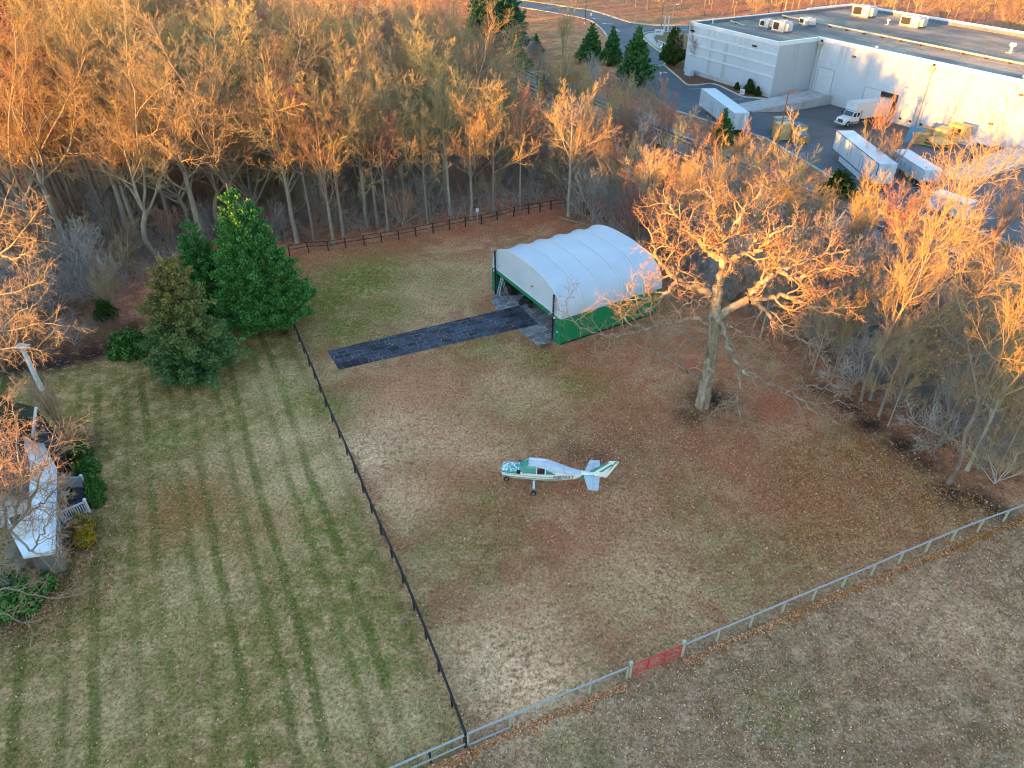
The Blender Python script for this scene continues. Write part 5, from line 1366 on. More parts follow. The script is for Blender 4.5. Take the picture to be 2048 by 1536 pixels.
# red tube gate
a, b = Vector(G(1258, 1354)), Vector(G(1362, 1312))
d = b - a; L = d.length - .16
r = empty('field_gate', a + d * (.08 / d.length), math.atan2(d.y, d.x), 'bright red tubular steel gate closing the gap in the wire fence', 'gate')
mb = MB()
for z in (.12, 1.12): mb.cyl((0, 0, z), (L, 0, z), .035, n=8)
for x in (0, L): mb.cyl((x, 0, .12), (x, 0, 1.12), .035, n=8)
mb.build('frame', M['red_metal'], r)
for z in (.30, .48, .66, .84, .99): MB().cyl((.03, 0, z), (L - .03, 0, z), .016, n=8).build('bar', M['red_metal'], r)
for x in (L * .33, L * .66): MB().box(x - .06, -.05, .14, x + .06, -.036, 1.10).build('brace', M['red_metal'], r)
for i, p in enumerate((a, b)):
    o = empty('gate_post', p, math.atan2(d.y, d.x), ['taller wooden post at the black fence end of the red gate', 'wooden post at the wood end of the red gate'][i], 'post')
    MB().box(-.08, -.08, -.05, .08, .08, 1.42).build('shaft', M['post_wood'], o); MB().box(-.09, -.09, 1.42, .09, .09, 1.45).build('cap', M['grey_wood'], o)
# ---------------------------------------------------------------- house at the left edge and its garden
def build_house():
    # frame: x runs along the garden front towards the camera, y points into the house
    a, b = Vector(G(104, 930, 2.7)[:2]), Vector(G(108, 1098, 2.7)[:2])
    d = (b - a); ang = math.atan2(d.y, d.x)
    r = empty('house', (a.x, a.y, 0), ang, 'pale house with dark and mossy shingled roofs at the lawn edge', 'house')
    c, s = math.cos(ang), math.sin(ang)
    def lc(px, py, z):
        p = G(px, py, z); q = (p[0] - a.x, p[1] - a.y); return (q[0] * c + q[1] * s, -q[0] * s + q[1] * c, z)
    L = d.length
    # low white membrane roofs towards the garden
    p0, p1, p2, p3 = lc(64, 848, 3.0), lc(112, 938, 2.7), lc(108, 1104, 2.7), lc(46, 1114, 3.1)
    p4, p5, p6, p7 = lc(8, 1040, 3.5), lc(58, 1000, 3.5), lc(60, 928, 3.5), lc(38, 848, 3.6)
    rf = MB(); pts = [p0, p1, p2, p3, p4, p5, p6, p7]
    tri = tessellate_polygon([[Vector((p[0], p[1], 0)) for p in pts]])
    F = []
    for t in tri:
        x, y, z = [pts[i] for i in t]
        F.append(tuple(t) if (y[0] - x[0]) * (z[1] - x[1]) - (y[1] - x[1]) * (z[0] - x[0]) > 0 else tuple(reversed(t)))
    rf.add(pts, F); n = len(pts); rf.add([(p[0], p[1], p[2] - .18) for p in pts] + pts, [(i, (i + 1) % n, n + (i + 1) % n, n + i) for i in range(n)])
    o = rf.build('white_roof', M['white_roof'], r)
    g = MB()
    for u, v in ((p0, p1), (p1, p2), (p2, p3)): g.beam((u[0], u[1], u[2] + .01), (v[0], v[1], v[2] + .01), .14, .12)
    g.build('gutter', M['white_clean'], o)
    # walls below
    wl = MB()
    def inset(p, k=.95): cx = sum(q[0] for q in pts) / n; cy = sum(q[1] for q in pts) / n; m_ = math.hypot(p[0] - cx, p[1] - cy); return (p[0] + (cx - p[0]) * k / m_, p[1] + (cy - p[1]) * k / m_)
    ip = [inset(p) for p in pts]
    for i in range(n):
        u, v = ip[i], ip[(i + 1) % n]
        wl.add([(*u, 0), (*v, 0), (*v, min(pts[i][2], pts[(i + 1) % n][2]) - .19), (*u, min(pts[i][2], pts[(i + 1) % n][2]) - .19)], [(0, 1, 2, 3)])
    w = wl.build('wall', M['siding'], r)
    e = Vector(ip[2]) - Vector(ip[1]); nrm = Vector((e.y, -e.x)).normalized()
    if nrm.dot(Vector(ip[1]) - Vector(ip[5])) < 0: nrm = -nrm
    for t0 in (.12, .42, .72):
        u = Vector(ip[1]) + e * t0; v = Vector(ip[1]) + e * (t0 + .16)
        mb = MB(); k = nrm * .03
        mb.add([(u.x + k.x, u.y + k.y, .9), (v.x + k.x, v.y + k.y, .9), (v.x + k.x, v.y + k.y, 2.1), (u.x + k.x, u.y + k.y, 2.1)], [(0, 1, 2, 3)]); q = mb.build('window', M['dark_glass'], r)
        f = MB(); k = nrm * .05
        for z in (.85, 1.45, 2.1): f.beam((u.x + k.x, u.y + k.y, z), (v.x + k.x, v.y + k.y, z), .06, .08)
        for p in (u, v): f.beam((p.x + k.x, p.y + k.y, .85), (p.x + k.x, p.y + k.y, 2.1), .06, .08)
        f.build('frame', M['white_clean'], q)
    # mossy gable roof of the far wing
    e0, e1, e2 = lc(72, 815, 6.4), lc(65, 874, 3.6), lc(-70, 775, 6.4)
    m = MB(); dv = Vector(e2) - Vector(e0); E2 = Vector(e1) + dv * 1.0
    up = Vector((0, 0, .12))
    m.hexa([Vector(e1) - up, Vector(e0) - up, Vector(e2) - up, E2 - up, Vector(e1), Vector(e0), Vector(e2), E2])
    back = Vector(e0) - Vector(e1); back.z = 0; back = Vector(e0) + back.normalized() * .7; back.z = e1[2]
    bk2 = back + dv
    m.hexa([Vector(e0) - up + Vector((0, 0, -.004)), back - up, bk2 - up, Vector(e2) - up + Vector((0, 0, -.004)), Vector(e0) + Vector((0, 0, -.004)), back, bk2, Vector(e2) + Vector((0, 0, -.004))])
    q = m.build('mossy_roof', M['moss_shingle'], r)
    f = MB(); f.beam(Vector(e0), Vector(e1), .07, .20); f.build('barge_board', M['white_clean'], q)
    gb = MB(); ins = dv.normalized() * .4
    A_, B_, C_ = Vector(e0) + ins - up * 2, Vector(e1) + ins - up * 2, back + ins - up * 2
    gb.add([B_, C_, A_, (B_.x, B_.y, 0), (C_.x, C_.y, 0)], [(0, 1, 2), (0, 3, 4, 1)]); gb.build('gable_wall', M['roof_shingle'], r)
    # darker slate slope nearer the camera
    f0, f1, f2, f3 = lc(38, 848, 3.75), lc(60, 930, 3.65), lc(58, 1002, 3.65), lc(-60, 960, 6.3)
    f4 = lc(-60, 850, 6.3)
    s_ = MB(); s_.add([f0, f1, f2, f3, f4], [(0, 1, 2, 3, 4)] if False else [(0, 1, 4), (1, 2, 3), (1, 3, 4)])
    s_.build('slate_roof', M['roof_shingle'], r)
    t0, t1, t2, t3 = lc(-10, 985, 4.2), lc(60, 1000, 3.7), lc(46, 1040, 3.7), lc(-30, 1060, 4.4)
    MB().hexa([Vector(p) - Vector((0, 0, .15)) for p in (t0, t1, t2, t3)] + [Vector(p) for p in (t0, t1, t2, t3)]).build('porch_roof', M['tan_roof'], r)
    k0, k1, k2, k3 = lc(15, 1035, 4.6), lc(46, 1024, 4.6), lc(50, 1040, 4.6), lc(19, 1052, 4.6)
    bx = MB(); bx.hexa([(p[0], p[1], 3.2) for p in (k0, k1, k2, k3)] + [k0, k1, k2, k3]); cz = bx.build('skylight', M['white_clean'], r)
    cc = [sum(p[i] for p in (k0, k1, k2, k3)) / 4 for i in range(3)]
    MB().hexa([(cc[0] + (p[0] - cc[0]) * .78, cc[1] + (p[1] - cc[1]) * .78, z) for z in (4.58, 4.62) for p in (k0, k1, k2, k3)]).build('pane', M['dark_glass'], cz)
build_house()
def garden_railing(a, b, lab, solid=False):
    A_, B_ = Vector(G(*a)), Vector(G(*b)); d = B_ - A_
    r = empty('garden_railing', A_, math.atan2(d.y, d.x), lab, 'railing', 'white railings of the garden terrace')
    L = d.length
    for x in (0, L):
        MB().box(x - .09, -.09, 0, x + .09, .09, 1.25).build('post', M['white_clean'], r); MB().loft([[(x - .12, -.12, 1.25), (x + .12, -.12, 1.25), (x + .12, .12, 1.25), (x - .12, .12, 1.25)], [(x - .03, -.03, 1.38), (x + .03, -.03, 1.38), (x + .03, .03, 1.38), (x - .03, .03, 1.38)]]).build('cap', M['white_clean'], r)
    for z in (.12, 1.02): MB().box(.09, -.05, z, L - .09, .05, z + .09).build('rail', M['white_clean'], r)
    n = int(L / (.105 if solid else .15))
    for k in range(1, n): MB().box(L * k / n - .032, -.02, .21, L * k / n + .032, .02, 1.02).build('picket', M['white_clean'], r)
garden_railing((137, 976), (172, 976), 'white garden railing seen face on, nearer the mossy roof', True)
garden_railing((129, 1046), (180, 1024), 'white slatted garden railing above the golden bush')
r = empty('patio_chair', G(142, 1000), .6, 'dark patio chair between the two white railings', 'chair')
MB().box(-.3, -.3, .40, .3, .3, .46).build('seat', M['black_metal'], r); MB().box(-.3, .27, .46, .3, .32, 1.0).build('backrest', M['black_metal'], r)
for x in (-.27, .27):
    for y in (-.27, .27): MB().box(x - .03, y - .03, 0, x + .03, y + .03, .40).build('leg', M['black_metal'], r)
r = empty('patio_table', G(128, 998), .2, 'pale round topped patio table on the terrace by the house', 'table')
MB().cyl((0, 0, .70), (0, 0, .74), .65, n=18).build('tabletop', M['ac_metal'], r); MB().cyl((0, 0, .02), (0, 0, .70), .05, n=8).build('pedestal', M['black_metal'], r); MB().cyl((0, 0, 0), (0, 0, .04), .32, n=12).build('base', M['black_metal'], r)
sheet('terrace', [G(*p)[:2] for p in ((112, 950), (172, 972), (182, 1030), (130, 1060), (110, 1060))], .03, M['stone'])
r = empty('garden_lantern', G(140, 1062), 0, 'small white garden lantern beside the golden bush', 'lantern')
MB().cyl((0, 0, 0), (0, 0, .35), .05, n=8).build('stem', M['black_metal'], r); MB().sphere((0, 0, .46), .14, n=10, k=6).build('globe', M['white_clean'], r, smooth=True)
# white pole with a flat nest box top
r = empty('nest_pole', G(84, 780), -.2, 'leaning white painted pole with a flat platform near the brook', 'pole')
m = MB(); m.loft([[(sx * .13, sy * .13, 0), (sx * .13, -sy * .13, 0)] if False else (sx * .13, sy * .13, 0) for sx, sy in ((-1, -1), (1, -1), (1, 1), (-1, 1))] and [[(sx * k, sy * k, z) for sx, sy in ((-1, -1), (1, -1), (1, 1), (-1, 1))] for z, k in ((-.05, .16), (4.6, .13))])
m.build('post', flat_mat('peeling_paint', (.62, .66, .7), .7, var=.2, scale=5, dirt=(.3, .32, .34), dirt_amt=.7), r)
MB().box(-.55, -.4, 4.6, .55, .4, 4.68).build('platform', M['grey_wood'], r)
for s in (-1, 1): MB().beam((s * .13, 0, 4.1), (s * .5, 0, 4.6), .06, .06).build('brace', M['grey_wood'], r)
# yellow marker in the wood, white notice on a tree, debris in the wood
r = empty('marker_pole', G(1822, 798), 0, 'yellow plastic marker pole among the grey saplings', 'marker')
MB().cyl((0, 0, 0), (0, 0, 1.3), .06, n=8).build('pole', M['yellow_plastic'], r); MB().cyl((0, 0, 1.3), (0, 0, 1.36), .08, n=8).build('cap', M['yellow_plastic'], r)
p = G(905, 262)
r = empty('old_camper', p, -.75, 'old white camper half hidden among bare trunks in the wood', 'camper')
MB().extr([(-2.8, .5), (2.6, .5), (2.9, 1.3), (2.6, 2.6), (-2.6, 2.6), (-2.9, 1.5)], 'y', -1.05, 1.05).build('body', M['trailer_white'], r, bevel=.05)
for x in (-1.9, -.4, 1.2): MB().box(x, -1.065, 1.35, x + .95, -1.052, 2.05).build('window', M['dark_glass'], r); MB().box(x, 1.052, 1.35, x + .95, 1.065, 2.05).build('window', M['dark_glass'], r)
MB().box(-.5, -.35, 2.6, .4, .35, 2.8).build('roof_vent', M['white_paint'], r)
for s in (-1, 1):
    for x in (-.6, .6): wheel_parts(r, (x, s * 1.0, .34), (0, 1, 0), .34, .22, 'steel')
p = G(955, 443)
r = empty('notice', (p[0], p[1], 0), .3, 'small white notice on a stake just behind the wood edge fence', 'sign')
MB().box(-.04, -.03, 0, .04, .03, 1.9).build('stake', M['grey_wood'], r); MB().box(-.2, -.06, 1.35, .2, -.035, 1.85).build('panel', M['white_clean'], r)
p0, p1 = G(1118, 437), G(1172, 450)
o = empty('fallen_pole', p0, math.atan2(p1[1] - p0[1], p1[0] - p0[0]), 'pale fallen pole lying on the leaves behind the hangar', 'log')
MB().cyl((0, 0, .12), (5.2, 0, .10), .12, .07, n=8).build('stem', M['bark_pale'], o); MB().cyl((3.2, 0, .12), (4.0, .5, .3), .04, .02, n=6).build('stub', M['bark_pale'], o)
# ---------------------------------------------------------------- bare trees
def unit(a): return a / (np.linalg.norm(a, axis=-1, keepdims=True) + 1e-9)
def grow(rng, P, R, n, t0, t1, lf, ang, K, wig, up, rf, shape=0.45, tip=0.25, angj=0.2, rmin=0.006, out=0.0):
    Np, K0, _ = P.shape
    L = np.linalg.norm(np.diff(P, axis=1), axis=2).sum(1)
    t = t0 + (t1 - t0) * (np.arange(n)[None] + rng.random((Np, n))) / n
    f = t * (K0 - 1); i = np.minimum(f.astype(int), K0 - 2); w = f - i
    rows = np.arange(Np)[:, None]
    B = P[rows, i] * (1 - w)[..., None] + P[rows, i + 1] * w[..., None]
    T = unit(P[rows, i + 1] - P[rows, i])
    r = R[rows, i] * (1 - w) + R[rows, i + 1] * w
    # azimuths step by the golden angle so that limbs spread evenly
    az = rng.random((Np, 1)) * 2 * PI + np.arange(n)[None] * 2.4 + rng.normal(size=(Np, n)) * 0.35
    U = unit(np.cross(T, np.array([0.21, 0.13, 0.02]) + (np.abs(T[..., 2:3]) < .9) * np.array([0., 0., 1.])))
    V = np.cross(T, U)
    S = U * np.cos(az)[..., None] + V * np.sin(az)[..., None]
    a = (ang + angj * rng.normal(size=(Np, n)))[..., None]
    D = unit(T * np.cos(a) + S * np.sin(a)).reshape(-1, 3)
    ln = (lf * L[:, None] * (1 - shape * t) * (.65 + .7 * rng.random((Np, n)))).reshape(-1, 1)
    pts = [B.reshape(-1, 3)]
    for s in range(K - 1):
        D = D + wig * rng.normal(size=D.shape); D[:, 2] += up
        D = unit(D); pts.append(pts[-1] + D * ln / (K - 1))
    r0 = np.maximum(rf * r.reshape(-1, 1), rmin)
    return np.stack(pts, 1), np.maximum(r0 * np.linspace(1, tip, K)[None], rmin * .8)
def line_branch(pts, r0, r1, K=None, rng=None, wig=0.0):
    P = np.array(pts, float)
    if K:
        s = np.concatenate([[0], np.cumsum(np.linalg.norm(np.diff(P, axis=0), axis=1))]); s /= s[-1]
        t = np.linspace(0, 1, K); Q = np.stack([np.interp(t, s, P[:, j]) for j in range(3)], 1)
        Q2 = Q.copy(); Q2[1:-1] = .25 * Q[:-2] + .5 * Q[1:-1] + .25 * Q[2:]; P = Q2
        if rng is not None and wig: P[1:-1] += rng.normal(size=P[1:-1].shape) * wig
    return P[None], np.linspace(r0, r1, len(P))[None]
def tree_meshes(levels, mats, leaves=None):
    """levels: (P, R, sides, 0 trunk / 1 crown)"""
    out = []
    for g, nm in ((0, 'trunk'), (1, 'crown')):
        V, F, n = [], [], 0
        for P, R, k, gg in levels:
            if gg != g: continue
            v, f = tubes_np(P, R, k); V.append(v); F.append(f + n); n += len(v)
        mi = None; ms = [M[mats[g]]]
        if g == 1 and leaves is not None:
            lv, lf, lm = leaves; nq = sum(len(f) for f in F)
            V.append(lv); F.append(lf + n); mi = np.concatenate([np.zeros(nq, int), np.ones(len(lf), int)]); ms.append(M[lm])
        out.append(np_mesh(nm, np.concatenate(V), np.concatenate(F), mi, smooth=True, mats=ms))
    return out
def leaf_quads(rng, C, size, jit=0.0, flat=0.0):
    n = len(C)
    C = C + rng.normal(size=C.shape) * jit
    a = unit(rng.normal(size=(n, 3))); b = unit(np.cross(a, unit(rng.normal(size=(n, 3)))))
    s = size * (.6 + .8 * rng.random((n, 1)))
    V = np.stack([C - a * s * .5, C + b * s * .3, C + a * s * .5, C - b * s * .3], 1).reshape(-1, 3)
    return V, np.arange(4 * n).reshape(n, 4)
def lv_from(rng, P, n, size, mat, jit=.15):
    i = rng.integers(0, len(P), n); C = P[i, rng.integers(1, P.shape[1], n)]
    v, f = leaf_quads(rng, C, size, jit); return v, f, mat
TW = .012
def tall_tree(seed, H, r0, mats, start=.36, nl=15, spread=.72, leaf=None, lean=.02, dens=1.0):
    rng = np.random.default_rng(seed)
    z = np.linspace(0, H * .92, 11)
    P = np.stack([np.cumsum(rng.normal(size=11) * lean * H / 10), np.cumsum(rng.normal(size=11) * lean * H / 10), z], 1); P[0, :2] = 0; P[1, :2] *= .3
    P = P[None]; R = (r0 * np.array([1.35, 1.02, .94, .86, .78, .7, .6, .48, .36, .24, .10]))[None]
    lv = [(P, R, 9, 0)]
    P1, R1 = grow(rng, P, R, nl, start, .99, .52, spread * 1.12, 8, .10, .10, .55, .50)
    lv.append((P1, R1, 6, 0))
    P2, R2 = grow(rng, P1, R1, 7, .18, 1., .50, .62, 6, .13, .07, .6, .5)
    P3, R3 = grow(rng, P2, R2, 7, .12, 1., .50, .58, 5, .15, .05, .6, .45, rmin=TW)
    P4, R4 = grow(rng, P3, R3, int(10 * dens), .1, 1., .52, .55, 4, .18, .03, .7, .4, rmin=TW * .8)
    lv += [(P2, R2, 5, 1), (P3, R3, 3, 1), (P4, R4, 3, 1)]
    return tree_meshes(lv, mats, lv_from(rng, P4, leaf[0], leaf[1], leaf[2]) if leaf else None)
def spread_tree(seed, H, r0, mats, fork=.34, nl=6, ang=.52, leaf=None, up=.07, dens=1.0):
    rng = np.random.default_rng(seed)
    z = np.linspace(0, H * fork, 6)
    P = np.stack([np.cumsum(rng.normal(size=6) * .04 * H * fork), np.cumsum(rng.normal(size=6) * .04 * H * fork), z], 1); P[0, :2] = 0
    P = P[None]; R = (r0 * np.array([1.4, 1.05, .98, .95, .92, .80]))[None]
    lv = [(P, R, 10, 0)]
    P1, R1 = grow(rng, P, R, nl, .70, 1., .78 / fork * .95, ang, 11, .10, up, .62, .10, .22, .16)
    lv.append((P1, R1, 7, 0))
    P2, R2 = grow(rng, P1, R1, 9, .18, 1., .40, .66, 7, .13, .06, .55, .45)
    P3, R3 = grow(rng, P2, R2, 8, .12, 1., .45, .62, 5, .15, .05, .6, .42, rmin=TW)
    P4, R4 = grow(rng, P3, R3, int(7 * dens), .1, 1., .50, .55, 4, .18, .03, .7, .4, rmin=TW * .8)
    P5, R5 = grow(rng, P4, R4, 2, .2, 1., .55, .5, 3, .2, .02, .8, .4, rmin=TW * .7)
    lv += [(P2, R2, 5, 1), (P3, R3, 4, 1), (P4, R4, 3, 1), (P5, R5, 3, 1)]
    return tree_meshes(lv, mats, lv_from(rng, P4, leaf[0], leaf[1], leaf[2]) if leaf else None)
def vase_tree(seed, H, r0, mats, stems=4, ang=.22, dens=1.0, leaf=None, k1=10):
    rng = np.random.default_rng(seed)
    P, R = line_branch([(0, 0, 0), (.02, .01, H * .06), (.03, .0, H * .14)], r0 * 1.25, r0 * .9, 4)
    lv = [(P, R, 8, 0)]
    P1, R1 = grow(rng, P, R, stems, .55, 1., 6.0, ang, 10, .055, .05, .62, .1, .16, .10)
    lv.append((P1, R1, 6, 0))
    P2, R2 = grow(rng, P1, R1, k1, .22, .98, .40, .55, 7, .09, .13, .55, .55)
    P3, R3 = grow(rng, P2, R2, 8, .12, 1., .46, .50, 5, .12, .10, .6, .45, rmin=TW)
    P4, R4 = grow(rng, P3, R3, int(9 * dens), .1, 1., .5, .5, 4, .15, .06, .7, .4, rmin=TW * .8)
    lv += [(P2, R2, 5, 1), (P3, R3, 3, 1), (P4, R4, 3, 1)]
    return tree_meshes(lv, mats, lv_from(rng, P4, leaf[0], leaf[1], leaf[2]) if leaf else None)
def shrub_mesh(seed, H, mats, stems=9, ang=.55, leaf=None):
    rng = np.random.default_rng(seed)
    P, R = line_branch([(0, 0, -.05), (0, 0, .25)], .05, .05, 3)
    P1, R1 = grow(rng, P, R, stems, .2, 1., H * 3.3, ang, 7, .12, .03, .7, .1, .3, .3)
    P2, R2 = grow(rng, P1, R1, 7, .2, 1., .5, .6, 5, .15, .05, .6, .4, rmin=.010)
    P3, R3 = grow(rng, P2, R2, 7, .15, 1., .55, .6, 4, .18, .03, .7, .4, rmin=.010)
    P4, R4 = grow(rng, P3, R3, 3, .2, 1., .5, .6, 3, .2, .0, .8, .4, rmin=.008)
    return tree_meshes([(P1, R1, 5, 0), (P2, R2, 4, 1), (P3, R3, 3, 1), (P4, R4, 3, 1)], mats, lv_from(rng, P3, *leaf) if leaf else None)
class Proto:
    """meshes shared by all copies of one kind of tree"""
    def __init__(s, meshes, H): s.m = meshes; s.H = H
def plant(proto, loc, H, rz, name, label, cat='tree', group=None, sxy=1.0, parts=('trunk', 'crown')):
    r = empty(name, loc, rz, label, cat, group)
    k = H / proto.H; r.scale = (k * sxy, k * sxy, k)
    for nm, me in zip(parts, proto.m): add_obj(nm, me, r)
    return r
A_ = ('bark', 'twig')
talls = [Proto(tall_tree(100 + i, 22, .26 + .03 * (i % 3), (('bark', 'twig'), ('bark', 'twig_gold'), ('bark_pale', 'twig'), ('bark', 'twig_red'), ('bark', 'twig'), ('bark_pale', 'twig_gold'))[i], start=(.30, .42, .38, .5, .34, .45)[i], nl=(16, 14, 15, 12, 18, 14)[i], spread=(.70, .62, .75, .6, .8, .55)[i]), 22) for i in range(6)]
spreads = [Proto(spread_tree(200 + i, 20, .25, (('bark', 'twig_gold'), ('bark_pale', 'twig'), ('bark', 'twig'))[i], fork=(.34, .28, .40)[i], nl=(6, 7, 5)[i], ang=(.50, .58, .42)[i]), 20) for i in range(3)]
vases = [Proto(vase_tree(300 + i, 13, .17, (('bark', 'twig_gold'), ('bark', 'twig_red'), ('bark', 'twig_gold'), ('bark', 'twig'))[i], stems=(4, 5, 3, 6)[i], ang=(.22, .28, .2, .3)[i]), 13) for i in range(4)]
slims = [Proto(spread_tree(220 + i, 20, .165, (('bark', 'twig_gold'), ('bark', 'twig'), ('bark', 'twig_gold'))[i], fork=(.36, .30, .42)[i], nl=(5, 6, 5)[i], ang=(.46, .52, .40)[i]), 20) for i in range(3)]
shrubs = [Proto(shrub_mesh(400 + i, 3.0, (('twig_grey', 'twig_grey'), ('twig_grey', 'twig'), ('twig_grey', 'twig_grey'), ('twig', 'twig_red'))[i], (9, 7, 12, 8)[i], (.55, .7, .5, .6)[i]), 3.0) for i in range(4)]
leafy = Proto(tall_tree(150, 14, .17, ('bark', 'twig'), start=.25, nl=12, leaf=(900, .22, 'tan_leaf')), 14)
redtree = Proto(tall_tree(151, 18, .22, ('bark', 'twig_red'), start=.35, nl=13, leaf=(1300, .20, 'red_leaf')), 18)

R_ = random.Random(77)
def height_of(base, apex):
    b = G(*base); return GY(apex[0], apex[1], b[1])[2]
# --- trees along the foot of the wood, from the lawn's brook to the hangar
edge = [((60, 425), 22, 0), ((130, 447), 23, 4), ((165, 456), 22, 0), ((217, 468), 24, 1), ((262, 481), 24, 5), ((300, 472), 21, 2), ((345, 442), 22, 4), ((395, 420), 21, 1),
        ((595, 486), 18.5, 2), ((629, 486), 17, 3), ((668, 491), 17.5, 0), ((687, 476), 18, 1), ((733, 452), 20, 2), ((755, 454), 17, 4), ((776, 462), 14, 3), ((812, 440), 18, 0), ((855, 446), 14, 1), ((900, 430), 15, 5), ((943, 440), 14.5, 2), ((988, 434), 15.5, 1), ((1040, 420), 14, 3), ((1137, 432), 15, 2), ((1165, 428), 13, 4)]
ordw = ['first', 'second', 'third', 'fourth', 'fifth', 'sixth', 'seventh', 'eighth', 'ninth', 'tenth', 'eleventh', 'twelfth', 'thirteenth', 'fourteenth', 'fifteenth', 'sixteenth', 'seventeenth', 'eighteenth']
placed = []
for k, (b, H, pi) in enumerate(edge):
    p = G(*b)
    lab = f'tall bare tree with grey trunk at the wood edge, {ordw[k]} from the left' if k < 8 else f'slender bare tree behind the black wood fence, {ordw[k - 8]} counting from the big evergreen'
    plant(talls[pi], p, H, R_.uniform(0, 6.28), 'wood_edge_tree', lab, 'tree', 'bare trees along the edge of the wood', R_.uniform(.85, 1.05))
    placed.append(p[:2])
def ok_spot(x, y):
    lx, ly = wh_local(np.array(x), np.array(y))
    if -34 < lx < 200 and -26 < ly < 60: return False
    xm = float(np.polyval(FM, y))
    if abs(x - xm) < 9.5: return False
    if x > xm and y < 190: return False
    if in_poly(np.array([x]), np.array([y]), yard_pts)[0] or seg_dist(np.array([x]), np.array([y]), upper)[0] < 5 or seg_dist(np.array([x]), np.array([y]), lower)[0] < 4: return False
    return True
def project(x, y, z):
    d = y * CP + (CAM_H - z) * SP
    return 1024 + FPX * x / d, 768 - FPX * (y * SP - (CAM_H - z) * CP) / d
# --- the wood itself
rngw = random.Random(9)
CAPX = [-200, 150, 520, 560, 700, 860, 900, 1000, 1060, 1150, 1400, 2200]
CAPY = [-60, -40, -20, 20, 35, 20, 55, 95, 190, 270, 330, 500]
def cap_height(x, y):
    """tallest a tree may be at (x, y) so that the clearing behind the wood stays open, as surveyed"""
    H = 27.0
    for _ in range(60):
        px, py = project(x, y, H)
        if py >= np.interp(px, CAPX, CAPY): break
        H -= .4
    return H
cand = []
big_b = G(470, 425)
for _ in range(9000):
    x, y = rngw.uniform(-125, 55), rngw.uniform(78, 245)
    if not in_poly(np.array([x]), np.array([y]), WOOD)[0] or not ok_spot(x, y): continue
    if seg_dist(np.array([x]), np.array([y]), WOOD[:18])[0] < 2.5: continue
    xm = float(np.polyval(FM, y))
    if x > xm - (12 if y < 150 else 7.5) and y < 195: continue
    if x > xm and project(x, y, 8)[0] > 950: continue
    left = x < -48
    if y > 215 and x > -10 and project(x, y, 8)[0] > 960: continue
    if left and y > 140: continue
    H = rngw.uniform(20, 26) if left else (rngw.uniform(18, 23) if x < -25 else rngw.uniform(15.5, 20.5))
    if x > -5 and y < 130: H = rngw.uniform(10, 15)
    H = min(H, cap_height(x, y))
    if H < 6.5: continue
    px, py = project(x, y, H * .6)
    if not (-70 < px < 2100 and -80 < py): continue
    dmin = 3.6 if y < 120 else 4.6 if y < 150 else 6.0
    if math.hypot(x - big_b[0], y - big_b[1]) < 7: continue
    if any((x - a) ** 2 + (y - b) ** 2 < dmin * dmin for a, b in placed): continue
    placed.append((x, y)); cand.append((x, y, H))
    if len(cand) >= 240: break
for x, y, H in cand:
    q = rngw.random()
    near = y < 112
    zone = 'far left of the wood under the sunlit crowns' if x < -60 else None
    if q < .50: pr = talls[rngw.randrange(6)]
    elif q < .92: pr = spreads[rngw.randrange(3)]
    else: pr = redtree
    if pr is redtree: lab, grp = 'tree with sparse russet leaves left on its crown, inside the wood', 'russet leaved trees of the wood'
    elif x < -48: lab, grp = 'very tall bare tree with golden lit crown in the leftmost part of the wood', 'tallest golden bare trees of the wood'
    elif y > 150: lab, grp = 'bare tree deep in the wood towards the road and dark pine', 'bare trees deep in the wood'
    elif H < 14.1: lab, grp = 'short bare tree of the wood between the hangar and railway', 'short bare trees between hangar and railway'
    else: lab, grp = 'bare tree with lit upper crown in the middle of the wood', 'bare trees in the middle of the wood'
    plant(pr, (x, y, 0), H, rngw.uniform(0, 6.28), 'bare_tree', lab, 'tree', grp, rngw.uniform(.95, 1.3))
rf_ = random.Random(44); got = []
for _ in range(4000):
    x, y = rf_.uniform(-60, 10), rf_.uniform(190, 300)
    px, py = project(x, y, 5)
    if not (560 < px < 975 and -40 < py < 75) or abs(x - float(np.polyval(FM, y))) < 8: continue
    if seg_dist(np.array([x]), np.array([y]), lower)[0] < 9 or any((x - a) ** 2 + (y - b) ** 2 < 24 for a, b in got): continue
    got.append((x, y))
    plant(talls[rf_.randrange(6)] if rf_.random() < .6 else spreads[rf_.randrange(3)], (x, y, 0), rf_.uniform(12, 17), rf_.uniform(0, 6.3), 'bare_tree', 'bare tree at the far end of the rails, before the road bend', 'tree', 'bare trees at the far end of the rails', rf_.uniform(1., 1.3))
    if len(got) >= 38: break
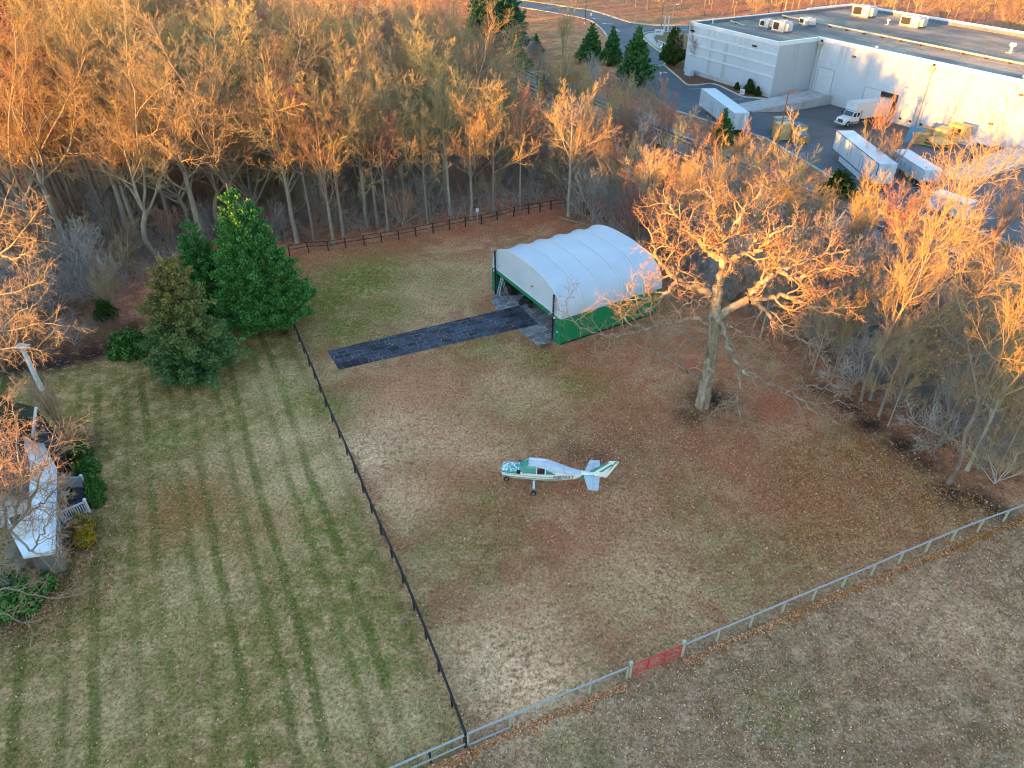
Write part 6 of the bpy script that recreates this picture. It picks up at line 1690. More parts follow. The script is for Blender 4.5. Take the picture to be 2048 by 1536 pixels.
# --- guided trees: the big spreading tree of the wood and the oak in the field
def guided(limbs, rng, n2, n3, n4, wig, mats, gnarl=.22, lf=.30, twig=TW, up=.02):
    """limbs: (points, r0, r1, trunk?)"""
    lv = []
    for pts, r0, r1, tr, K in limbs:
        P, R = line_branch(pts, r0, r1, K, rng, wig)
        lv.append((P, R, 10 if r0 > .3 else 7, 0))
        if tr == 2: continue
        L = np.linalg.norm(np.diff(P[0], axis=0), axis=1).sum()
        n = max(3, int(n2 * L))
        P2, R2 = grow(rng, P, R, n, .10 if tr == 0 else .6, 1., min(lf, 2.6 / L * .9 + .05), .85, 8, gnarl, up, .5, .35, .2, .25, twig)
        P3, R3 = grow(rng, P2, R2, n3, .15, 1., .50, .75, 6, gnarl, up, .6, .4, .3, .25, twig)
        P4, R4 = grow(rng, P3, R3, n4, .15, 1., .52, .7, 5, gnarl, up * .5, .7, .4, .4, .25, twig * .8)
        P5, R5 = grow(rng, P4, R4, 4, .15, 1., .50, .6, 3, gnarl, 0, .8, .4, .5, .25, twig * .7)
        lv += [(P2, R2, 5, 1), (P3, R3, 4, 1), (P4, R4, 3, 1), (P5, R5, 3, 1)]
    return tree_meshes(lv, mats)
def make_guided(name, base, limbs, label, seed, mats, **kw):
    rng = np.random.default_rng(seed)
    o = np.array(base)
    L2 = []
    for pts, r0, r1, tr, K in limbs:
        L2.append(([np.array(GY(*p) if p[1] > -500 else p) - o for p in pts], r0, r1, tr, K))
    me = guided(L2, rng, wig=kw.pop('wig', .08), mats=mats, **kw)
    r = empty(name, base, 0, label, 'tree')
    for nm, m in zip(('trunk', 'crown'), me): add_obj(nm, m, r)
    return r
ob = G(1408, 812); oy = ob[1]
def Y(px, d): return [(x, y, oy + dd) for (x, y), dd in zip(px, d)]
def lin(pts, d0, d1):
    n = len(pts); return [(x, y, oy + d0 + (d1 - d0) * i / (n - 1)) for i, (x, y) in enumerate(pts)]
oak = [
    (lin([(1403, 818), (1412, 775), (1417, 745), (1424, 705), (1429, 660), (1428, 620), (1433, 588)], 0, 0), .56, .36, 2, 14),
    (lin([(1433, 590), (1441, 556), (1451, 522), (1448, 488), (1464, 462), (1480, 436), (1486, 414), (1503, 407), (1522, 385), (1524, 365)], 0, 3.0), .36, .06, 0, 16),
    (lin([(1452, 520), (1488, 508), (1515, 507), (1527, 490), (1540, 474), (1565, 456), (1586, 452)], 1, .0), .22, .05, 0, 12),
    (lin([(1448, 528), (1470, 515), (1500, 500), (1512, 470), (1504, 445), (1522, 425), (1535, 405)], .8, 3.5), .20, .05, 0, 12),
    (lin([(1446, 524), (1430, 515), (1415, 501), (1398, 484), (1386, 468), (1372, 452), (1352, 430), (1330, 400)], .6, 2.0), .24, .05, 0, 13),
    (lin([(1448, 490), (1440, 455), (1425, 430), (1430, 405), (1415, 385), (1392, 378)], 1.6, 4), .17, .04, 0, 12),
    (lin([(1421, 590), (1400, 581), (1374, 570), (1354, 559), (1337, 543), (1320, 525), (1309, 499), (1304, 478), (1296, 455)], 0, 1.5), .27, .05, 0, 15),
    (lin([(1374, 570), (1362, 548), (1340, 520), (1345, 490), (1325, 465), (1318, 440)], .6, 3), .13, .04, 0, 11),
    (lin([(1356, 561), (1336, 580), (1320, 597), (1290, 600), (1265, 590), (1250, 565)], .5, -.8), .15, .04, 0, 12),
    (lin([(1431, 640), (1446, 626), (1470, 612), (1500, 600)], 0, -.6), .32, .26, 2, 7),
    (lin([(1500, 600), (1510, 580), (1522, 565), (1540, 553), (1562, 541), (1600, 525), (1650, 509), (1700, 500)], -.6, 1.2), .25, .05, 0, 14),
    (lin([(1562, 542), (1590, 558), (1620, 551), (1655, 536), (1690, 540)], .2, -.8), .13, .04, 0, 10),
    (lin([(1540, 553), (1560, 520), (1585, 495), (1600, 470), (1625, 455)], 0, 2.5), .13, .04, 0, 11),
    (lin([(1503, 600), (1540, 594), (1574, 592), (1594, 603), (1620, 612), (1660, 619), (1700, 610)], -.6, -1.5), .19, .05, 0, 13),
    (lin([(1503, 603), (1530, 620), (1549, 645), (1570, 660), (1602, 681), (1640, 692)], -.6, -2.2), .17, .04, 0, 12),
    (lin([(1428, 628), (1440, 645), (1450, 666), (1455, 695), (1470, 724), (1491, 746), (1540, 770), (1580, 781), (1602, 802), (1640, 830), (1682, 849)], 0, -4.5), .19, .035, 3, 18),
    (lin([(1580, 781), (1610, 768), (1640, 774), (1664, 783)], -3.2, -3.6), .07, .025, 3, 8),
    (lin([(1602, 802), (1640, 808), (1680, 803), (1692, 808)], -3.4, -4.2), .06, .02, 3, 8),
    (lin([(1480, 738), (1482, 770), (1474, 800), (1480, 830), (1488, 858), (1502, 882)], -2.0, -5.0), .085, .02, 3, 10),
    (lin([(1474, 800), (1445, 808), (1420, 830), (1412, 845)], -3.4, -3.8), .06, .02, 3, 8),
    (lin([(1408, 760), (1386, 750), (1361, 735), (1331, 716), (1300, 700), (1276, 690)], 0, -3.5), .13, .025, 3, 12),
    (lin([(1420, 648), (1391, 633), (1360, 640), (1330, 648), (1298, 656), (1262, 650), (1238, 625), (1226, 600)], 0, -.5), .16, .03, 3, 15),
    (lin([(1300, 656), (1255, 668), (1213, 672), (1180, 662), (1152, 648), (1136, 630), (1130, 600)], -.5, 1.2), .10, .02, 3, 13),
    (lin([(1415, 704), (1392, 690), (1366, 664), (1345, 666), (1320, 676)], 0, -2.2), .11, .025, 3, 10),
    (lin([(1440, 645), (1470, 655), (1492, 672), (1500, 700), (1486, 716)], -.3, -2.5), .10, .025, 3, 11),
    (lin([(1428, 600), (1410, 612), (1388, 600), (1370, 612), (1350, 640)], 0, -1.8), .10, .03, 3, 10),
]
def guided_oak():
    rng = np.random.default_rng(31)
    lv = []; o = np.array(ob)
    for pts, r0, r1, tr, K in oak:
        pts = [np.array(GY(*p)) - o for p in pts]
        if tr == 2 and r0 > .6: pts[0] = np.array([-.05, 0, -.15])
        P, R = line_branch(pts, r0 * (1.12 if r0 > .3 else 1.18), r1 * 1.2, K * 2, rng, .08 if tr != 2 else .04)
        if tr == 2 and r0 > .6: R[0, :4] *= [1.40, 1.16, 1.06, 1.02]
        lv.append((P, R, 12 if r0 > .3 else 7, 0))
        if tr == 2: continue
        L = np.linalg.norm(np.diff(P[0], axis=0), axis=1).sum()
        sp = tr == 3                                     # the sparse, half dead lower limbs
        n = max(4, int((1.5 if sp else 1.65) * L))
        P2, R2 = grow(rng, P, R, n, .22 if sp else .14, 1., min(.42, 2.9 / L), .95, 10, .26, -.01 if sp else .05, .50, .3, .2, .25, .016)
        P3, R3 = grow(rng, P2, R2, 5 if sp else 6, .15, 1., .50, .8, 7, .26, .0 if sp else .03, .6, .35, .35, .25, .013)
        P4, R4 = grow(rng, P3, R3, 4 if sp else 5, .15, 1., .50, .75, 5, .25, .0, .7, .35, .45, .25, .010)
        lv += [(P2, R2, 5, 1), (P3, R3, 4, 1), (P4, R4, 3, 1)]
        if not sp:
            P5, R5 = grow(rng, P4, R4, 3, .15, 1., .5, .7, 3, .22, 0, .8, .35, .5, .25, .006)
            lv.append((P5, R5, 3, 1))
    me = tree_meshes(lv, ('bark_oak', 'twig_oak'))
    r = empty('oak_tree', ob, 0, 'huge gnarled bare oak with twisting limbs standing alone beside the hangar', 'tree')
    for nm, m in zip(('trunk', 'crown'), me): add_obj(nm, m, r)
guided_oak()
by_ = big_b[1]
def lb(pts, d0, d1):
    n = len(pts); return [(x, y, by_ + d0 + (d1 - d0) * i / (n - 1)) for i, (x, y) in enumerate(pts)]
beech = [
    (lb([(470, 427), (464, 390), (458, 350), (451, 303)], 0, 0), .55, .42, 2, 8),
    (lb([(451, 304), (436, 280), (412, 240), (394, 185), (376, 148), (350, 105), (330, 55)], 0, 2), .30, .04, 0, 13),
    (lb([(445, 290), (432, 240), (426, 200), (420, 150), (424, 90), (430, 35)], 0, 0), .28, .04, 0, 13),
    (lb([(452, 295), (470, 266), (478, 230), (472, 190), (476, 130), (480, 60), (487, 5)], 0, -1), .32, .04, 0, 14),
    (lb([(470, 266), (482, 236), (520, 222), (545, 190), (560, 140), (580, 90)], 0, 1.5), .17, .03, 0, 12),
    (lb([(446, 298), (402, 262), (370, 226), (350, 195), (318, 150), (288, 108), (262, 70)], 0, -2), .24, .03, 0, 13),
    (lb([(460, 335), (484, 292), (512, 265), (546, 250), (584, 262), (610, 255)], 0, -2), .18, .03, 0, 12),
    (lb([(462, 340), (490, 305), (522, 291), (562, 284), (602, 300), (650, 306)], 0, -3), .16, .03, 0, 12),
    (lb([(453, 318), (412, 310), (392, 270), (362, 228), (330, 214), (290, 205)], 0, 2), .17, .03, 0, 12),
    (lb([(462, 362), (490, 338), (530, 325), (570, 330), (610, 340)], 0, -3), .12, .03, 0, 10),
    (lb([(440, 283), (450, 230), (452, 170), (460, 110), (452, 50), (446, 10)], 0, 3), .2, .03, 0, 12),
    (lb([(430, 275), (395, 245), (372, 200), (384, 150), (372, 90), (380, 40)], 0, 3), .16, .03, 0, 12),
]
make_guided('spreading_tree', big_b, beech, 'largest spreading tree of the wood, with thick forked limbs behind the big evergreen', 41, ('bark_pale', 'twig_gold'), n2=2.0, n3=7, n4=6, gnarl=.15, lf=.34, up=.05)

# --- trees along the railway; base, apex
tr_list = [((1462, 385), (1470, 262), 0, 'golden fan shaped tree by the railway, just above the oak'), ((1578, 413), (1598, 268), 2, 'broad open golden tree beyond the rails, nearest the plywood crates'),
           ((1392, 366), (1398, 240), 1, 'pinkish bare tree by the rails under the pale trailer'), ((1325, 330), (1318, 172), 1, 'tall pink tipped tree between rails and pale trailer'), ((1138, 268), (1150, 98), 0, 'dense orange tree with cropped top by the railway, left of the three cedars'),
           ((1170, 255), (1185, 105), 3, 'orange tree directly before the three cedars'), ((1245, 285), (1262, 165), 0, 'bright upright tree with many orange stems below the tallest cedar'), ((1215, 290), (1220, 178), 2, 'narrow orange tree left of the bright upright one'), ((1290, 265), (1302, 168), 2, 'upright orange tree at the yard side of the rails'),
           ((1063, 308), (1080, 218), 1, 'small rounded orange tree with two bare trunks in the grey thicket'), ((953, 290), (945, 80), 2, 'tall orange tree at the left end of the visible railway'), ((985, 262), (990, 110), 3, 'bushy orange tree beside the left end of the rails'), ((1090, 245), (1086, 108), 3, 'low orange tree across the rails below the small dark cedar'),
           ((1194, 335), (1196, 210), 1, 'pale pinkish tree in the thicket before the railway'), ((1240, 350), (1255, 250), 3, 'grey pink tree in the thicket above the hangar ridge'), ((1290, 345), (1300, 225), 1, 'grey pink tree right of the thicket above the hangar'), ((1520, 455), (1545, 330), 1, 'reddish tree by the rails, behind the upper crown of the oak'),
           ((1640, 480), (1672, 365), 2, 'slim golden tree right of the oak crown beside the rails'), ((1700, 520), (1730, 370), 0, 'golden bushy tree in front of the long dark railed trailer'), ((1425, 345), (1420, 270), 3, 'low pink tree between the rails and the oak')]
for b, a, pi, lab in tr_list:
    plant(vases[pi], G(*b), max(height_of(b, a), 4), R_.uniform(0, 6.28), 'trackside_tree', lab + ', leafless', 'tree', 'leafless trees along the railway', R_.uniform(.9, 1.15))
rgt = random.Random(21); got = []
CBX = [1060, 1150, 1215, 1262, 1330, 1400, 1470, 1550, 1600, 1680, 1720, 1850, 1960, 2060]
CBY = [112, 104, 175, 170, 182, 245, 258, 274, 272, 352, 340, 335, 405, 480]
for _ in range(5000):
    px, py = rgt.uniform(1060, 2000), rgt.uniform(180, 640)
    x, y, _z = G(px, py); xm = float(np.polyval(FM, y)); sd = x - xm
    if not (-15 < sd < -7.6 or 7.4 < sd < 10.5): continue
    if in_poly(np.array([x]), np.array([y]), yard_pts)[0] or any((x - a) ** 2 + (y - b) ** 2 < 15 for a, b in got) or any((x - G(*q[0])[0]) ** 2 + (y - G(*q[0])[1]) ** 2 < 9 for q in tr_list): continue
    if sd > 0 and rgt.random() < .5: continue
    H = 16.0
    while H > 3 and project(x, y, H)[1] < np.interp(project(x, y, H)[0], CBX, CBY): H -= .3
    H = min(H * rgt.uniform(.7, 1.0), 13.5 if sd < 0 else 7.0)
    if H < 4: continue
    got.append((x, y))
    plant(vases[rgt.randrange(4)], (x, y, 0), H, rgt.uniform(0, 6.3), 'trackside_tree', 'smaller leafless tree in the orange belt that screens the rails', 'tree', 'smaller leafless trees of the trackside belt', rgt.uniform(1.0, 1.3))
    if len(got) >= 58: break
# --- right hand wood edge
rt = [((1722, 803), (1860, 335), 's0', 'big forked golden tree rising tallest right of the oak'), ((1740, 800), (1800, 560), 't2', 'slim bare tree with twin trunk beside the big forked golden one'), ((1662, 765), (1700, 560), 'v0', 'grove of thin grey stems at the wood edge right of the oak'), ((1604, 737), (1625, 560), 't3', 'thin bare sapling right behind the oak trunk'),
      ((1625, 747), (1660, 600), 't1', 'thin pale sapling second behind the oak trunk'), ((1757, 832), (1830, 640), 't4', 'slender leaning sapling before the yellow marker'), ((1776, 852), (1840, 720), 'l', 'small sapling with a few tan leaves by the dark soil'), ((1879, 890), (1990, 610), 'l', 'tree with scattered tan leaves along the right hand edge of the field'),
      ((1897, 966), (2040, 480), 's2', 'stout leaning tree with golden crown nearest the wire fence'), ((1955, 936), (2075, 640), 't0', 'bare tree with smooth trunk beside the stout leaning tree'), ((1985, 956), (2080, 760), 'l', 'low tan leaved tree nearest the end of the wire fence'), ((1934, 940), (2010, 700), 't5', 'thin bare tree behind the stout leaning tree'),
      ((1521, 676), (1545, 520), 't2', 'bare trunk standing behind the right limbs of the oak'), ((1850, 800), (1940, 560), 's1', 'grey tree with forked crown above the yellow marker'), ((1960, 800), (2060, 560), 's2', 'golden tree at the right side in front of the rails'), ((1800, 700), (1870, 520), 't3', 'bare tree between the big forked golden tree and rails'), ((1680, 690), (1720, 540), 't1', 'bare tree with lit top in the slope behind the grove'), ((2000, 720), (2090, 520), 't4', 'bare tree low down beside the rails at the right side'), ((1900, 700), (1975, 520), 't0', 'bare tree on the slope between two golden crowns')]
for b, a, k, lab in rt:
    H = height_of(b, a)
    pr = {'s': slims, 't': talls, 'v': vases}.get(k[0]); pr = leafy if k == 'l' else pr[int(k[1])]
    plant(pr, G(*b), H, R_.uniform(0, 6.28), 'field_edge_tree', lab, 'tree', 'trees along the right hand edge of the field', R_.uniform(.8, 1.0))
plant(vases[3], G(1986, 488), height_of((1986, 488), (2005, 355)), 1.0, 'parking_tree', 'dark leafless tree at the edge of the car park by the rails', 'tree', None, 1.1)
for k, (b, a) in enumerate((((1735, 352), (1742, 260)), ((1768, 365), (1778, 250)), ((1748, 300), (1752, 190)))):
    plant(vases[(2, 3, 1)[k]], G(*b), height_of(b, a), k * 2., 'yard_tree', ('dark thin tree before the long trailer, nearer the truck', 'dark thin tree before the long trailer, nearer the low white trailer', 'spindly pale tree standing in front of the box truck')[k], 'tree', None, .9)
# --- house garden
hb_ = (-31.5, 20.3, 0.0)
def W3(*p): return p
ht = [([(-31.5, 20.3, -.1), (-31.4, 20.6, 3.5), (-31.2, 21.2, 7.0)], .30, .22, 2, 6),
      ([(-31.2, 21.2, 7.0), GY(25, 1056, 25), GY(51, 1029, 25.3), GY(66, 1001, 25.6), GY(94, 920, 26.2), GY(112, 850, 27)], .20, .03, 0, 13),
      ([GY(25, 1056, 25), GY(45, 970, 24.6), GY(35, 905, 24.4), GY(30, 840, 25.6)], .10, .025, 0, 10), ([(-31.2, 21.2, 7.0), GY(-30, 1000, 24.4), GY(8, 930, 24.2), GY(15, 860, 25.2)], .14, .025, 0, 10),
      ([(-31.3, 20.8, 4.6), GY(0, 1170, 23.2), GY(60, 1190, 24.2), GY(130, 1200, 25.0), GY(185, 1175, 26.0)], .12, .02, 3, 12), ([(-31.3, 20.8, 5.2), GY(-5, 1220, 22.6), GY(50, 1250, 23.2), GY(90, 1235, 23.8)], .09, .02, 3, 9),
      ([GY(22, 1062, 24.8), GY(62, 1105, 24.4), GY(85, 1060, 24.2), GY(120, 1000, 24.4)], .08, .02, 0, 9), ([GY(51, 1029, 25.3), GY(90, 1000, 25), GY(125, 960, 25)], .07, .02, 0, 8), ([(-31.2, 21.2, 7.0), GY(-40, 940, 25), GY(-10, 860, 25.6), GY(5, 800, 27)], .12, .02, 0, 10),
      ([GY(10, 1060, 25), GY(12, 990, 24.6), GY(60, 950, 24.6), GY(70, 900, 25)], .08, .02, 0, 9)]
def limbed_tree(hb, ht, name, label, seed, trunk='bark_pale', twig='twig_oak', leaf=True):
    rng = np.random.default_rng(seed); lv = []; o = np.array(hb)
    for pts, r0, r1, tr, K in ht:
        P, R = line_branch([np.array(p) - o for p in pts], r0 * .8, r1 * .8, K * 2, rng, .05); lv.append((P, R, 8, 0))
        if tr == 2: continue
        L = np.linalg.norm(np.diff(P[0], axis=0), axis=1).sum()
        P2, R2 = grow(rng, P, R, max(4, int((1.0 if tr == 3 else 2.6) * L)), .2, 1., min(.42, 2.0 / L), .8, 8, .2, .03, .5, .3, .2, .25, .014)
        P3, R3 = grow(rng, P2, R2, 4 if tr == 3 else 6, .15, 1., .5, .7, 6, .2, .02, .6, .35, .35, .25, .010)
        P4, R4 = grow(rng, P3, R3, 5, .15, 1., .5, .65, 4, .2, 0, .7, .35, .4, .25, .007)
        lv += [(P2, R2, 5, 1), (P3, R3, 4, 1), (P4, R4, 3, 1)]
    me = tree_meshes(lv, (trunk, twig), lv_from(rng, P4, 300, .12, 'tan_leaf') if leaf else None)
    r = empty(name, hb, 0, label, 'tree')
    for nm, m in zip(('trunk', 'crown'), me): add_obj(nm, m, r)
limbed_tree(hb_, ht, 'garden_tree', 'tall bare tree whose orange twigs spread over the house roofs', 52)
fk = (-43.0, 42.0, 9.5)
bt = [([(-44, 43, -.1), (-43.8, 42.8, 4), fk], .36, .28, 2, 6), ([fk, GY(-60, 560, 40.5), GY(0, 510, 39.8), GY(45, 470, 39.3), GY(72, 425, 39)], .20, .03, 0, 12), ([fk, GY(-60, 600, 39), GY(0, 590, 38.4), GY(45, 578, 38), GY(92, 560, 37.4)], .18, .03, 0, 12),
      ([fk, GY(-70, 665, 37.5), GY(0, 668, 36.4), GY(50, 655, 35.9), GY(96, 640, 35.5), GY(125, 652, 35.3)], .17, .03, 0, 13), ([fk, GY(-60, 520, 41.5), GY(-10, 460, 41), GY(12, 395, 41)], .16, .03, 0, 11), ([fk, GY(-80, 690, 36), GY(0, 700, 34.8), GY(45, 690, 34.4), GY(85, 702, 34.2)], .12, .02, 0, 11), ([GY(0, 510, 39.8), GY(30, 520, 39), GY(70, 500, 38.4)], .09, .02, 0, 9), ([GY(0, 668, 36.4), GY(30, 630, 36.4), GY(70, 610, 36.2)], .08, .02, 0, 9)]
limbed_tree((-44, 43, 0), bt, 'garden_tree', 'large bare tree with golden twigs behind the house, beside the brook', 53, 'bark', 'twig', False)
plant(vases[1], G(137, 882), 6.8, 4.0, 'garden_tree', 'small grey lichened tree with several thin stems beside the house', 'tree', None, 1.0)
plant(vases[3], G(225, 628), 6.5, 1.1, 'garden_tree', 'low spreading grey tree by the brook, left of the two toned evergreen', 'tree', None, 1.5)
for b, H, pi, lab in (((110, 640), 6, 2, 'grey bush with tangled stems left of the low spreading tree'), ((60, 660), 5.5, 0, 'grey bush farthest left on the brook bank'), ((170, 560), 5.0, 2, 'pale grey thicket bush above the low spreading tree'), ((20, 600), 6.0, 1, 'brown bush under the large golden tree'), ((150, 690), 2.5, 0, 'low grey bush on the near brook bank'), ((255, 560), 5, 1, 'grey bush touching the two toned evergreen'), ((90, 560), 5.5, 3, 'reddish bush among the grey ones by the brook'), ((195, 600), 4.5, 0, 'grey bush crowding the low spreading tree'), ((128, 910), 2.6, 3, 'reddish leafless shrub between the house and small grey tree'), ((120, 1070), 2.2, 3, 'reddish shrub by the corner of the white roof'), ((20, 1190), 2.4, 0, 'grey leafless shrub below the white roof'), ((78, 1138), 2.3, 0, 'grey leafless shrub hard against the end wall of the house'), ((112, 1128), 2.0, 3, 'reddish shrub at the outer corner of the end wall'), ((90, 1165), 1.8, 3, 'reddish shrub at the lawn edge below the house'), ((125, 1005), 1.6, 3, 'orange brown shrub on the terrace')):
    plant(shrubs[pi], G(*b), H, R_.uniform(0, 6), 'leafless_shrub', lab, 'shrub', 'leafless shrubs by the house and brook', 1.1)
# --- thickets
def thicket(poly_px, n, h0, h1, label, group, seed, dmin=2.0, kinds=(0, 1, 2, 3)):
    rg = random.Random(seed); W = [G(*p) for p in poly_px]; xs = [p[0] for p in W]; ys = [p[1] for p in W]; got = []
    for _ in range(6000):
        x, y = rg.uniform(min(xs), max(xs)), rg.uniform(min(ys), max(ys))
        if not in_poly(np.array([x]), np.array([y]), W)[0] or any((x - a) ** 2 + (y - b) ** 2 < dmin ** 2 for a, b in got): continue
        if abs(x - float(np.polyval(FM, y))) < 8.5: continue
        got.append((x, y))
        plant(shrubs[rg.choice(kinds)], (x, y, 0), rg.uniform(h0, h1), rg.uniform(0, 6.3), 'thicket_shrub', label, 'shrub', group, rg.uniform(.8, 1.2))
        if len(got) >= n: break
thicket([(1350, 560), (1480, 640), (1600, 700), (1720, 785), (1850, 880), (1990, 985), (2080, 960), (2080, 640), (1800, 560), (1600, 500), (1400, 470)], 98, 2.6, 5.8, 'grey tangled shrub on the slope between the field and rails', 'grey shrubs on the slope by the rails', 3, 1.7, kinds=(0, 0, 1, 2))
thicket([(1120, 430), (1240, 470), (1330, 560), (1420, 540), (1420, 430), (1300, 340), (1160, 300), (1080, 330)], 40, 3.5, 7.0, 'grey shrub in the thicket behind the hangar', 'grey shrubs behind the hangar', 4)
thicket([(-60, 640), (260, 560), (420, 480), (590, 490), (850, 450), (1100, 410), (1080, 330), (800, 330), (500, 340), (200, 400), (-60, 450)], 110, 2.2, 5.6, 'brown understorey shrub between the trunks of the wood', 'understorey shrubs of the wood', 5, 2.2)
thicket([(800, 330), (1080, 330), (1200, 300), (1000, 210), (800, 230)], 28, 2.5, 5.5, 'brown shrub in the dim middle of the wood by the camper', 'shrubs in the middle of the wood', 6, 3.0)
thicket([(1020, 150), (1100, 160), (1290, 235), (1420, 290), (1600, 370), (1760, 440), (1660, 372), (1560, 310), (1420, 255), (1300, 210), (1150, 120), (1060, 90)], 22, 1.8, 4.0, 'shrub on the bank between rails and yard', 'shrubs on the bank above the rails', 7, 2.2)
# --- trees beyond the road and behind the warehouse
rg = random.Random(15)
got = []
for _ in range(5000):
    x, y = rg.uniform(-20, 215), rg.uniform(185, 330)
    lx_, ly_ = wh_local(np.array(x), np.array(y))
    if in_poly(np.array([x]), np.array([y]), yard_pts)[0] or seg_dist(np.array([x]), np.array([y]), upper)[0] < 16: continue
    if ly_ < 62 and lx_ > -60: continue
    if lx_ < -40 and ly_ < 46: continue
    if x < 30 and y < 290: continue
    px, py = project(x, y, 6)
    if not (900 < px < 2120 and -60 < py < 130): continue
    if any((x - a) ** 2 + (y - b) ** 2 < 22 for a, b in got): continue
    got.append((x, y))
    plant(talls[rg.randrange(6)] if rg.random() < .75 else spreads[rg.randrange(3)], (x, y, 0), rg.uniform(9, 15), rg.uniform(0, 6.3), 'far_tree', 'bare tree in the distant treeline behind the warehouse and road', 'tree', 'bare trees of the distant treeline', rg.uniform(.9, 1.2))
    if len(got) >= 120: break
for b, H, lab in (((1905, 70), 9, 'round bright orange tree glowing behind the rear parapet'), ((1990, 78), 10, 'bright orange tree behind the far right of the rear parapet')):
    p = wh(22 if b[0] < 1950 else 36, 62)
    plant(vases[1], p, 16, 1., 'lit_tree', lab, 'tree', None, 1.2)
plant(vases[3], G(1125, 112), 13, .4, 'roadside_tree', 'dark leafless tree on the brown verge before the road', 'tree', None, 1.0)
plant(talls[4], z4(1470, 300) + (.1,), 13, 2.0, 'island_tree', 'grey leafless tree on the traffic island', 'tree', None, .9)
plant(vases[1], G(1393, 148), height_of((1393, 148), (1402, 55)), 2.0, 'ornamental_tree', 'vase shaped tree with reddish twig tips against the white wall', 'tree', None, 1.35)
plant(shrubs[3], wh(-31.5, 3.2, .1), 5.5, 1.0, 'leafless_shrub', 'tall brown shrub between the holly and ornamental tree', 'shrub', None, .8)

# ---------------------------------------------------------------- evergreens
def conifer(seed, H, Rb, mat, n_br=420, per=55, size=.42, low=.04, power=.85, asc=.35, lump=.25, wid=.35, bulge=0.0, asym=None):
    rng = np.random.default_rng(seed)
    P, R = line_branch([(0, 0, 0), (0, 0, H * .5), (0, 0, H * .97)], max(.09, Rb * .055), .03, 6)
    u = rng.random(n_br)
    hz = H * (low + (1 - low) * (1 - np.sqrt(1 - u * .995)) ** 1.0)
    az = np.arange(n_br) * 2.39996 + rng.normal(size=n_br) * .3
    tt = (hz / H - low) / (1 - low)
    rad = Rb * ((1 - tt) ** power) * (1 - bulge * np.exp(-(tt / .12) ** 2)) + .10
    rad *= 1 + lump * rng.normal(size=n_br) * .5
    ln = np.maximum(rad, .12)
    el = asc + .35 * tt + .12 * rng.normal(size=n_br)
    if asym is not None: ln = ln * (1 + asym[1] * np.cos(az - asym[0]))
    D = np.stack([np.cos(az) * np.cos(el), np.sin(az) * np.cos(el), np.sin(el)], 1)
    B = np.stack([np.zeros(n_br), np.zeros(n_br), np.maximum(hz - ln * np.sin(el) * .75, H * .02)], 1)
    PB = np.stack([B, B + D * ln[:, None] * .6, B + D * ln[:, None]], 1); PB[:, 2, 2] -= .04 * ln
    RB = np.stack([ln * .018 + .012, ln * .012 + .008, np.full(n_br, .006)], 1)
    # sprays of needles, thickest towards the branch ends
    cnt = np.maximum(6, (per * (ln / Rb) ** .8)).astype(int)
    idx = np.repeat(np.arange(n_br), cnt); n = len(idx)
    t = 1 - .72 * rng.random(n) ** 1.5
    C = B[idx] + D[idx] * (ln[idx] * t)[:, None] + rng.normal(size=(n, 3)) * (.05 + .075 * ln[idx][:, None] * (1.1 - t[:, None] * .6)) * np.array([1, 1, .7])
    C[:, 2] = np.maximum(C[:, 2], .15)
    a = unit(D[idx] * .8 + np.array([0, 0, .35]) + rng.normal(size=(n, 3)) * .55)
    b = unit(np.cross(a, rng.normal(size=(n, 3))))
    s = size * (.55 + .9 * rng.random((n, 1)))
    V = np.stack([C - a * s * .45, C + b * s * wid, C + a * s * .6, C - b * s * wid], 1).reshape(-1, 3)
    F = np.arange(4 * n).reshape(n, 4)
    tv, tf = tubes_np(P, R, 8); bv, bf_ = tubes_np(PB, RB, 4)
    trunk = np_mesh('trunk', np.concatenate([tv, bv]), np.concatenate([tf, bf_ + len(tv)]), mats=[M['bark']])
    crown = np_mesh('crown', V, F, mats=[M[mat]])
    return Proto([trunk, crown], H)
ley = conifer(501, 16, 4.4, 'leyland', 520, 380, .22, .04, .70, .60, .34, .30, .10)
ley2 = conifer(502, 15, 4.6, 'leyland', 520, 380, .22, .04, .66, .55, .34, .30, .10)
def apex_spot(base_y, apex, H=None):
    """where a tree stands whose top shows at APEX while its foot is BASE_Y metres out"""
    p = GY(apex[0], apex[1], base_y); return (p[0], p[1], 0), p[2]
p, H = apex_spot(63.0, (450, 356)); plant(ley, p, H, 1., 'evergreen_tree', 'tallest dense green evergreen with pointed top beside the black fence', 'tree', 'dense green evergreens by the fence')
p, H = apex_spot(63.6, (484, 384)); plant(ley2, p, H, 3., 'evergreen_tree', 'broad dense green evergreen merging with the tallest one, nearest the fence', 'tree', 'dense green evergreens by the fence', 1.02)
p, H = apex_spot(64.5, (372, 428)); plant(ley, p, H, 4., 'evergreen_tree', 'shorter pointed green evergreen at the left flank of the tallest', 'tree', 'dense green evergreens by the fence', 1.2)
pin = conifer(503, 13, 3.3, 'pine_needle', 480, 240, .24, .03, .62, .30, .55, .22, .15, (.0, .10))
p, H = apex_spot(G(365, 752)[1], (312, 492)); plant(pin, p, H, 0., 'two_toned_evergreen', 'loose two toned evergreen, bluish below and rusty above, on the lawn', 'tree')
ced = conifer(504, 12, 3.4, 'cedar', 420, 60, .55, .03, .8, .45, .4, .3)
for b, a, lab, sx in (((1180, 125), (1184, 42), 'leftmost dark cedar of the three beside the road', 1.25), ((1222, 130), (1213, 48), 'cedar in the middle of three beside the road', 1.0), ((1268, 168), (1252, 46), 'tallest dark cedar of the three beside the road', 1.1)):
    plant(ced, G(*b), height_of(b, a), len(lab), 'cedar_tree', lab, 'tree', 'cedars beside the road', sx)
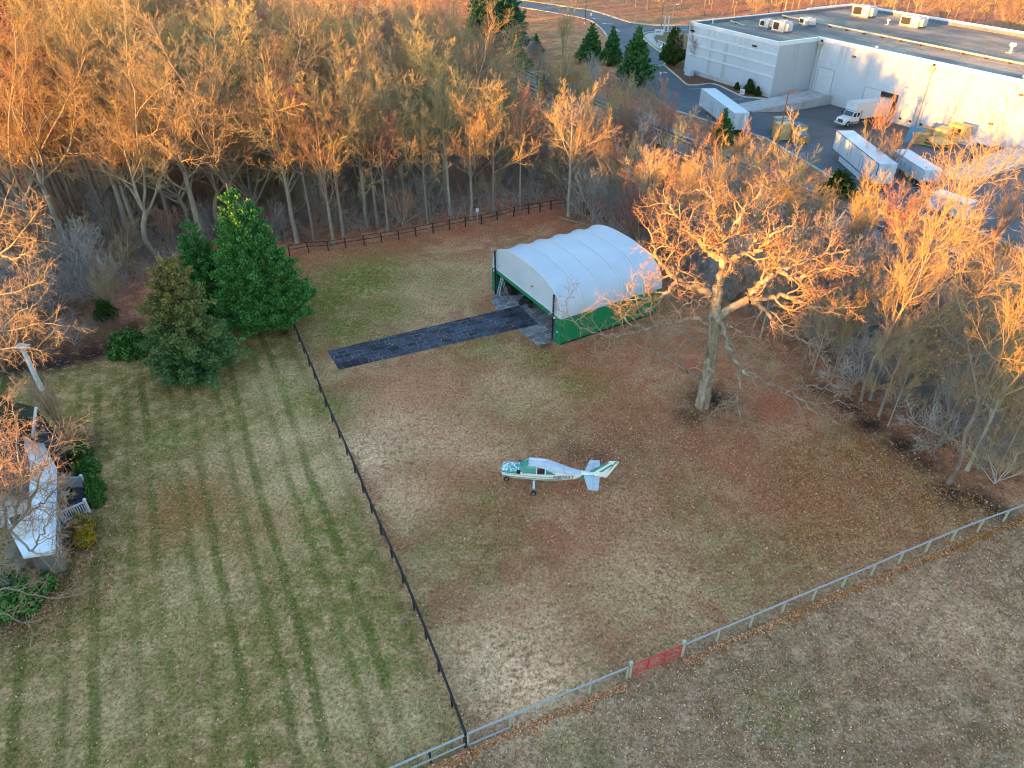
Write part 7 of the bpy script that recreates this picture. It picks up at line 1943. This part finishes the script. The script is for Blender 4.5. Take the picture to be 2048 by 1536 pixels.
plant(ced, G(1072, 108), 5.0, 1., 'small_cedar', 'small dark cedar alone on the brown verge', 'tree', None, 1.3)
dpn = conifer(505, 18, 5.2, 'dark_pine', 330, 70, .75, .12, .7, .15, .5, .22)
plant(dpn, G(1008, 108), 19, 1., 'dark_pine', 'tall dark layered pine at the end of the wood by the road', 'tree')
plant(dpn, G(962, 90), 15, 2., 'dark_pine', 'dark pine half hidden behind the orange trees by the rails', 'tree', None, .9)
plant(ced, G(1025, 140), 8.5, 1., 'dark_cedar', 'dark green bush like evergreen under the tall layered pine', 'tree', None, 1.6)
plant(ced, G(1440, 292), 6.5, 2., 'yard_evergreen', 'small dark evergreen at the near corner of the pale trailer', 'tree', None, 1.1)
hol = conifer(506, 6, 2.4, 'holly', 300, 60, .40, .02, .45, .6, .3, .3)
plant(hol, wh(-33.4, 1.6, .1), 8.5, 1., 'holly_tree', 'dense dark green holly at the tip of the planting bed', 'tree', None, .85)
plant(hol, G(1672, 396), 4.2, 2., 'green_shrub', 'dark green shrub in grass beside the long trailer', 'shrub', None, 1.5)
plant(hol, G(1310, 318), 3.0, 2., 'green_shrub', 'dark green shrub by the rails under the pink tipped tree', 'shrub', None, 1.0)
for x, H, lab in ((-4.6, 3.0, 'taller green shrub in the bed below the white ribbed wall'), (-2.2, 2.0, 'low green shrub at the corner of the white ribbed wall'), (-8.2, 1.6, 'small sparse shrub in the bed left of the taller green one')):
    plant(hol, wh(x, -1.2, .1), H, x, 'bed_shrub', lab, 'shrub', 'green shrubs below the ribbed wall', 1.0)
# --- garden bushes by the house
def bush(seed, r, h, mat, n=2600, size=.16):
    rng = np.random.default_rng(seed)
    d = unit(rng.normal(size=(n, 3))); d[:, 2] = np.abs(d[:, 2])
    rr = (1 - .35 * rng.random((n, 1)) ** 2) * (1 + .16 * np.sin(d[:, :1] * 7 + seed) * np.cos(d[:, 1:2] * 6))
    C = d * rr * np.array([r, r, h]); C[:, 2] = np.maximum(C[:, 2], .05)
    V, F = leaf_quads(rng, C, size, .03)
    st = np.stack([np.zeros((14, 3)), unit(rng.normal(size=(14, 3)) + np.array([0, 0, 1.2])) * np.array([r, r, h]) * .8], 1); st[:, 1, 2] = np.abs(st[:, 1, 2])
    tv, tf = tubes_np(st, np.full((14, 2), .02), 4)
    return Proto([np_mesh('stem', tv, tf, mats=[M['bark']]), np_mesh('foliage', V, F, mats=[M[mat]])], h)
box1, box2, gold = bush(601, 1.0, 1.0, 'boxwood'), bush(602, 1.0, 1.3, 'boxwood'), bush(603, 1.0, 1.15, 'gold_bush')
for b, pr, H, sx, lab in (((163, 912), box1, 1.2, .75, 'small dark green bush nearest the small grey tree'), ((178, 944), box1, 1.2, .75, 'rounded green bush above the garden railings'), ((192, 982), box2, 1.7, .52, 'tall clipped green bush, upper half of the hedge by the railings'), ((194, 1004), box2, 1.7, .50, 'tall clipped green bush, lower half of the hedge by the railings'), ((168, 1058), gold, 1.3, .68, 'golden yellow bush below the slatted railing'), ((174, 1082), gold, 1.2, .66, 'orange tinted yellow bush at the lower end of the bed'), ((262, 702), box1, 2.0, 1.0, 'round dark green bush by the brook beside the two toned evergreen'), ((40, 1190), box1, 1.3, 1.5, 'low green bush under the bare twigs below the house'), ((215, 640), hol, 2.4, 1.2, 'olive evergreen shrub at the foot of the low spreading tree')):
    plant(pr, G(*b), H, R_.uniform(0, 6), 'garden_bush', lab, 'bush', 'evergreen bushes of the house garden', sx, ('stem', 'foliage') if pr is not hol else ('trunk', 'crown'))
# ---------------------------------------------------------------- ground cover too small to count
def scatter_leaves():
    rng = np.random.default_rng(900)
    C, K = [], []
    def area(poly_px, n, tone, dens=None):
        W = [G(*p) for p in poly_px]; xs = [p[0] for p in W]; ys = [p[1] for p in W]
        x = rng.uniform(min(xs), max(xs), n * 3); y = rng.uniform(min(ys), max(ys), n * 3)
        # drifts: keep more where two slow waves agree
        w = .5 + .25 * np.sin(x * .9 + 2 * np.sin(y * .35)) + .25 * np.sin(y * 1.1 + 1.7 * np.sin(x * .4))
        k = in_poly(x, y, W) & (rng.random(n * 3) < .25 + .75 * w)
        x, y = x[k][:n], y[k][:n]; x = x + rng.normal(size=len(x)) * 1.2; y = y + rng.normal(size=len(y)) * 1.2
        C.append(np.stack([x, y, np.full(len(x), .035)], 1)); K.append(np.full(len(x), tone))
    def strip(a, b, wd, n, tone):
        a, b = np.array(G(*a)[:2]), np.array(G(*b)[:2]); t = rng.random((n, 1)); d = (b - a) / np.linalg.norm(b - a); nr = np.array([d[1], -d[0]])
        # heaps along the fence foot
        hp = .35 + .65 * (np.sin(t * 55) * .5 + .5) * (np.sin(t * 19 + 1) * .5 + .5)
        q = a + (b - a) * t + nr * np.abs(rng.normal(size=(n, 1))) * wd * hp
        C.append(np.concatenate([q, np.full((n, 1), .04) + .05 * rng.random((n, 1))], 1)); K.append(np.full(n, tone))
    field = [(600, 640), (700, 760), (760, 1000), (930, 1480), (1364, 1310), (2040, 1020), (1900, 960), (1700, 820), (1400, 700), (1110, 720), (1000, 620)]
    area(field, 9000, 0)
    area([(1150, 850), (1400, 850), (1750, 900), (1990, 1030), (1700, 1160), (1364, 1300), (1150, 1100)], 12000, 0)
    area([(1560, 880), (1700, 860), (1990, 1020), (1900, 1075), (1650, 1170), (1560, 1050)], 14000, 1)
    area([(1230, 1000), (1150, 900), (1250, 850), (1420, 880)], 2600, 0)
    area([(780, 1560), (940, 1490), (1364, 1312), (2080, 1030), (2120, 1560)], 9000, 0)
    area([(780, 1560), (940, 1490), (1364, 1312), (2080, 1030), (2120, 1560)], 6000, 3)
    area([(1350, 1300), (2060, 1030), (2090, 1300), (1700, 1500), (1200, 1540)], 7000, 2)
    strip((940, 1497), (1253, 1365), .40, 3600, 3); strip((1364, 1320), (1900, 1093), .40, 4500, 3); strip((1560, 1235), (2048, 1035), .35, 3600, 1); strip((800, 1560), (936, 1500), .9, 2600, 3)
    strip((735, 985), (700, 915), .25, 300, 3); strip((930, 1470), (700, 905), .3, 1500, 0)
    area([(590, 505), (860, 462), (1110, 415), (1180, 440), (1000, 480), (700, 520), (600, 560)], 9000, 4)
    area([(-50, 700), (260, 640), (420, 480), (590, 500), (860, 460), (1110, 412), (1150, 330), (800, 330), (300, 360), (-50, 480)], 17000, 4)
    area([(1340, 640), (1500, 690), (1720, 810), (1990, 1000), (2080, 980), (2080, 760), (1720, 660), (1450, 560)], 12000, 1)
    area([(240, 640), (590, 655), (480, 760), (280, 780), (200, 720)], 3500, 4)
    area([(90, 1150), (200, 1080), (230, 1160), (60, 1290), (-20, 1250)], 2500, 4)
    area([(0, 800), (250, 760), (620, 700), (900, 1480), (700, 1540), (0, 1540)], 2600, 2)
    area([(1060, 660), (1110, 700), (1300, 650), (1340, 700), (1150, 780), (1050, 720)], 3000, 4)
    C_ = np.concatenate(C); K_ = np.concatenate(K).astype(int); n = len(C_)
    th = rng.random(n) * 2 * PI; tl = rng.normal(size=(n, 2)) * .35
    a = np.stack([np.cos(th), np.sin(th), tl[:, 0]], 1); b = np.stack([-np.sin(th), np.cos(th), tl[:, 1]], 1)
    s = (.035 + .050 * rng.random((n, 1)) ** 1.8) * np.where(np.isin(K_, (1, 4))[:, None], 1.1, 1.0)
    V = np.stack([C_ - a * s, C_ - b * s * .55, C_ + a * s, C_ + b * s * .55], 1).reshape(-1, 3)
    V[:, 2] = np.maximum(V[:, 2], .012)
    me = np_mesh('fallen_leaves', V, np.arange(4 * n).reshape(n, 4))
    pal = [np.array(p) for p in ([(.52, .44, .38), (.40, .30, .22), (.27, .15, .09), (.36, .22, .10), (.60, .54, .50), (.20, .12, .09)],
                                 [(.46, .25, .07), (.36, .19, .06), (.24, .13, .06), (.52, .36, .15), (.50, .44, .36), (.18, .10, .06)],
                                 [(.50, .46, .43), (.36, .30, .26), (.24, .18, .13), (.58, .54, .52), (.30, .24, .12), (.42, .30, .18)],
                                 [(.50, .32, .20), (.58, .46, .40), (.36, .20, .11), (.50, .28, .09), (.64, .56, .52), (.28, .16, .10)],
                                 [(.24, .11, .06), (.32, .16, .09), (.18, .09, .06), (.38, .24, .15), (.44, .34, .26), (.14, .08, .06)])]
    P = np.stack(pal)[K_, rng.integers(0, 6, n)] * (.50 + .55 * rng.random((n, 1))) * np.array([1.45, 1.0, .70])
    col = me.attributes.new('tint', 'FLOAT_COLOR', 'POINT')
    col.data.foreach_set('color', np.repeat(np.concatenate([P, np.ones((n, 1))], 1), 4, 0).astype(np.float32).ravel())
    m, nt, bs = new_mat('leaf_litter'); h = N(nt)
    at = h.n('ShaderNodeAttribute', attribute_name='tint'); h.l(at.outputs['Color'], bs.inputs['Base Color']); bs.inputs['Roughness'].default_value = 1.0; bs.inputs['Specular IOR Level'].default_value = 0.0
    me.materials.append(m)
    tag(add_obj('fallen_leaves', me), kind='stuff')
scatter_leaves()
def tufts():
    """short ragged grass over the mown ground"""
    rng = np.random.default_rng(33)
    W = [G(*p) for p in ((-60, 1600), (-60, 1260), (200, 1080), (180, 860), (260, 760), (600, 660), (640, 560), (980, 520), (1000, 600), (1110, 720), (1400, 800), (1700, 900), (2080, 1050), (2150, 1600))]
    n = 120000
    xs = [p[0] for p in W]; ys = [p[1] for p in W]
    y = min(ys) + (max(ys) - min(ys)) * rng.random(n) ** 1.35; x = rng.uniform(min(xs), max(xs), n)
    k = in_poly(x, y, W); hx = (x - HN[0]) * math.cos(HA) + (y - HN[1]) * math.sin(HA); hy = -(x - HN[0]) * math.sin(HA) + (y - HN[1]) * math.cos(HA)
    k &= ~((hx > -2.3) & (hx < 13) & (hy > 0) & (hy < HW)) & ~in_poly(x, y, [d1, d2, d3, d0])
    x, y = x[k], y[k]; n = len(x)
    th = rng.random(n) * 2 * PI; w = .03 + .03 * rng.random(n); hh = .03 + .05 * rng.random(n)
    l = rng.normal(size=(n, 2)) * .04
    b = np.stack([np.cos(th) * w, np.sin(th) * w, np.zeros(n)], 1); o = np.stack([x, y, np.zeros(n)], 1)
    tp = o + np.stack([l[:, 0], l[:, 1], hh], 1)
    V = np.stack([o - b, o + b, tp + b * .3, tp - b * .3], 1).reshape(-1, 3)
    me = np_mesh('grass', V, np.arange(4 * n).reshape(n, 4))
    pal = np.array([(.24, .20, .11), (.14, .13, .05), (.10, .12, .035), (.33, .27, .17), (.20, .14, .08), (.16, .15, .07)])
    P = pal[rng.integers(0, 6, n)] * (.7 + .6 * rng.random((n, 1))) * np.array([1.9, 1.45, 1.15])
    col = me.attributes.new('tint', 'FLOAT_COLOR', 'POINT')
    col.data.foreach_set('color', np.repeat(np.concatenate([P, np.ones((n, 1))], 1), 4, 0).astype(np.float32).ravel())
    me.materials.append(bpy.data.materials['leaf_litter'])
    tag(add_obj('grass', me), kind='stuff')
tufts()
def brush(name, poly_px, n, h0, h1, mat, seed):
    rng = np.random.default_rng(seed)
    W = [G(*p) for p in poly_px]; xs = [p[0] for p in W]; ys = [p[1] for p in W]
    x = rng.uniform(min(xs), max(xs), n * 3); y = rng.uniform(min(ys), max(ys), n * 3)
    k = in_poly(x, y, W) & (np.abs(x - np.polyval(FM, y)) > 8); x, y = x[k][:n], y[k][:n]; n = len(x)
    P0 = np.stack([x, y, np.zeros(n)], 1); hh = h0 + (h1 - h0) * rng.random((n, 1)) ** 2
    D = unit(np.stack([rng.normal(size=n) * .45, rng.normal(size=n) * .45, np.ones(n)], 1))
    P = np.stack([P0, P0 + D * hh * .5, P0 + unit(D + rng.normal(size=(n, 3)) * .25) * hh], 1)
    R = np.stack([np.full(n, .016), np.full(n, .012), np.full(n, .007)], 1)
    P2, R2 = grow(rng, P, R, 4, .3, 1., .5, .7, 3, .15, .05, .8, .3, rmin=.007)
    v, f = tubes_np(P, R, 3); v2, f2 = tubes_np(P2, R2, 3)
    tag(add_obj(name, np_mesh(name, np.concatenate([v, v2]), np.concatenate([f, f2 + len(v)]), mats=[M[mat]])), kind='stuff')
brush('undergrowth', [(-60, 650), (260, 600), (420, 485), (590, 485), (860, 450), (1110, 405), (1340, 580), (1500, 640), (1720, 770), (1990, 960), (2090, 940), (2090, 680), (1500, 420), (1000, 190), (500, 300), (-60, 400)], 26000, .8, 3.8, 'twig_grey', 71)
brush('far_undergrowth', [(1040, -60), (1300, 12), (1440, 40), (1720, 6), (2120, 60), (2120, -90), (1500, -110), (1040, -110)], 9000, 1.5, 6.0, 'twig', 73)
brush('brook_brambles', [(-60, 720), (200, 690), (260, 650), (200, 600), (-60, 640)], 1500, .4, 1.5, 'twig', 72)
